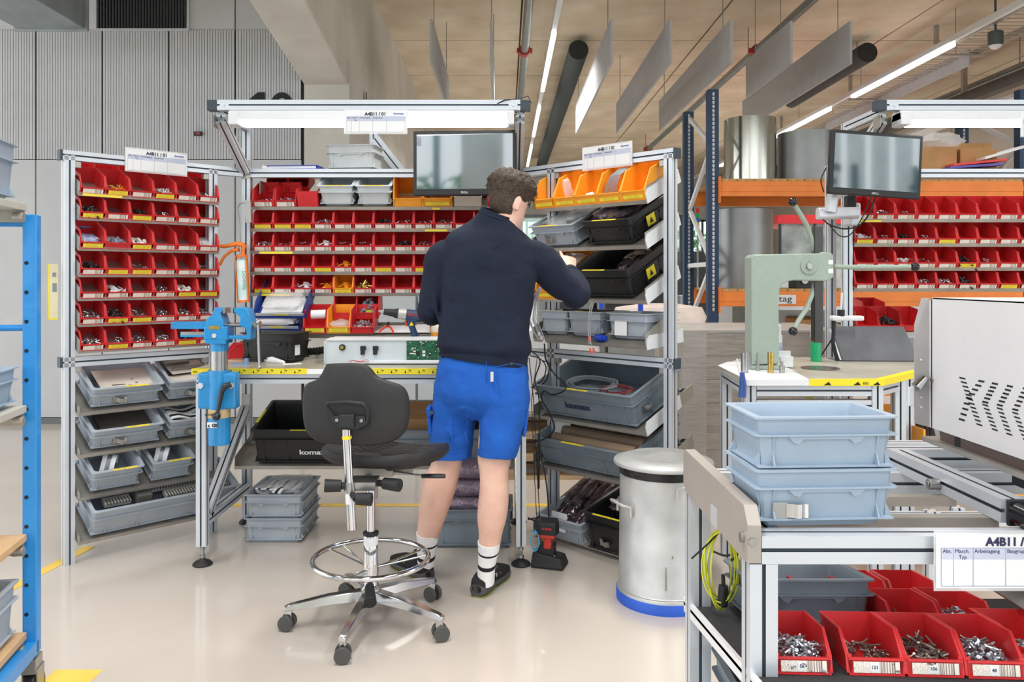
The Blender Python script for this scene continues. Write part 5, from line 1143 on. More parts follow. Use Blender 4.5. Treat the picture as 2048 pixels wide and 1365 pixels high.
# ================================================================ second workstation on the right
S2X0, S2X1 = 1.85, 3.32
st2 = thing('workbench', 'second aluminium workstation with lamp beam and red bin rows at right', 'workbench', MBN)
T2 = [1.629, 1.497, 1.368, 1.2555]
upper_frame(st2, S2X0, S2X1, T2, '')
for x in (S2X0, S2X1): foot(x, 0, st2)
G5 = 'red bins of the right workstation'
def r2(k, spec, where): row(MBN, T2[k], 12, 1.876, .1105, spec, where, G5)
r2(0, ['w', 'wn', 'wt', 'w', 'w', 'w', 'w', 'w', 'w', 'w', 'w', 'w'], 'from left in the top row of the right workstation')
r2(1, ['yc', 'wt', 'wk', 'wt', 'y', 'w', 'w', 'w', 'w', 'w', 'w', 'w'], 'from left in the second row of the right workstation')
r2(2, ['w', 'wt', 'wc', 'wt', 'w', 'yd', 'wt', 'w', 'w', 'w', 'w', 'w'], 'from left in the third row of the right workstation')
r2(3, ['w', 'w', 'w', 'ws', 'ws', 'wd', 'w', 'y', 'w', 'w', 'w', 'w'], 'from left in the bottom row of the right workstation')
part('label_strip', MB().bx(1.89, 2.02, -.0345, -.0325, T2[0] - .004, T2[0] + .007), LBLY, st2, label='yellow tray label')
tray(S2X0 + .03, S2X1 - .03, -.05, 1.03, .3, R(4), st2, name='lower_tray', side=.02)
for i, (x, y, z) in enumerate(((1.95, -.03, 1.04), (2.07, -.03, 1.04), (2.19, -.03, 1.04), (2.06, .12, 1.085))):
    M_ = MBN @ TM((x, y, z), rx=R(10)); make_bin(M_, ['red bin left of the black parts behind the tablet', 'red bin with black parts behind the tablet', 'red bin right of the black parts behind the tablet', 'rear red bin raised above the others behind the tablet'][i], w=.12, l=.17, h=.10, lip=.3, group='red bins behind the tablet')
    if i == 1: pile(M_ @ TM((0, .06, .02)), 'peg', 30, .09, .1, .04, PBLK, 'black plugs in the red bin behind the tablet', 2, 1.4)
# cardboard boxes and folders on its top shelf
TS = MBN @ MX.Translation((0, 0, 1.915))
single('cardboard_box', MB().bx(0, .26, 0, .2, 0, .13), CARD, 'left brown cardboard box on the top shelf of the right workstation', 'box', M=TS @ MX.Translation((2.22, .06, 0)), bevel=.002)
single('cardboard_box', MB().bx(0, .20, 0, .2, 0, .12), CARD, 'right brown cardboard box on the top shelf of the right workstation', 'box', M=TS @ MX.Translation((2.50, .06, 0)), bevel=.002)
bag(TS @ MX.Translation((2.42, .12, .125)), .22, .16, .09, CLEAR, 'clear plastic bag on the cardboard boxes of the right workstation', 61)
for i, (c, lab) in enumerate((('#d23a3a', 'red folder on the top shelf at right'), ('#5a4a9a', 'violet folder beneath the red folder at right'), ('#dfe3e8', 'white folder leaning on the red folder at right'))):
    single('folder', MB().bx(0, .30, 0, .2, 0, .012), mat('folder_' + ['red', 'violet', 'white'][i], c, .5), lab, 'folder', M=TS @ TM((2.42 + (0, -.02, .17)[i], -.02, (.014, 0, .05)[i]), ry=R((-6, -4, -16)[i]), rz=R(3)))
sheet_sign(MX.Translation(at(2028, 276, 3.9) + V((0, -.055, 0))), 'laminated sign on the lamp beam of the right workstation')
# screen, arm, cables
mo = TM(at(1750, 393, 3.92), rz=R(6)) @ MX.Rotation(R(3), 4, 'Y')
monitor(mo, 'black flat screen on an arm at the left of the right workstation', .475, .315)
ma = thing('swivel_arm', 'silver swivel arm carrying the right flat screen', 'monitor arm', (1.80, 4.2, 1.5))
SIL = mat('silver_painted', '#c9ccd3', .35, .3)
part('lower_arm', MB().loft([[V((x, y, z)) + V((0, b * .03, a * .03)) for a, b in ((1, .6), (.6, 1), (-.6, 1), (-1, .6), (-1, -.6), (-.6, -1), (.6, -1), (1, -.6))] for x, y, z in [tuple(at(1635, 428, 4.0)), tuple(at(1715, 426, 4.15))]]), SIL, ma, True, smooth=40, bevel=.004)
part('upper_arm', MB().cyl(at(1660, 425, 4.0), at(1668, 380, 4.0), .03, n=18).cyl(at(1668, 395, 4.0), at(1700, 370, 3.97), .024, n=14), SIL, ma, True, smooth=40)
part('clamp', MB().box(tuple(at(1703, 430, 4.26)), (.06, .10, .12)), SIL, ma, True, bevel=.01); part('joint', MB().box(tuple(at(1700, 405, 4.2)), (.05, .05, .07)), BLACK, ma, True, bevel=.006)
cable([(1750, 395, 4.0), (1740, 425, 4.0), (1720, 450, 4.05), (1690, 458, 4.05), (1660, 450, 4.05), (1645, 438, 4.0)], .004, 'black screen cable looping below the right screen')
cable([(1742, 395, 4.0), (1722, 440, 4.02), (1700, 470, 4.05), (1680, 472, 4.05), (1660, 452, 4.05)], .003, 'thin black cable loop below the right screen')
cable([(1653, 335, 4.02), (1642, 360, 4.02), (1648, 385, 4.02)], .003, 'short cable behind the left edge of the right screen')

# ================================================================ corner table with the arbor press
ct = thing('corner_table', 'aluminium corner table with grey top and yellow taped edge under the green press', 'table', (1.3, 3.7, 0))
poly = [(.985, 3.27), (1.543, 3.27), (1.85, 3.58), (3.3, 3.58), (3.3, 4.2), (1.25, 4.2), (1.01, 3.79)]
part('worktop', MB().prism([(x, y, .885) for x, y in poly], (0, 0, .022)), mat('grey_worktop', '#b5b1a3', .3), ct, True, bevel=.001)
part('white_board', MB().prism([(x, y, .9072) for x, y in ((.983, 3.266), (1.24, 3.266), (1.30, 3.67), (1.25, 3.95), (1.10, 3.95), (1.008, 3.79))], (0, 0, .003)).bx(.983, 1.24, 3.263, 3.268, .884, .909), WHITEMET, ct, True)
part('edge_tape', MB().prism([(1.24, 3.262, .883), (1.545, 3.262, .883), (1.545, 3.262, .9085), (1.24, 3.262, .9085)], (0, .006, 0)), YEL, ct, True, label='yellow ESD edge tape')
part('edge_tape', MB().prism([(1.545, 3.262, .883), (1.856, 3.574, .883), (1.856, 3.574, .9085), (1.545, 3.262, .9085)], (-.004, .006, 0)).prism([(1.545, 3.262, .908), (1.856, 3.574, .908), (1.83, 3.60, .908), (1.53, 3.30, .908)], (0, 0, .001)), YEL, ct, True, label='yellow ESD edge tape')
part('edge_tape', MB().prism([(1.24, 3.262, .908), (1.545, 3.262, .908), (1.53, 3.295, .908), (1.25, 3.28, .908)], (0, 0, .001)), YEL, ct, True, label='yellow ESD edge tape')
g = MB()
for x in (1.30, 1.42, 1.50): g.prism([(x, 3.2612, .886), (x + .03, 3.2612, .886), (x + .02, 3.2612, .90)], (0, -.0004, 0))
part('warning_marks', g, INK, ct, True, kind='stuff'); text('lettering', 'ESD', .014, MX.Translation((.16 , -.4395, .889)) @ UP, INK, ct)
for a, b, nm in (((1.005, 3.295, 0), (1.005, 3.295, .884), 'leg'), ((1.525, 3.295, 0), (1.525, 3.295, .884), 'leg'), ((1.70, 3.46, 0), (1.70, 3.46, .884), 'leg'), ((1.82, 3.62, 0), (1.82, 3.62, .884), 'leg'), ((1.05, 3.80, 0), (1.05, 3.80, .884), 'leg'),
                 ((1.03, 3.295, .862), (1.50, 3.295, .862), 'rail'), ((1.03, 3.295, .80), (1.50, 3.295, .80), 'rail'), ((1.01, 3.32, .862), (1.045, 3.78, .862), 'rail'), ((1.54, 3.31, .862), (1.68, 3.45, .862), 'rail'), ((1.01, 3.32, .25), (1.05, 3.78, .25), 'rail')): beam(nm, a, b, ct, world=True)
PG = mat('sage_green_cast_iron', '#98a79b', .42, 0, var=.015, vs=30, bump=.12, bs=120, coat=.15)
pr = thing('arbor_press', 'pale green cast iron arbor press with ball levers on the corner table', 'press', (1.25, 3.66, .91))
yp = 3.60
def PP(u, v): p = at(u, v, yp); return (p.x, yp, p.z)
fr = [(1503, 731), (1502, 516), (1505, 511), (1511, 509), (1640, 507), (1645, 504), (1660, 505), (1667, 509), (1668, 555), (1655, 563), (1590, 561), (1577, 563), (1566, 568), (1560, 578), (1558, 600), (1559, 728)]
part('frame', MB().prism([PP(*q) for q in fr], (0, .10, 0)), PG, pr, True, bevel=.006)
part('base_foot', MB().bx(1.105, 1.24, 3.595, 3.72, .911, .93), PG, pr, True, bevel=.006)
part('boss', MB().cyl((1.366, 3.592, 1.376), (1.366, 3.60, 1.376), .036, n=32), PG, pr, True, smooth=40, bevel=.001); part('shaft_end', MB().cyl((1.366, 3.58, 1.376), (1.366, 3.60, 1.376), .014, n=20), STEEL, pr, True, smooth=40, bevel=.002)
for s in (-1, 1): part('bolt', MB().cyl((1.366, 3.59, 1.376 + s * .026), (1.366, 3.595, 1.376 + s * .026), .005, n=8), PG, pr, True)
def lever(pts, nm):
    q = [at(u, v, y) for u, v, y in pts]
    l = part(nm, MB().tube(q, [.011] * (len(q) - 1) + [.009], 12), PG, pr, True, smooth=60)
    part('ball_grip', MB().sphere(q[-1], .020, 18), mat('black_glossy_ball', '#17171a', .15), l, True, smooth=60)
lever([(1632, 512, 3.66), (1622, 475, 3.64), (1612, 448, 3.62), (1598, 425, 3.60), (1586, 404, 3.58)], 'lever_arm')
lever([(1632, 560, 3.66), (1624, 590, 3.64), (1612, 620, 3.62), (1598, 640, 3.60), (1586, 663, 3.58)], 'lever_arm')
lever([(1668, 534, 3.66), (1740, 535, 3.66), (1830, 534, 3.62)], 'lever_arm')
part('ram', MB().bx(1.405, 1.445, 3.63, 3.67, 1.03, 1.56), DARKMET, pr, True, bevel=.003)
part('ram_teeth', MB().bx(1.401, 1.405, 3.635, 3.665, 1.04, 1.27), BLACK, pr, True)
part('sticker', MB().bx(1.455, 1.476, 3.5985, 3.60, 1.385, 1.405).bx(1.455, 1.476, 3.5985, 3.60, 1.345, 1.365), PAPER, pr, True)
# parts on the white board and table
SB = .911
for i, (u, v, r, h, m, lab) in enumerate(((1489, 745, .016, .085, STEEL, 'thick steel cylinder at the left on the white board'), (1499, 739, .012, .075, STEEL, 'steel cylinder behind the thick one on the white board'), (1515, 742, .008, .08, STEEL, 'slim stepped steel pin on the white board'), (1541, 746, .013, .088, BRASS, 'tall brass cylinder on the white board'), (1550, 738, .010, .085, BRASS, 'brass cylinder behind the tall one on the white board'), (1564, 746, .012, .05, STEEL, 'short steel cylinder with a smaller top on the white board'))):
    y = F * (H - SB) / (v - CY); mb = MB().lathe([(r, 0), (r, h * (.6 if i in (2, 5) else 1)), (r * .5, h * (.62 if i in (2, 5) else 1)), (r * .5, h)], n=22)
    single('metal_cylinder', mb, m, lab, 'metal part', 'turned metal parts on the white board', smooth=40, bevel=0, M=MX.Translation(((u - CX) * y / F, y, SB)))
single('plastic_block', MB().bx(-.03, .03, -.03, .03, 0, .05).bx(-.02, .04, .03, .07, 0, .07), mat('clear_grey_block', '#dfe2e4', .2), 'white square block next to the press column on the white board', 'block', M=MX.Translation((1.30, 3.72, SB)), bevel=.002)
b1 = thing('spray_can', 'white bottle with blue print behind the press column', 'bottle', (1.285, 3.80, .908)); part('can_body', MB().lathe([(.03, 0), (.031, .14), (.024, .155)], n=24), WHITEMET, b1, smooth=40); part('cap', MB().lathe([(.026, .155), (.026, .19), (.02, .195)], n=24), mat('pale_cap', '#e8e9ec', .4), b1, smooth=40); part('print', MB().lathe([(.0312, .03), (.0312, .11)], n=24), mat('blue_white_print', '#d4d9e6', .4, var=.3, vs=40, var2='#8b95c4'), b1, smooth=40)
b2 = thing('spray_can', 'green and white spray can standing behind the press ram', 'bottle', (1.555, 4.0, .908)); part('can_body', MB().lathe([(.026, 0), (.026, .16), (.02, .175)], n=24), mat('emerald_print', '#16a56c', .35), b2, smooth=40); part('cap', MB().lathe([(.0265, .12), (.0265, .185), (.022, .19)], n=24), WHITEMET, b2, smooth=40); part('band', MB().lathe([(.0266, .10), (.0266, .11)], n=24), mat('red_band', '#d0332f', .4), b2, smooth=40)
single('steel_disc', MB().lathe([(.085, 0), (.085, .003)], n=36), mat('dark_disc', '#6f6d66', .25, .5), 'flat dark round plate on the grey corner table', 'disc', M=MX.Translation((1.45, 3.68, .908)), smooth=40)
tb = thing('tablet', 'tablet in a dark grey folding case leaning on the corner table', 'tablet', TM((1.66, 4.0, .911), rz=R(-4), rx=R(-28)))
part('case_cover', MB().loft([[V((x, y, z)) for x, z in ((0.03, 0), (.40, 0.0), (.36, .19), (-.0, .19))] for y in (0, .012)]), mat('dark_grey_case', '#62646a', .6, 0, var=.08, vs=8, bump=.1, bs=200), tb, bevel=.004)
part('tablet_edge', MB().loft([[V((x, y, z)) for x, z in ((.02, .01), (.04, .0), (.01, .18), (-.01, .18))] for y in (.012, .022)]), ALU, tb)
part('stand_flap', MB().bx(.0, .32, .0, .16, -.002, .002).xf(MX.Translation((0, .01, .0)) @ MX.Rotation(R(28), 4, 'X')), mat('dark_grey_case'), tb)
cable([(1700, 700, 4.15), (1690, 675, 4.12), (1678, 655, 4.12), (1668, 672, 4.15), (1650, 700, 4.18), (1642, 712, 4.2)], .004, 'black cable curling between the press and the tablet')
lp = thing('magnifier_foot', 'white clamp holder with black joint beside the right bench post', 'holder', (1.72, 4.0, 1.1)); part('bar', MB().bx(1.63, 1.79, 3.98, 4.03, 1.11, 1.135), WHITEMET, lp, True, bevel=.008); part('joint', MB().cyl((1.68, 4.0, 1.13), (1.68, 4.0, 1.165), .018, n=16), BLACK, lp, True, smooth=40); part('rod', MB().cyl((1.68, 4.0, 1.16), (1.685, 4.0, 1.25), .006, n=8), WHITEMET, lp, True); part('lower_arm', MB().tube([(1.645, 4.0, 1.11), (1.64, 4.0, 1.0), (1.67, 4.02, .91)], .010, 8), BLACK, lp, True)
# second frame post just left of the right bench and its cross pieces
pf = thing('support_post', 'single aluminium post standing behind the press lever', 'post', (1.81, 4.45, 0)); part('post', prof((1.81, 4.45, 0), (1.81, 4.45, 1.95)), AM, pf, True)
# items in the bench interior seen below the corner table
single('blue_pistol_handle', MB().tube([(0, 0, .10), (.004, 0, .05), (.0, 0, 0)], [.010, .014, .016], 10), mat('navy_plastic', '#2d4f93', .4), 'blue tool handle hanging at the corner table edge', 'tool', smooth=50, M=MX.Translation(at(1484, 795, 3.24)))
single('white_wire', MB().tube([at(1484, 770, 3.24), at(1478, 745, 3.24), at(1474, 718, 3.24)], .003, 6), PWHITE, 'white wire rising from the blue tool handle', 'wire', smooth=50)
yl = MB()
for k in range(6): yl.tube([V((1.51 + .012 * math.cos(t + k) + .003 * k, 4.0, .66 + .07 * math.sin(t))) for t in [2 * math.pi * i / 20 for i in range(20)]], .003, 5, closed=True)
single('cable_coil', yl, mat('yellow_green_cable', '#b9c23a', .4), 'yellow green cable coil hanging below the corner table', 'cable', smooth=60)
lb = thing('storage_box', 'orange crate with thick grey cable coils below the right workstation', 'crate', (1.95, 3.55, .42))
part('crate_body', MB().bx(1.83, 2.55, 3.5, 3.51, .38, .62).bx(1.83, 2.55, 3.95, 3.96, .38, .70).bx(1.83, 1.84, 3.5, 3.96, .38, .66).bx(1.83, 2.55, 3.5, 3.96, .37, .38), ORANGE, lb, True)
cl = MB()
for k in range(10): cl.tube([V((1.93 + .022 * k, 3.66 + .09 * math.cos(t), .60 + .085 * math.sin(t))) for t in [2 * math.pi * i / 24 for i in range(24)]], .011, 6, closed=True)
single('cable_coil', cl, GCAB, 'thick grey cable coil in the orange crate behind the machine rail', 'cable', smooth=60)
beam_t = thing('floor_frame', 'low aluminium frame with legs behind the rail', 'frame', (1.6, 3.2, 0))
for p, q in (((1.60, 3.0, 0), (1.60, 3.0, .45)), ((1.72, 3.05, 0), (1.72, 3.05, .45)), ((1.35, 3.0, .42), (2.6, 3.0, .42))): beam('profile_bar', p, q, beam_t, world=True)

# ================================================================ foreground table
FM = 1.6
ft = thing('transport_table', 'foreground aluminium table frame with grey side plates and sloping lower shelf', 'table', (.9, 1.85, 0))
S = .055
GP = mat('taupe_painted_plate', '#aaa39c', .45, .2, var=.02)
beam('front_leg', (.509, FM, 0), (.509, FM, .758), ft, S, world=True); beam('rear_leg', (.509, 2.11, 0), (.509, 2.11, .80), ft, S, world=True); beam('rear_leg', (1.5, 2.11, 0), (1.5, 2.11, .80), ft, S, world=True); beam('front_leg', (1.5, FM, 0), (1.5, FM, .758), ft, S, world=True)
beam('front_beam', (.505, FM, .786), (1.6, FM, .786), ft, S, world=True); beam('side_rail', (.535, FM + .03, .786), (.535, 2.11, .786), ft, S * .9, world=True)
beam('rear_beam', (.53, 2.11, .786), (1.6, 2.11, .786), ft, S, world=True)
part('side_plate', MB().prism([(.477, y, z) for y, z in ((1.572, .76), (1.572, .835), (1.60, .868), (2.12, .868), (2.14, .85), (2.14, .775), (2.12, .757), (1.60, .757))], (.027, 0, 0)), GP, ft, True, bevel=.001)
part('plate_bolt', MB().cyl((.485, 1.568, .803), (.485, 1.572, .803), .008, n=6).cyl((.47, 1.60, .803), (.477, 1.60, .803), .010, n=12), STEEL, ft, True)
part('notch_plate', MB().bx(.4755, .477, 1.80, 1.85, .757, .80), ALU, ft, True)
for y, z, nm in ((1.70, .786, 'cross_bar'), (1.86, .786, 'cross_bar')): part(nm, MB().bx(.56, 1.05, y, y + .03, .79, .812), SHEET, ft, True)
sh = TM((0, 1.53, .541), rx=R(-8))
part('sloping_shelf', MB().bx(.483, 1.6, 0, .64, -.012, -.004, T=sh).bx(.483, .492, 0, .64, -.03, .008, T=sh), WHITEMET, ft, True)
part('foam_mat', MB().bx(.493, 1.6, 0, .64, -.004, .002, T=sh), mat('black_foam', '#343436', .9, 0, var=.25, vs=300, bump=.6, bs=260), ft, True, label='black foam mat')
part('lower_rail', prof((.509, FM + .03, .19), (.509, 2.08, .19), .045), AM, ft, True); part('lower_shelf', MB().bx(.53, 1.6, 1.60, 2.12, .195, .20), WHITEMET, ft, True)
# conveyor rails on top
def rail(p0, p1, s, name, label):
    t = thing(name, label, 'rail', p0); part('profile_bar', prof(p0, p1, s), AM, t, True); return t
r1 = rail((1.055, 1.662, .838), (1.055, 2.14, .838), .05, 'slide_rail', 'thick aluminium rail with a round knob on the foreground table')
part('rail_knob', MB().cyl((1.03, 1.90, .832), (1.005, 1.90, .832), .013, n=20).cyl((1.005, 1.90, .832), (1.003, 1.90, .832), .007, n=16), STEEL, r1, True, smooth=40, bevel=.002)
part('end_plate', MB().bx(1.04, 1.085, 1.652, 1.662, .808, .862), BLACK, r1, True, bevel=.003); part('roller', MB().cyl((1.06, 1.652, .835), (1.06, 1.58, .835), .024, .022, n=22), mat('dark_steel_roller', '#3a3c40', .2, .8), r1, True, smooth=40, bevel=.002)
for i, y in enumerate((1.59, 1.61)): pass
r2_ = rail((1.03, 2.165, .838), (1.7, 2.165, .838), .05, 'cross_rail', 'aluminium cross rail behind the slide rail'); r3 = rail((1.03, 2.42, .78), (1.9, 2.42, .78), .05, 'cross_rail', 'blue-grey cross rail further behind the slide rail'); r4 = rail((.98, 2.70, .745), (2.0, 2.70, .745), .05, 'cross_rail', 'rearmost cross rail between the foreground table and the floor')
rl = thing('flat_bar', 'flat grey metal bar right of the stacked crates', 'bar', (.9, 2.1, .72)); part('bar', MB().bx(.80, 1.12, 2.12, 2.14, .735, .76), GP, rl, True)
# stacked crates on the table
for i in range(2): make_crate(TM((.648, 1.715, .8135 + .107 * i), rz=R(3)), ['lower pale blue-grey crate of the stack on the foreground table', 'upper pale blue-grey crate of the stack on the foreground table'][i], w=.30, l=.20, h=.12, m=mat('light_blue_grey_plastic', '#9fb1c3', .38, 0, var=.02, vs=9), tape_=False, group='crates stacked on the foreground table')
cc = thing('card_clip', 'steel card clip on the front of the lower foreground crate', 'clip', TM((.578, 1.627, .832), rz=R(3)))
part('plate', MB().bx(-.036, -.004, -.004, -.002, 0, .034), STEEL, cc, bevel=.002)
part('spring', MB().loft([[V((x, y, 0.004)), V((x, y, .032)), V((x, y - .0015, .032)), V((x, y - .0015, .004))] for x, y in ((-.008, -.004), (.004, -.008), (.012, -.014), (.022, -.012), (.027, -.006), (.034, -.012))]), CHROME, cc, smooth=50)
# sign
sheet_sign(MX.Translation(at(1872, 1177, 1.555)), 'large laminated sign hanging on the front beam of the foreground table')
# bins on the sloping shelf
def fb(x, y, rz=-4): return sh @ TM((x, y - 1.53, .003), rz=R(rz))
G6 = 'red bins on the sloping shelf of the foreground table'
FB = [(.592, 1.585, '56', ('screw', 200, ZINC, 'long zinc screws'), 'leftmost front'), (.733, 1.578, '121', ('screw', 60, mat('bronze_screws', '#8f8780', .3, .8), 'small heap of hex screws'), 'second front'), (.845, 1.570, '106', ('screw', 110, mat('bronze_screws'), 'short pan-head screws'), 'third front'), (.958, 1.560, '49', ('screw', 190, ZINC, 'bright small screws'), 'fourth front'), (1.075, 1.60, None, ('screw', 60, ZINC, 'screws at the right frame edge'), 'fifth front'),
      (.925, 1.785, None, ('screw', 90, mat('bronze_screws'), 'mixed screws'), 'left middle'), (1.045, 1.79, None, ('screw', 110, ZINC, 'tiny zinc screws'), 'right middle'), (.905, 1.99, None, None, 'left rear'), (1.03, 1.99, None, ('block', 20, PBLK, 'dark parts'), 'right rear'), (.79, 2.02, None, None, 'hidden rear')]
for i, (x, y, num, pk, pos) in enumerate(FB):
    M_ = fb(x, y); b = make_bin(M_, '%s red bin on the foreground sloping shelf%s' % (pos, ' holding ' + pk[3] if pk else ', empty'), w=.108, l=.165, h=.078, lab='w' if i < 5 else None, group=G6)
    if pk: pile(M_ @ MX.Translation((0, .062, .003)), pk[0], pk[1], .084, .12, .048 if pk[1] > 100 else .034, pk[2], '%s in the %s red bin of the foreground shelf' % (pk[3], pos), 10 + i, 1.2)
    if num:
        part('number_tag', MB().bx(-.012, .004, -.0042, -.0036, .008, .024), PAPER, b); text('lettering', num, .009, MX.Translation((-.004, -.0044, .013)) @ UP, INKB, b, 'CENTER', ext=.0001, bold=.0002)
make_crate(fb(.725, 1.99, 0), 'grey crate on the sloping shelf behind the front red bins', w=.30, l=.24, h=.115, m=GREYD, tape_=False)
single('card_clip', clip_mb(0, 0, 0), [mat('dark_red_clip', '#5e3a44', .3, .4)], 'dark reddish clip on the front of the grey crate under the table', 'clip', M=fb(.60, 1.872, 0) @ MX.Translation((0, 0, .04)))
single('sheet_chute', MB().bx(0, .35, 0, .5, 0, .004), STEEL, 'shiny sloping steel sheet right of the red bins under the table', 'sheet', M=TM((1.125, 1.62, .60), ry=R(-14)))
# lower crate with pink wrap
make_crate(TM((.83, 1.87, .20)), 'grey crate with pink bubble wrap on the lowest foreground shelf', w=.60, l=.40, h=.17, m=GREYD, tape_=False, grip='y')
bag(TM((.70, 1.88, .24)), .30, .30, .12, PINKBAG, 'pink bubble wrap in the lowest foreground crate', 71)
# yellow-green earth cable
g = MB(); rr = random.Random(3)
for k in range(7):
    w_ = rr.uniform(.03, .05); hh = rr.uniform(.07, .098); cx = rr.uniform(-.006, .006)
    g.tube([V((cx + w_ * math.cos(t), .01 * math.sin(t * 2 + k), -.1 + hh * math.sin(t))) + V((0, 0, .098 - hh)) for t in [2 * math.pi * i / 28 for i in range(28)]], .0022, 6, mi=k % 2, closed=True)
co = single('earth_cable_coil', g, [mat('yellow_green_cable'), mat('lime_cable', '#d3cf2e', .4)], 'yellow and green earth cable coil hanging from the grey side plate', 'cable', smooth=60, M=MX.Translation(at(1443, 1062, 2.0)))
single('cable_tie', MB().tube([at(1440, 1064, 2.0), at(1412, 1092, 1.97), at(1383, 1118, 1.95)], .0022, 6), WIREB, 'long black cable tie around the yellow green coil', 'cable tie', smooth=50)
single('cable_plug', MB().cyl(at(1447, 1172, 2.0), at(1445, 1212, 2.0), .012, .013, n=14).cyl(at(1446, 1150, 2.0), at(1447, 1175, 2.0), .005, n=8), BLACK, 'black plug at the bottom of the yellow green coil', 'plug', smooth=40)
cable([(1425, 1103, 2.05), (1450, 1112, 2.03), (1475, 1108, 2.0), (1462, 1122, 2.0)], .003, 'black cable passing behind the yellow green coil')

# ================================================================ grey machine on the right
mc = thing('machine_cover', 'large pale grey machine cover with chevron vent slots at the right edge', 'machine', (1.1, 1.7, .93))
MG = mat('pale_grey_machine_paint', '#d6d6d8', .5, 0, var=.012, bump=.06, bs=350); MGD = mat('mid_grey_machine_paint', '#a9a6a5', .5)
part('side_panel', MB().prism([(1.10, y, z) for y, z in ((2.075, .935), (2.075, 1.262), (2.055, 1.272), (1.20, 1.272), (1.20, .935))], (.004, 0, 0)), MG, mc, True, bevel=.001)
part('end_panel', MB().prism([(x, 2.075, z) for x, z in ((1.10, .935), (1.10, 1.27), (1.082, 1.27), (1.063, 1.20), (1.063, .945))], (0, .004, 0)), MGD, mc, True)
part('roof_panel', MB().bx(1.10, 1.75, 1.2, 2.06, 1.268, 1.272), MG, mc, True); part('rear_panel', MB().bx(1.10, 1.75, 2.06, 2.065, .935, 1.27), MGD, mc, True)
part('under_frame', MB().bx(1.12, 1.7, 1.25, 2.06, .905, .935), mat('brown_metal', '#77665f', .5, .3), mc, True)
part('base_bar', MB().bx(1.10, 1.16, 1.3, 2.11, .893, .905), SHEET, mc, True)
def SP(u, v): y = 1.1 * F / (u - CX); return V((1.0995, y, H - (v - CY) * y / F))
g = MB()
def slots(a, b, n):
    for i in range(n):
        u = a[0] + (b[0] - a[0]) * i / (n - 1); v = a[1] + (b[1] - a[1]) * i / (n - 1); s = (v - CY) / (u - CX); sl = .8 if b[0] > a[0] else -.8
        g.add([SP(u - 6 - sl, v - 1.8 - 6 * s), SP(u + 6 - sl, v - 1.8 + 6 * s), SP(u + 6 + sl, v + 1.8 + 6 * s), SP(u - 6 + sl, v + 1.8 - 6 * s)], [(0, 1, 2, 3)])
slots((1925, 757), (1959, 850), 12); slots((1963, 763), (1938, 797), 5); slots((1934, 808), (1924, 840), 4)
slots((1990, 768), (1971, 805), 6); slots((1971, 811), (1990, 860), 7); slots((2020, 773), (2000, 811), 6); slots((2000, 818), (2019, 869), 7); slots((2052, 778), (2031, 820), 6); slots((2031, 827), (2052, 880), 7)
for q in g.v: q.x -= .0
part('vent_slots', g, mat('slot_black', '#1b1b1d', .8), mc, True, kind='stuff')
for u, v in ((1865, 760),): part('screw', MB().cyl(SP(u, v), SP(u, v) - V((.003, 0, 0)), .006, n=12), STEEL, mc, True)
for v in (720, 795, 815): part('screw', MB().cyl((1.078, 2.074, H - (v - CY) * 2.075 / F), (1.078, 2.071, H - (v - CY) * 2.075 / F), .0025, n=8), WHITEMET, mc, True)
part('latch', MB().cyl((1.085, 2.066, 1.065), (1.062, 2.066, 1.04), .010, .014, n=16), CHROME, mc, True, smooth=40)
part('handle_plate', MB().bx(1.045, 1.058, 2.07, 2.075, .99, 1.04), WHITEMET, mc, True, bevel=.002)
part('rubber_foot', MB().cyl((1.135, 1.98, .905), (1.135, 1.98, .94), .02, n=16), BLACK, mc, True, smooth=40)
part('black_block', MB().bx(1.12, 1.19, 1.72, 1.77, .865, .895), BLACK, mc, True, bevel=.003)

# ================================================================ blue cart on the left
MC = TM((-1.449, 2.45, 0), rz=R(11.5))
bcart = thing('blue_cart', 'tall blue shelf cart with grey crates at the left edge', 'cart', MC)
BC = mat('sky_blue_paint', '#2a8cd6', .35, 0, var=.03, coat=.3)
for x, y in ((0, 0), (-.62, 0), (0, -.92), (-.62, -.92)):
    part('post', MB().bx(x - .02, x + .02, y - .02, y + .02, .175, 1.516), BC, bcart, bevel=.003)
    cs = part('castor_fork', MB().bx(x - .02, x + .02, y - .03, y + .03, .12, .165).bx(x - .022, x - .018, y - .02, y + .04, .05, .13).bx(x + .018, x + .022, y - .02, y + .04, .05, .13), STEEL, bcart); part('wheel', MB().cyl((x - .016, y + .01, .06), (x + .016, y + .01, .06), .06, n=28), BLACK, cs, smooth=40, bevel=.004)
hole = MB().cyl((0, 0, 0), (0, .001, 0), .006, n=12).mesh('hole', mat('hole_dark', '#10202c', .8))
for i in range(14):
    z = .30 + i * .089
    if z < 1.45: o = part('hole', hole, None, bcart); o.location = (-.008, -.0212, z)
beam_b = MB().bx(-.62, 0, -.94, -.90, .175, .215).bx(-.62, 0, -.02, .02, .175, .215).bx(-.02, .02, -.92, 0, .175, .215).bx(-.64, -.60, -.92, 0, .175, .215); part('base_frame', beam_b, BC, bcart)
part('cross_rod', MB().cyl((-.62, 0, 1.17), (0, 0, 1.17), .010, n=12).cyl((-.62, 0, 1.49), (0, 0, 1.49), .012, n=12), BC, bcart, smooth=40)
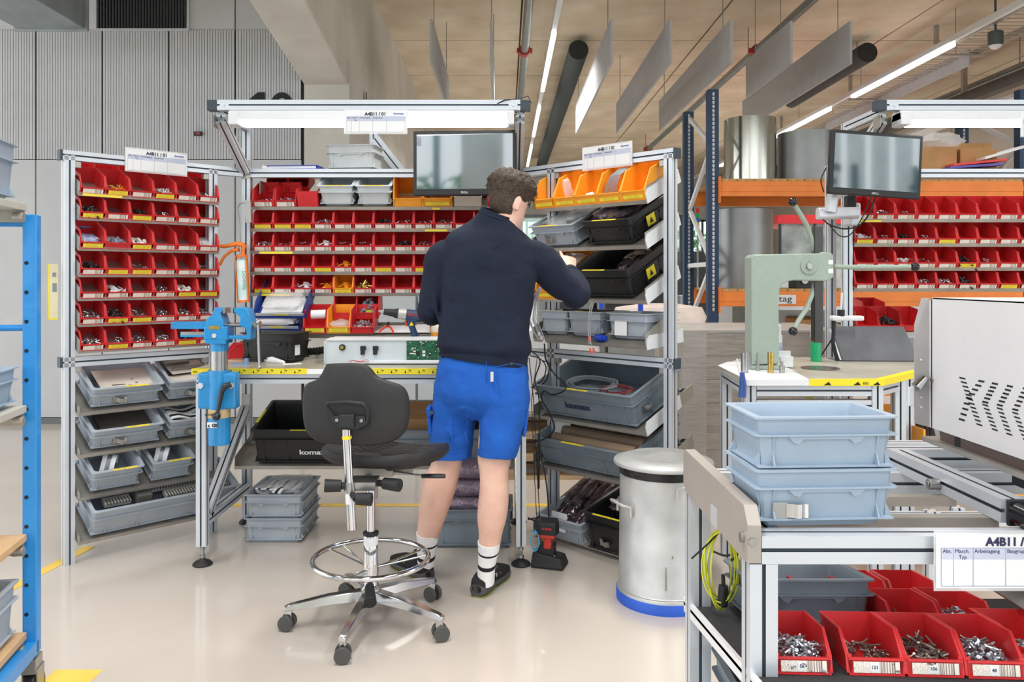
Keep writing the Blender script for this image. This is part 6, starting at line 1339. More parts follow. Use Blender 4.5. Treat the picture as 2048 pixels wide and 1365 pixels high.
for z, m, nm in ((1.525, SHEET, 'shelf'), (.915, SHEET, 'shelf'), (.525, CARD, 'shelf'), (.228, CARD, 'shelf')):
    part('shelf', MB().bx(-.60, -.005, -.90, -.025, z, z + .022), mat('beech_board', '#c9a67e', .6) if m is CARD else mat('grey_board', '#b7b5ad', .6), bcart, bevel=.002)
    part('shelf_rail', MB().bx(-.60, -.01, -.05, -.03, z - .035, z).cyl((-.03, -.06, z - .02), (.0, -.06, z - .02), .014, n=12), SHEET, bcart, smooth=40)
for i, (z, h) in enumerate(((1.547, .17), (.938, .12), (.25, .17))):
    c_ = make_crate(MC @ MX.Translation((-.215, -.235, z)), ['grey crate on the top shelf of the blue cart', 'grey crate with handwriting on the middle shelf of the blue cart', 'grey crate on the bottom shelf of the blue cart'][i], w=.40, l=.38, h=h, m=mat('light_blue_grey_plastic') if i < 2 else GREY, tape_=False)
    if i == 1: text('lettering', 'BOR', .045, MX.Translation((.187, -.12, .045)) @ MX.Rotation(R(90), 4, 'Z') @ UP, INK, c_)
for y in (-.5,): make_crate(MC @ MX.Translation((-.215, -.66, 1.547)), 'second grey crate on the top shelf of the blue cart, nearer the camera', w=.40, l=.38, h=.17, m=mat('light_blue_grey_plastic'), tape_=False)

# ================================================================ pallet racking behind
NAVY = mat('navy_rack_upright', '#27405f', .45, .1, var=.05); OB = mat('orange_rack_beam', '#f08a3c', .45, 0, var=.04)
pk_ = thing('pallet_rack', 'tall pallet rack with navy perforated uprights and orange beams', 'rack', (3.1, 7.4, 0))
hm = MB().prism([(-.012, 0, .014), (.012, 0, .014), (.006, 0, -.014), (-.006, 0, -.014)], (0, .002, 0)).mesh('hole', mat('rack_hole_light', '#cfd2d4', .8))
for X in (1.824, 4.55):
    for Y in (7.0, 7.93):
        up_ = part('upright', MB().bx(X - .045, X + .045, Y - .002, Y, 0, 2.98).bx(X - .047, X - .044, Y, Y + .08, 0, 2.98).bx(X + .044, X + .047, Y, Y + .08, 0, 2.98), NAVY, pk_, True)
        for i in range(52 if X < 2 else 20):
            o = part('hole', hm, None, up_); o.location = V((X, Y - .0035, 1.05 + i * .037 if X < 2 else 2.2 + i * .037)) - V((3.1, 7.4, 0))
    zs = [.9, 1.45, 2.0, 2.5, 2.9]
    for i in range(5):
        a, b = (7.05, 7.9) if i % 2 else (7.9, 7.05)
        if i < 4: part('brace', MB().bx(0, .03, 0, (V((0, b - a, zs[i + 1] - zs[i]))).length, -.02, .02).xf(MX.Translation((X - .015, a, zs[i])) @ MX.Rotation(math.atan2(zs[i + 1] - zs[i], b - a), 4, 'X')), WHITEMET, pk_, True)
    part('brace', MB().bx(X - .015, X + .015, 7.05, 7.93, 1.43, 1.47), WHITEMET, pk_, True)
for z0, z1 in ((2.04, 2.17), (1.08, 1.21)):
    for Y in (6.96, 7.93): part('beam', MB().bx(1.87, 4.51, Y, Y + .045, z0, z1).bx(1.87, 4.51, Y - .004, Y, z0 + .04, z0 + .09), OB, pk_, True, bevel=.003)
    part('beam_connector', MB().bx(1.862, 1.872, 6.94, 6.99, z0 - .06, z1 + .04), OB, pk_, True)
    wood = mat('pine_board', '#c39a63', .7, 0, var=.15, vs=4, stretch=(8, 1, 1))
    bdm = MB().bx(0, .14, 0, 1.0, 0, .022).mesh('shelf_board', wood)
    for i in range(18):
        o = part('shelf_board', bdm, None, pk_); o.location = V((1.88 + i * .146, 6.965, z1 + .001)) - V((3.1, 7.4, 0))
part('beam_label', MB().bx(2.10, 2.53, 6.954, 6.956, 1.10, 1.18), WHITEMET, pk_, True); text('lettering', 'Montag', .075, MX.Translation((-.90, -.448, 1.122)) @ UP, INK, pk_, sx=1.3)
SHINY = mat('shiny_sheet_drum', '#c8c7bc', .16, .95, var=.03, stretch=(6, 6, .2)); DULL = mat('dull_sheet_drum', '#9fa2a3', .4, .7, var=.04)
single('sheet_metal_roll', MB().lathe([(.235, 0), (.235, .60), (.232, .60), (.232, .02)], n=56), SHINY, 'shiny tall roll of sheet metal on the upper rack shelf', 'metal roll', smooth=40, M=MX.Translation((2.27, 7.42, 2.194)))
single('sheet_metal_roll', MB().lathe([(.26, 0), (.26, .47), (.257, .47), (.257, .02)], n=56), DULL, 'dull grey roll of sheet metal beside the shiny one on the rack', 'metal roll', smooth=40, M=MX.Translation((2.80, 7.42, 2.194)))
single('sheet_metal_roll', MB().lathe([(.29, 0), (.29, .72), (.287, .72), (.287, .02)], n=56), DULL, 'large grey roll of sheet metal on the lower rack shelf', 'metal roll', smooth=40, M=MX.Translation((2.19, 7.45, 1.234)))
single('cardboard_box', MB().bx(-.35, .35, -.3, .3, 0, .34), CARD, 'brown box on the upper rack shelf behind the right screen', 'box', M=MX.Translation((4.0, 7.45, 2.194)), bevel=.004)
# wrapped pallet load behind the right rack
FILM = mat('stretch_film', '#e8e6e4', .18, 0, var=0, alpha=.3, bump=1, bs=9, stretch=(1, 1, 5))
wp = thing('wrapped_pallet', 'film-wrapped grey cardboard load on a pallet behind the waste bin', 'pallet', (1.55, 5.0, 0))
WCARD = mat('grey_brown_cardboard', '#96897c', .8, 0, var=.12, vs=6, stretch=(1, 1, 6))
for i in range(6): part('board_layer', MB().bx(1.07 + .004 * (i % 2), 2.0, 4.78, 5.55, .16 + i * .14, .297 + i * .14), WCARD, wp, True, bevel=.004)
part('corner_protector', MB().bx(1.06, 1.20, 4.765, 4.775, .16, 1.01).bx(1.055, 1.065, 4.77, 4.86, .16, 1.01), mat('grey_corner_board', '#a8a39d', .7), wp, True)
part('cover_sheet', MB().bx(1.06, 2.02, 4.76, 5.57, 1.0, 1.012), mat('grey_corner_board'), wp, True)
part('film', MB().bx(1.045, 2.03, 4.745, 5.58, .12, 1.015), FILM, wp, True)
def pallet(M, label):
    t = thing('wooden_pallet', label, 'pallet', M, 'wooden pallets on the floor'); W_ = mat('pallet_wood', '#b99f80', .8, 0, var=.12, vs=5)
    for i in range(7): part('plank', MB().bx(0, 1.2, i * .118, i * .118 + .095, .122, .144), W_, t)
    for y in (0, .35, .70): part('plank', MB().bx(0, 1.2, y, y + .1, 0, .022), W_, t)
    for x in (0, .55, 1.08):
        for y in (0, .35, .70): part('block', MB().bx(x, x + .12, y, y + .1, .022, .122), W_, t)
pallet(TM((.95, 4.75, 0)), 'wooden pallet under the film-wrapped load')
for i in range(3): pallet(TM((.0 - .02 * i, 5.25, .145 * i)), ['lowest', 'middle', 'topmost'][i] + ' wooden pallet of the stack behind the right rack')
single('white_cabinet', MB().bx(.08, .62, 5.3, 5.9, .436, .98), WHITEMET, 'white panelled box on the pallet stack behind the hanging cables', 'box', bevel=.006)
single('grey_carton', MB().bx(.68, 1.10, 5.35, 5.9, .436, .74), WCARD, 'grey-brown carton on the pallet stack behind the right rack', 'box', bevel=.004)
# ================================================================ things far behind
MGY = mat('far_grey_metal', '#9aa2a6', .5, .2); MDK = mat('far_dark_metal', '#3f4548', .5, .3)
def fbox(name, x0, x1, y0, y1, z0, z1, m, label, cat, bevel=.005): return single(name, MB().bx(x0, x1, y0, y1, z0, z1), m, label, cat, bevel=bevel)
t = thing('long_table', 'white packing table far behind the right rack', 'table', (1.5, 6.2, 0))
part('top', MB().bx(.35, 1.9, 6.0, 6.8, .90, .93), WHITEMET, t, True, bevel=.003)
for x, y in ((.4, 6.05), (1.85, 6.05), (.4, 6.75), (1.85, 6.75)): part('leg', MB().bx(x - .02, x + .02, y - .02, y + .02, 0, .9), ALU, t, True)
single('white_cushion', MB().lathe([(.28, 0), (.30, .08), (.27, .16), (.1, .19)], n=24), mat('cream_foam', '#e3d5cc', .8), 'cream foam roll lying on the packing table', 'foam', smooth=50, M=MX.Translation((1.25, 6.5, .93)) @ MX.Diagonal((1.3, .6, 1, 1)))
for i, x in enumerate((.72, 1.02)): single('blue_clamp', MB().bx(x, x + .035, 6.1, 6.15, .93, 1.16), BLUEP, ['left', 'right'][i] + ' blue clamp standing on the packing table', 'clamp', bevel=.004)
t = thing('glass_cabin', 'machine cabin with glass panels and a red top band far behind the press', 'machine', (4.1, 11.4, 0))
part('red_band', MB().bx(3.75, 4.75, 11.0, 12.2, 2.08, 2.2), mat('red_paint', '#d8333a', .4), t, True); part('glass', MB().bx(3.77, 4.73, 11.02, 11.04, 1.5, 2.08), mat('cabin_glass', '#c9d6d6', .08, 0, var=.3, vs=3, var2='#6a7476', alpha=.7), t, True); part('base', MB().bx(3.75, 4.75, 11.0, 12.2, 0, 1.5), PALEB, t, True, bevel=.01)
for x in (3.77, 4.25, 4.71): part('frame_post', MB().bx(x, x + .03, 11.0, 11.03, 1.5, 2.08), MDK, t, True)
t = thing('signal_tower', 'red green blue and yellow signal light tower left of the pallet rack upright', 'signal light', (2.47, 10.0, 1.0)); zz = at(0, 452, 10.0).z
part('pole', MB().cyl((2.48, 10.3, 1.0), (2.48, 10.3, zz), .012, n=8), MGY, t, True)
for i, c in enumerate(('#f0c020', '#2f6fd8', '#25b37a', '#e23b2f')): part('light_segment', MB().cyl((2.48, 10.3, zz + i * .062), (2.48, 10.3, zz + .058 + i * .062), .027, n=14), mat('signal_%s' % ('yellow', 'blue', 'green', 'red')[i], c, .4), t, True, smooth=40)
rr = random.Random(12)
labs = ['grey cabinet', 'dark machine block', 'pale machine housing', 'steel frame box', 'grey control cabinet', 'dark tool cabinet', 'white cabinet', 'grey machine']
pos = [(.4, 9.5, .7, 1.2, MGY), (1.3, 10.4, .8, 1.45, MDK), (2.3, 10.2, .6, 1.1, PALEB), (1.9, 13, 1.1, 1.6, MGY), (3.3, 9.6, .6, .95, MGY), (2.75, 12.5, .5, 1.75, MDK), (5.3, 10, 1.0, 1.5, WHITEMET), (.6, 14, 1.1, 1.5, PALEB)]
for i, (x, y, w_, h_, m) in enumerate(pos):
    t = thing('machine_cabinet', labs[i] + ['', '', '', '', '', '', '', ''][i] + ' standing far back in the hall, ' + ['left of the right rack', 'seen through the right rack', 'beside the signal tower', 'before the far windows', 'below the glass cabin', 'behind the rack upright', 'behind the right workstation', 'furthest to the left'][i], 'machine', (x, y, 0))
    part('housing', MB().bx(-.0, w_, 0, .6, 0, h_), m, t, bevel=.01); part('door', MB().bx(.04, w_ - .04, -.015, 0, .1, h_ * .6), MGY if m is not MGY else PALEB, t, bevel=.004); part('panel', MB().bx(.08, w_ * .6, -.012, 0, h_ * .7, h_ * .92), MDK, t); part('handle', MB().bx(w_ - .1, w_ - .085, -.04, -.015, h_ * .3, h_ * .42), STEEL, t)
# shelf clutter on the floor level of the pallet rack
for i, (x, w_, h_, m, lab) in enumerate(((1.98, .22, .34, MDK, 'dark box at the left of the rack floor level'), (2.22, .32, .42, PALEB, 'pale vented control box on the rack floor level'), (2.62, .2, .5, CARD, 'wooden crate side on the rack floor level'), (2.9, .45, .38, MDK, 'dark motor unit on the rack floor level'), (3.45, .5, .42, PALEB, 'pale machine part on the rack floor level'), (4.0, .4, .40, MGY, 'grey machine part on the rack floor level'))):
    z0 = .5
    t = thing('rack_item', lab, 'machine part', (x, 7.1, 0)); part('body', MB().bx(0, w_, 0, .4, .46, .46 + h_), m, t, bevel=.008)
    part('face', MB().bx(.03, w_ * .7, -.01, 0, .50, .46 + h_ * .8), MGY, t)
    for k in range(4): part('slat', MB().bx(.04, w_ * .65, -.014, -.01, .52 + k * .05, .535 + k * .05), MDK, t)
t = thing('rack_shelf', 'wooden low shelf under the goods at the rack bottom', 'shelf', (3.1, 7.0, 0)); part('board', MB().bx(1.88, 4.5, 6.97, 7.93, .43, .455), wood, t, True); part('beam', MB().bx(1.87, 4.51, 6.96, 7.0, .30, .43), OB, t, True)
# small things standing on the lower rack shelf right of the roll
for i in range(7):
    x = 2.62 + i * .25; t = thing('machine_part', ['dark', 'white', 'grey', 'steel', 'black', 'silver', 'pale'][i] + ' small machine part on the lower rack shelf, ' + ORD[i] + ' from the roll', 'machine part', (x, 7.2, 1.234)); m = [MDK, WHITEMET, MGY, STEEL, BLACK, STEEL, PALEB][i]
    part('body', MB().bx(0, .15, 0, .2, 0, .12 + .05 * (i % 3)), m, t, bevel=.006); part('knob', MB().cyl((.07, -.03, .07), (.07, 0, .07), .03, n=14), STEEL, t, smooth=40)
# glazed partition seen through the right rack
pt = thing('glass_partition', 'glazed steel partition behind the right rack', 'partition', (0, 16, 0))
for i in range(5): part('frame_post', MB().bx(-.9 + i * 1.1, -.84 + i * 1.1, 16, 16.06, 0, 2.6), MDK, pt, True)
for z in (1.0, 2.55): part('frame_rail', MB().bx(-.9, 3.5, 16, 16.06, z, z + .06), MDK, pt, True)
gm = MB().bx(0, 1.04, 0, .008, 0, 1.49).mesh('pane', mat('greenish_glass', '#b9d8d2', .05, 0, var=0, alpha=.45))
for i in range(4): o = part('pane', gm, None, pt); o.location = (-.84 + i * 1.1, .02, 1.06)
pm = MB().bx(0, 1.04, 0, .03, 0, .98).mesh('panel', PALEB)
for i in range(4): o = part('panel', pm, None, pt); o.location = (-.84 + i * 1.1, .02, .0)
# dark cabinet with pale face behind the lower shelf of the main bench
t = thing('steel_cabinet', 'grey steel cabinet with dark joints behind the main bench shelf', 'cabinet', (-.9, 6.2, 0)); part('housing', MB().bx(-.95, -.35, 5.9, 6.4, 0, 1.36), MGY, t, True, bevel=.005); part('door', MB().bx(-.93, -.66, 5.885, 5.9, .05, 1.2), PALEB, t, True); part('door', MB().bx(-.64, -.37, 5.885, 5.9, .05, 1.2), PALEB, t, True)
# ================================================================ the worker
from mathutils import noise as MN
pw = thing('person', 'young man in navy sweater and blue work shorts at the bench, seen from behind', 'person', (-.12, 3.42, 0))
def curve(pts, k=5):
    "smooth a list of (position, radii...) tuples"
    out = []; n = len(pts)
    for i in range(n - 1):
        P = [pts[max(i - 1, 0)], pts[i], pts[i + 1], pts[min(i + 2, n - 1)]]
        for q in range(k):
            t = q / k; out.append([.5 * ((2 * b) + (c - a) * t + (2 * a - 5 * b + 4 * c - d) * t * t + (3 * b - a - 3 * c + d) * t ** 3) for a, b, c, d in zip(*P)])
    out.append(list(pts[-1])); return out
def limb(mb, pts, n=22, mi=0, k=5, ref=V((0, 1, 0)), sq=1.0):
    "pts: (x, y, z, r_side, r_depth); rings perpendicular to the path"
    c = curve([tuple(p) for p in pts], k); rings = []
    for i, p in enumerate(c):
        a = V(c[max(i - 1, 0)][:3]); b = V(c[min(i + 1, len(c) - 1)][:3]); d = (b - a).normalized()
        s = d.cross(ref).normalized(); f = s.cross(d).normalized(); o = V(p[:3])
        cs = lambda t: math.copysign(abs(t) ** sq, t)
        rings.append([o + s * p[3] * cs(math.cos(2 * math.pi * j / n)) + f * p[4] * cs(math.sin(2 * math.pi * j / n)) for j in range(n)])
    mb.loft(rings, mi); return mb
def pr_(u, v, y, r, r2=None):
    p = at(u, v, y); return (p.x, p.y, p.z, r, r2 or r)
def px(ul, ur, v, y, ry):
    p = at((ul + ur) / 2, v, y); return (p.x, p.y, p.z, (ur - ul) / 2 * y / F, ry)
SKIN = mat('skin', '#e0b09c', .5, 0, var=.06, vs=14, bump=.06, bs=120, var2='#edc6b4')
SKIN.node_tree.nodes['Principled BSDF'].inputs['Subsurface Weight'].default_value = .08
HM = MX.Translation((.012, 3.452, 1.648)) @ MX.Rotation(R(-47), 4, 'Z') @ MX.Rotation(R(-21), 4, 'X')
HS = [(-.118, .058, .018, .018), (-.108, .052, .034, .036), (-.085, .040, .048, .056), (-.055, .020, .060, .076), (-.02, .006, .068, .088), (.02, -.002, .0735, .096), (.055, -.006, .075, .097), (.085, -.006, .067, .086), (.108, -.006, .050, .064), (.122, -.006, .024, .03)]
sk = MB()
hs = curve(HS, 4); n = 32
sk.loft([[HM @ V((p[2] * math.cos(2 * math.pi * j / n), p[1] + p[3] * math.sin(2 * math.pi * j / n), p[0])) for j in range(n)] for p in hs])
# nose, lips, brow, ears
sk.loft([[HM @ V((x * w_, y + dy, z)) for x, dy in ((-1, 0), (-.5, d_), (0, d_ * 1.3), (.5, d_), (1, 0), (0, -.02))] for z, y, w_, d_ in ((.012, .088, .010, .004), (-.01, .090, .012, .014), (-.03, .088, .016, .026), (-.040, .086, .016, .014))])
for z, d_ in ((-.062, .006), (-.072, .007)): sk.tube([HM @ V((x, .082 - x * x * 14, z)) for x in (-.022, -.01, 0, .01, .022)], [.003, d_, d_, d_, .003], 8)
sk.tube([HM @ V((x, .086 - x * x * 9, .018 + .004 * math.cos(x * 40))) for x in (-.05, -.03, -.01, .01, .03, .05)], [.004, .008, .007, .007, .008, .004], 8)
for s in (-1, 1):
    E = HM @ MX.Translation((s * .073, -.004, -.004)) @ MX.Rotation(s * R(-22), 4, 'Z') @ MX.Translation((0, 0, -.008)) @ MX.Scale(.80, 4)
    for k_, (w_, h_) in enumerate(((.019, .033), (.013, .024))):
        sk.tube([E @ V((s * (.006 + .005 * math.sin(t)), w_ * .9 * math.cos(t) - .006, h_ * math.sin(t) + (.003 if t < 3.1 else 0))) for t in [2 * math.pi * i / 18 for i in range(18)]], .0042 if k_ == 0 else .006, 8, closed=True)
    sk.sphere(E @ V((s * .002, -.004, 0)), .013, 10, sc=(.5, 1, 1.7)); sk.sphere(E @ V((s * .004, .003, -.030)), .0085, 8)
# neck
limb(sk, [(-.02, 3.435, 1.46, .062, .062), (-.006, 3.44, 1.52, .056, .058), (.006, 3.448, 1.58, .054, .060), (.012, 3.45, 1.63, .052, .06)])
# hidden trunk keeps the body one figure
limb(sk, [(-.085, 3.42, .86, .14, .09), (-.085, 3.42, 1.0, .13, .085), (-.075, 3.42, 1.2, .14, .09), (-.065, 3.425, 1.38, .16, .085), (-.04, 3.43, 1.47, .09, .06)])
LS, LE, LW = (885, 505, 3.43), (860, 622, 3.44), (905, 640, 3.66)
RS, RE, RW = (1066, 508, 3.43), (1152, 592, 3.51), (1139, 544, 3.73)
for S_, E_, W_ in ((LS, LE, LW), (RS, RE, RW)):
    a, b, c = at(*S_), at(*E_), at(*W_)
    limb(sk, [(*a, .05, .05), (*(a.lerp(b, .5)), .046, .046), (*b, .04, .04), (*(b.lerp(c, .3)), .042, .04), (*c, .028, .022)], n=16, ref=V((0, .3, 1)))
# legs
LEGS = {'l': [pr_(930, 745, 3.44, .085), pr_(905, 850, 3.45, .076), pr_(895, 915, 3.45, .066), px(860, 921, 938, 3.45, .064), px(846, 914, 968, 3.46, .070), px(840, 905, 995, 3.47, .070), px(836, 889, 1040, 3.48, .056), px(834, 878, 1070, 3.49, .046), pr_(852, 1105, 3.50, .036), pr_(850, 1134, 3.51, .028, .032)],
        'r': [pr_(1000, 745, 3.40, .085), pr_(995, 850, 3.37, .078), px(955, 1021, 915, 3.35, .068), px(959, 1017, 948, 3.34, .062), px(959, 1018, 980, 3.34, .068), px(956, 1017, 1010, 3.34, .070), px(954, 1012, 1040, 3.34, .064), px(957, 1005, 1065, 3.34, .052), px(957, 1000, 1090, 3.34, .044), pr_(974, 1120, 3.345, .036), pr_(972, 1152, 3.35, .028, .032)]}
for k_ in LEGS: limb(sk, LEGS[k_], n=24)
# hands: palm, thumb and four fingers each
def hand(W, D, U, side, ext):
    "W wrist, D towards the knuckles, U back of the hand, side +1 right hand"
    D = V(D).normalized(); S_ = D.cross(V(U)).normalized() * side; U = S_.cross(D).normalized() * side; W = V(W)
    P = lambda d, s, u: W + D * d + S_ * s + U * u
    rings = []
    for d, hw, ht in ((-.02, .026, .020), (.0, .027, .018), (.03, .036, .017), (.06, .041, .015), (.082, .041, .013), (.092, .036, .010)):
        rings.append([P(d, hw * math.cos(t), ht * math.sin(t)) for t in [2 * math.pi * j / 14 for j in range(14)]])
    sk.loft(rings)
    for i, (s, L) in enumerate(((.031, .070), (.0105, .078), (-.011, .072), (-.031, .056))):
        curl = (15 if (ext and i == 0) else 62, 8 if (ext and i == 0) else 70, 5 if (ext and i == 0) else 45)
        p = P(.082, s, 0); pts = [P(.05, s * .9, 0), p]; a = 0; seg_ = (L * .45, L * .31, L * .24)
        for q in range(3):
            a += R(curl[q]); p = p + (D * math.cos(a) - U * math.sin(a)) * seg_[q]; pts.append(p)
        sk.tube(pts, [.0095, .0098, .0088, .008, .0066], 10); sk.sphere(pts[-1], .0066, 8)
    pts = [P(.005, .024, -.004), P(.035, .046, -.016), P(.06, .052, -.032), P(.078, .044, -.044)]
    sk.tube(pts, [.012, .012, .010, .008], 10); sk.sphere(pts[-1], .008, 8)
wR = at(*RW); wL = at(*LW)
hand(wR + V((0, .012, .006)), (.0, .62, .62), (.25, -.6, .75), -1, True)
hand(wL + V((0, .01, 0)), (.35, .85, -.15), (0, 0, 1), 1, False)
body = part('body', sk, SKIN, pw, True, smooth=180)
def remesh(o, vox, sm=4, disp=None):
    m = o.modifiers.new('r', 'REMESH'); m.mode = 'VOXEL'; m.voxel_size = vox; m.use_smooth_shade = True
    m = o.modifiers.new('s', 'SMOOTH'); m.iterations = sm; m.factor = .5
    for i, (sc, st) in enumerate(disp or []):
        tx = bpy.data.textures.new('folds', 'CLOUDS'); tx.noise_scale = sc; tx.noise_depth = 1
        d = o.modifiers.new('d', 'DISPLACE'); d.texture = tx; d.texture_coords = 'OBJECT'; d.strength = st; d.mid_level = .5
        e = bpy.data.objects.get('fold_frame_%d' % i)
        d.texture_coords = 'LOCAL'
remesh(body, .0055, 3)
NAVYF = mat('navy_sweat_fabric', '#131c31', .95, 0, var=.08, vs=5, bump=.25, bs=420)
RIB = mat('navy_ribbed_fabric', '#141e33', .95, 0, var=.05, bump=.5, bs=200, stretch=(1, 1, .1))
sw = MB()
limb(sw, [px(882, 1052, 722, 3.42, .122), px(880, 1055, 708, 3.42, .124), px(874, 1063, 694, 3.42, .136), px(877, 1062, 670, 3.42, .134), px(881, 1064, 630, 3.42, .128), px(884, 1067, 590, 3.42, .126), px(882, 1072, 548, 3.42, .128), px(884, 1074, 515, 3.425, .126), px(889, 1074, 490, 3.43, .112), px(908, 1060, 470, 3.438, .092), px(938, 1036, 449, 3.443, .076), px(950, 1030, 438, 3.445, .068)], n=40, sq=.86)
def sleeve(S_, E_, W_, r):
    a, b, c = at(*S_), at(*E_), at(*W_)
    limb(sw, [(*(a + V((-.05 if a.x > 0 else .05, 0, .012))), r[0] * .55, r[0] * .6), (*(a + V((-.015 if a.x > 0 else .015, 0, -.006))), r[0] * .86, r[0] * .9), (*(a.lerp(b, .2)), r[0] * .95, r[0] * .95), (*(a.lerp(b, .5)), r[1], r[1]), (*(a.lerp(b, .85)), r[2], r[2])], n=24, ref=V((0, .3, 1)))
    limb(sw, [(*(b + (a - b) * .12), r[2] * .9, r[2] * .9), (*b, r[2], r[2]), (*(b.lerp(c, .35)), r[3], r[3]), (*(b.lerp(c, .8)), r[4], r[4]), (*(b.lerp(c, .9)), r[4] * .9, r[4] * .9)], n=24, ref=V((0, 0, 1)))
    sw.sphere(b, r[2] * .97, 18)
sleeve(LS, LE, LW, (.074, .062, .056, .054, .046)); sleeve(RS, RE, RW, (.082, .074, .066, .060, .048))
def bp(u, v, c=972, hw=94, d=.127, y0=3.42):
    t = max(-.97, min(.97, (u - c) / hw)); return at(u, v, y0 - d * (1 - t * t) ** .5 + .004)
for f_, r_ in (([(888, 520), (902, 575), (925, 635), (962, 688)], .012), ([(1062, 545), (1042, 600), (1012, 655)], .013), ([(880, 690), (920, 698), (975, 694)], .013), ([(985, 697), (1030, 690), (1060, 680)], .013), ([(890, 652), (940, 670), (995, 674)], .011), ([(1060, 640), (1015, 660), (965, 664)], .011),
               ([(1068, 500), (1060, 540), (1057, 590)], .010), ([(889, 505), (896, 550), (890, 600)], .011), ([(900, 600), (915, 650), (905, 690)], .011), ([(1050, 600), (1035, 640), (1045, 685)], .012), ([(940, 560), (950, 620), (940, 680)], .010), ([(995, 570), (1000, 630), (1010, 690)], .010)):
    sw.tube([bp(u, v) for u, v in f_], [r_ * .35] + [r_ * 1.25] * (len(f_) - 2) + [r_ * .35], 8)
for f_ in ([(1096, 545, 3.40), (1122, 570, 3.42), (1146, 598, 3.455)], [(1132, 556, 3.44), (1150, 572, 3.455), (1162, 592, 3.475)], [(856, 560, 3.39), (850, 600, 3.39), (862, 635, 3.39)], [(868, 590, 3.37), (872, 620, 3.375), (878, 645, 3.38)]):
    sw.tube([at(*q) for q in f_], [.004, .010, .004], 8)
swo = part('sweater', sw, NAVYF, pw, True); remesh(swo, .007, 4, [(.17, .03), (.05, .007)])
wb_ = MB(); limb(wb_, [px(878, 1055, 722, 3.42, .126), px(879, 1056, 714, 3.42, .128), px(877, 1058, 704, 3.42, .130)], n=56, k=3, sq=.86); part('waistband', wb_, RIB, pw, True, smooth=60)
# stand collar: rolls of ribbed fabric round the neck
cb_ = MB()
for q, (v_, rr_, th) in enumerate(((458, .083, .011), (450, .078, .011), (442, .073, .011), (434, .069, .010), (428, .067, .007))):
    c = at(990 + q * 1.4, v_, 3.444); cb_.tube([c + V((rr_ * math.cos(t) * 1.02, rr_ * math.sin(t), -.36 * rr_ * math.cos(t) + .012 * math.sin(t))) for t in [2 * math.pi * i / 36 for i in range(36)]], th, 10, closed=True)
part('collar', cb_, RIB, pw, True, smooth=80)
# yoke seam on the back and shoulder seam
def on_back(u, v):
    c = at(u, v, 3.30); return c
part('yoke_seam', MB().tube([bp(u, v, 985, 92, .118, 3.425) - V((0, .004, 0)) for u, v in ((922, 478), (932, 490), (950, 498), (968, 500), (986, 498), (1004, 488), (1010, 478))], .0013, 6), RIB, pw, True, smooth=60)
cf = MB()
for W_, E_, r_ in ((RW, RE, .044), (LW, LE, .040)):
    b, c = at(*E_), at(*W_); limb(cf, [(*(b.lerp(c, .78)), r_ * 1.1, r_ * 1.1), (*(b.lerp(c, .86)), r_ * 1.05, r_ * 1.05), (*(b.lerp(c, .98)), r_ * .92, r_ * .92)], n=24, ref=V((0, 0, 1)))
part('cuffs', cf, RIB, pw, True, smooth=80)
# shorts
BLUEF = mat('royal_blue_work_fabric', '#155ab8', .9, 0, var=.05, vs=8, bump=.3, bs=300)
so = MB()
limb(so, [px(884, 1050, 706, 3.42, .11), px(876, 1056, 730, 3.42, .124), px(872, 1059, 760, 3.42, .136), px(869, 1060, 790, 3.42, .138), px(876, 1050, 815, 3.42, .12), px(900, 1030, 835, 3.42, .08)], n=36, sq=.85)
limb(so, [px(880, 965, 745, 3.435, .11), px(868, 958, 790, 3.44, .116), px(861, 951, 840, 3.445, .104), px(858, 945, 885, 3.45, .098), px(858, 942, 915, 3.45, .096)], n=28, sq=.9)
limb(so, [px(970, 1056, 745, 3.40, .11), px(962, 1058, 790, 3.39, .118), px(958, 1053, 840, 3.375, .106), px(957, 1041, 880, 3.36, .10), px(957, 1032, 911, 3.355, .098)], n=28, sq=.9)
for f_ in ([(880, 800), (925, 818), (962, 806)], [(986, 808), (1020, 816), (1052, 798)], [(905, 830), (900, 862), (908, 900)], [(1010, 828), (1016, 860), (1008, 895)], [(873, 745), (900, 758), (930, 755)], [(1058, 750), (1030, 762), (1000, 760)], [(935, 835), (930, 868), (936, 900)], [(972, 835), (975, 860), (970, 890)], [(880, 850), (872, 870), (878, 895)]):
    so.tube([bp(u, v, 965, 100, .128, 3.415) + V((0, .016 if v > 820 else 0, 0)) for u, v in f_], [.003, .0085, .003], 8)
sho = part('shorts', so, BLUEF, pw, True); remesh(sho, .007, 4, [(.09, .014), (.03, .005)])
for ul, ur, v_, y_, ry_ in ((857, 943, 908, 3.45, .0985), (955, 1033, 904, 3.357, .1)):
    h_ = MB(); limb(h_, [px(ul, ur, v_ - 8, y_, ry_), px(ul, ur, v_ + 4, y_, ry_)], n=36, k=2, sq=.9); part('leg_hem', h_, BLUEF, pw, True, smooth=60)
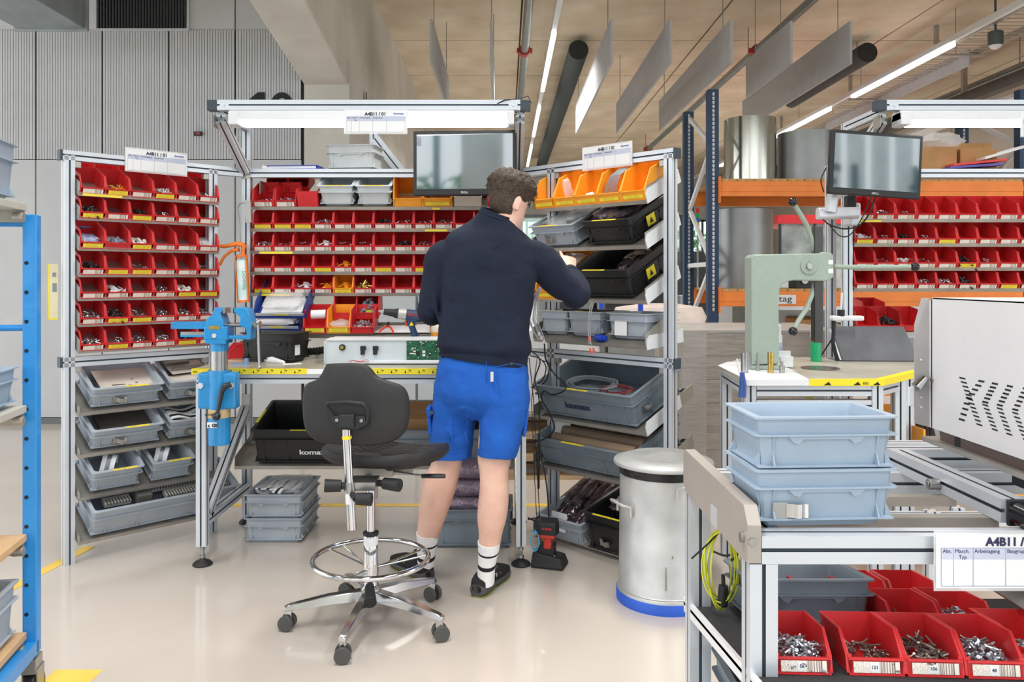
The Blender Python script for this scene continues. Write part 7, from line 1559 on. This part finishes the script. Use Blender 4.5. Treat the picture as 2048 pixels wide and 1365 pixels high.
# back pocket, cargo flap, tag, snap
def onb2(u, v, y): return at(u, v, y)
part('centre_seam', MB().tube([bp(973, v, 965, 100, .140, 3.42) + V((0, (.0, .0, .004, .02)[i], 0)) for i, v in enumerate((722, 750, 780, 806))], .0016, 6), mat('dark_blue_seam', '#0f4fa0', .8), pw, True, smooth=60)
part('side_pocket', MB().bx(-.012, .004, -.055, .055, -.075, .0, T=MX.Translation(at(861, 830, 3.44)) @ MX.Rotation(R(-6), 4, 'Y')).bx(-.016, .004, -.058, .058, -.004, .034, T=MX.Translation(at(864, 828, 3.44)) @ MX.Rotation(R(-12), 4, 'Y')), BLUEF, pw, True, bevel=.005)
part('side_pocket', MB().bx(-.004, .010, -.05, .05, -.075, .03, T=MX.Translation(at(1051, 835, 3.38)) @ MX.Rotation(R(8), 4, 'Y')), BLUEF, pw, True, bevel=.005)
part('pocket_seam', MB().tube([at(990, 735, 3.281), at(1024, 727, 3.285), at(1050, 732, 3.32)], .0016, 6).tube([at(991, 735, 3.281), at(992, 750, 3.275), at(1000, 795, 3.275), at(1035, 805, 3.29)], .0012, 6), mat('dark_blue_seam', '#0f4fa0', .8), pw, True, smooth=60)
part('brand_tag', MB().bx(-.006, .006, -.001, .001, -.02, .02, T=MX.Translation(at(984, 754, 3.272))), mat('grey_tag', '#c9cdd2', .7), pw, True)
part('snap', MB().cyl(at(1023, 728, 3.278), at(1023, 728, 3.284), .006, n=14), DARKMET, pw, True, smooth=40)
part('flap_button', MB().cyl(at(863, 826, 3.38), at(863, 826, 3.386), .007, n=12), DARKMET, pw, True, smooth=40)
# socks with black stripes
SOCK = mat('white_sock', '#eeeef0', .9, 0, var=.02, bump=.3, bs=150); SBL = mat('black_sock_stripe', '#1b1b1e', .9)
def sock(rows, label=None):
    c = curve(rows, 5); n = 26; mb = MB(); rings = []
    for p in c: rings.append([V(p[:3]) + V((p[3] * math.cos(2 * math.pi * j / n), p[4] * math.sin(2 * math.pi * j / n), .010 * math.sin(2 * math.pi * j / n))) for j in range(n)])
    mb.loft(rings); L_ = len(c) - 1
    black = {int(L_ * .26), int(L_ * .56), int(L_ * .58), int(L_ * .64)}
    for q in range(L_):
        if q in black:
            for j in range(n): mb.m[q * n + j] = 1
    return mb
part('sock', sock([px(832, 878, 1066, 3.49, .050), px(834, 876, 1085, 3.495, .046), px(834, 872, 1105, 3.50, .042), px(835, 869, 1125, 3.505, .042), px(834, 868, 1145, 3.51, .046)]), [SOCK, SBL], pw, True, smooth=60, label='white sock with black stripes')
part('sock', sock([px(955, 1001, 1084, 3.34, .050), px(956, 998, 1102, 3.343, .046), px(956, 993, 1122, 3.346, .042), px(955, 990, 1142, 3.35, .042), px(954, 989, 1164, 3.355, .046)]), [SOCK, SBL], pw, True, smooth=60, label='white sock with black stripes')
# safety shoes
def shoe(heel, yaw):
    T = MX.Translation((heel[0], heel[1], 0)) @ MX.Rotation(R(yaw), 4, 'Z')
    st = [(-.012, .020, .052), (0, .031, .070), (.03, .037, .082), (.07, .037, .088), (.10, .037, .086), (.14, .041, .080), (.19, .048, .070), (.24, .049, .060), (.275, .040, .050), (.295, .020, .036)]
    c = curve(st, 3); n = 20; up = MB(); so_ = MB(); ln = MB()
    for mbx, z0, z1, grow in ((up, .022, None, 0), (so_, .006, .034, .004), (ln, .0, .006, .0015)):
        rings = []
        for s, w_, h_ in c:
            zt = z1 if z1 else h_; w2 = w_ + grow; lift = .004 if .09 < s < .13 else 0
            if mbx is so_ and s < .05: zt = .052 - s * .3
            rings.append([T @ V((w2 * math.copysign(abs(math.cos(t)) ** .7, math.cos(t)), s, z0 + lift + (zt - z0 - lift) * (.5 + .5 * math.copysign(abs(math.sin(t)) ** .6, math.sin(t))))) for t in [2 * math.pi * j / n for j in range(n)]])
        mbx.loft(rings)
    s_ = part('shoe', up, mat('black_shoe_fabric', '#1b1b1c', .85, 0, var=.1, bump=.4, bs=160), pw, True, smooth=60, label='black work shoe')
    part('sole', so_, mat('grey_shoe_sole', '#4b4c4d', .7, 0, var=.08), s_, True, smooth=60); part('sole_line', ln, mat('lime_sole_edge', '#8c8e4a', .6), s_, True, smooth=60)
    part('tongue', MB().tube([T @ V((.0, .10, .085)), T @ V((0, .085, .105)), T @ V((0, .07, .115))], [.026, .022, .010], 10), mat('black_shoe_fabric'), s_, True, smooth=60)
    part('closure_dial', MB().cyl(T @ V((.036, .105, .062)), T @ V((.043, .105, .062)), .009, n=14), CHROME, s_, True, smooth=40)
    part('strap', MB().tube([T @ V((-.04, .14, .05)), T @ V((-.02, .145, .082)), T @ V((.02, .15, .082)), T @ V((.042, .15, .05))], .007, 8), mat('grey_shoe_sole'), s_, True, smooth=60)
shoe((-.113, 3.315), -21); shoe((-.335, 3.475), 36)
# hair
HAIR = mat('dark_brown_hair', '#43342b', .6, 0, var=.25, vs=120, bump=.8, bs=160)
hm_ = MB(); NU, NV = 72, 34; rings = []
def skull(th, z):
    hz = min(range(len(hs)), key=lambda i: abs(hs[i][0] - z)); p = hs[hz]
    a = next((i for i in range(len(hs) - 1) if hs[i][0] <= z <= hs[i + 1][0]), len(hs) - 2); q = (z - hs[a][0]) / max(1e-6, hs[a + 1][0] - hs[a][0])
    p = [hs[a][k] * (1 - q) + hs[a + 1][k] * q for k in range(4)]
    return V((p[2] * math.cos(th), p[1] + p[3] * math.sin(th), z))
for j in range(NV + 1):
    ring = []
    for i in range(NU):
        th = 2 * math.pi * i / NU; fwd = math.sin(th)          # +1 at the face, -1 at the nape
        low = -.075 if fwd < -.5 else (-.075 + (fwd + .5) / .45 * .085 if fwd < -.05 else (.012 if fwd < .35 else .012 + (fwd - .35) / .65 * .065))
        z = low + (.121 - low) * (j / NV) ** .85
        p = skull(th, z); c = V((0, -.004, .02)); d = (p - c).normalized()
        k = max(0, min(1, (z - .01) / .06)); front = max(0, fwd) 
        t = .0015 + .003 * min(1, max(0, (z - low) / .03)) + k * (.019 + .016 * front)
        t += (MN.noise(p * 55) * .5 + MN.noise(p * 110) * .35) * (.002 + .012 * k)
        ring.append(HM @ (p + d * t))
    rings.append(ring)
hm_.loft(rings, caps=(False, True)); rr = random.Random(5)
for i in range(620):
    th = rr.uniform(0, 6.283); z = .02 + .105 * rr.random() ** .6; fwd = max(0, math.sin(th))
    p = skull(th, min(z, .12)); d = (p - V((0, -.004, .02))).normalized(); o = p + d * (.016 + .018 * fwd * min(1, z / .06)) * min(1, max(.3, (z - .0) / .06))
    a = d.orthogonal().normalized(); a = MX.Rotation(rr.uniform(0, 6.28), 3, d) @ a; b = d.cross(a); r_ = rr.uniform(.0045, .009); ph = rr.uniform(0, 6)
    hm_.tube([HM @ (o + a * r_ * math.cos(ph + q * .75) + (d * .8 + b * .5) * r_ * math.sin(ph + q * .75) + b * q * .0012) for q in range(6)], [.0008, .0017, .0021, .0021, .0017, .0006], 5)
part('hair', hm_, HAIR, pw, True, smooth=80)
for s in (-1, 1):
    e = part('eye', MB().sphere(HM @ V((s * .030, .066, .002)), .0105, 14), mat('eye_white', '#e9e6e0', .2), pw, True, smooth=80); part('iris', MB().sphere(HM @ V((s * .030, .0725, .001)), .0045, 10), mat('brown_iris', '#3a2a1e', .2), e, True, smooth=80)
    part('eyebrow', MB().tube([HM @ V((s * x, .087 - x * x * 9, .026)) for x in (.012, .022, .032)], [.001, .0018, .001], 6), HAIR, pw, True, smooth=60)
# ---------------------------------------------------------------- lettering becomes plain meshes
TMESH = {}
for o in [o for o in bpy.data.objects if o.type == 'FONT']:
    cu = o.data; key = (cu.body, round(cu.size, 5), cu.align_x, round(cu.offset, 5), cu.materials[0].name)
    if key not in TMESH:
        me = bpy.data.meshes.new_from_object(o); me.name = o.name; TMESH[key] = me
    n = bpy.data.objects.new(o.name + '_', TMESH[key]); COL.objects.link(n); n.parent = o.parent; n.matrix_basis = o.matrix_basis.copy()
    for k in ('label', 'category', 'group', 'kind'):
        if k in o: n[k] = o[k]
    nm = o.name; bpy.data.objects.remove(o); n.name = nm
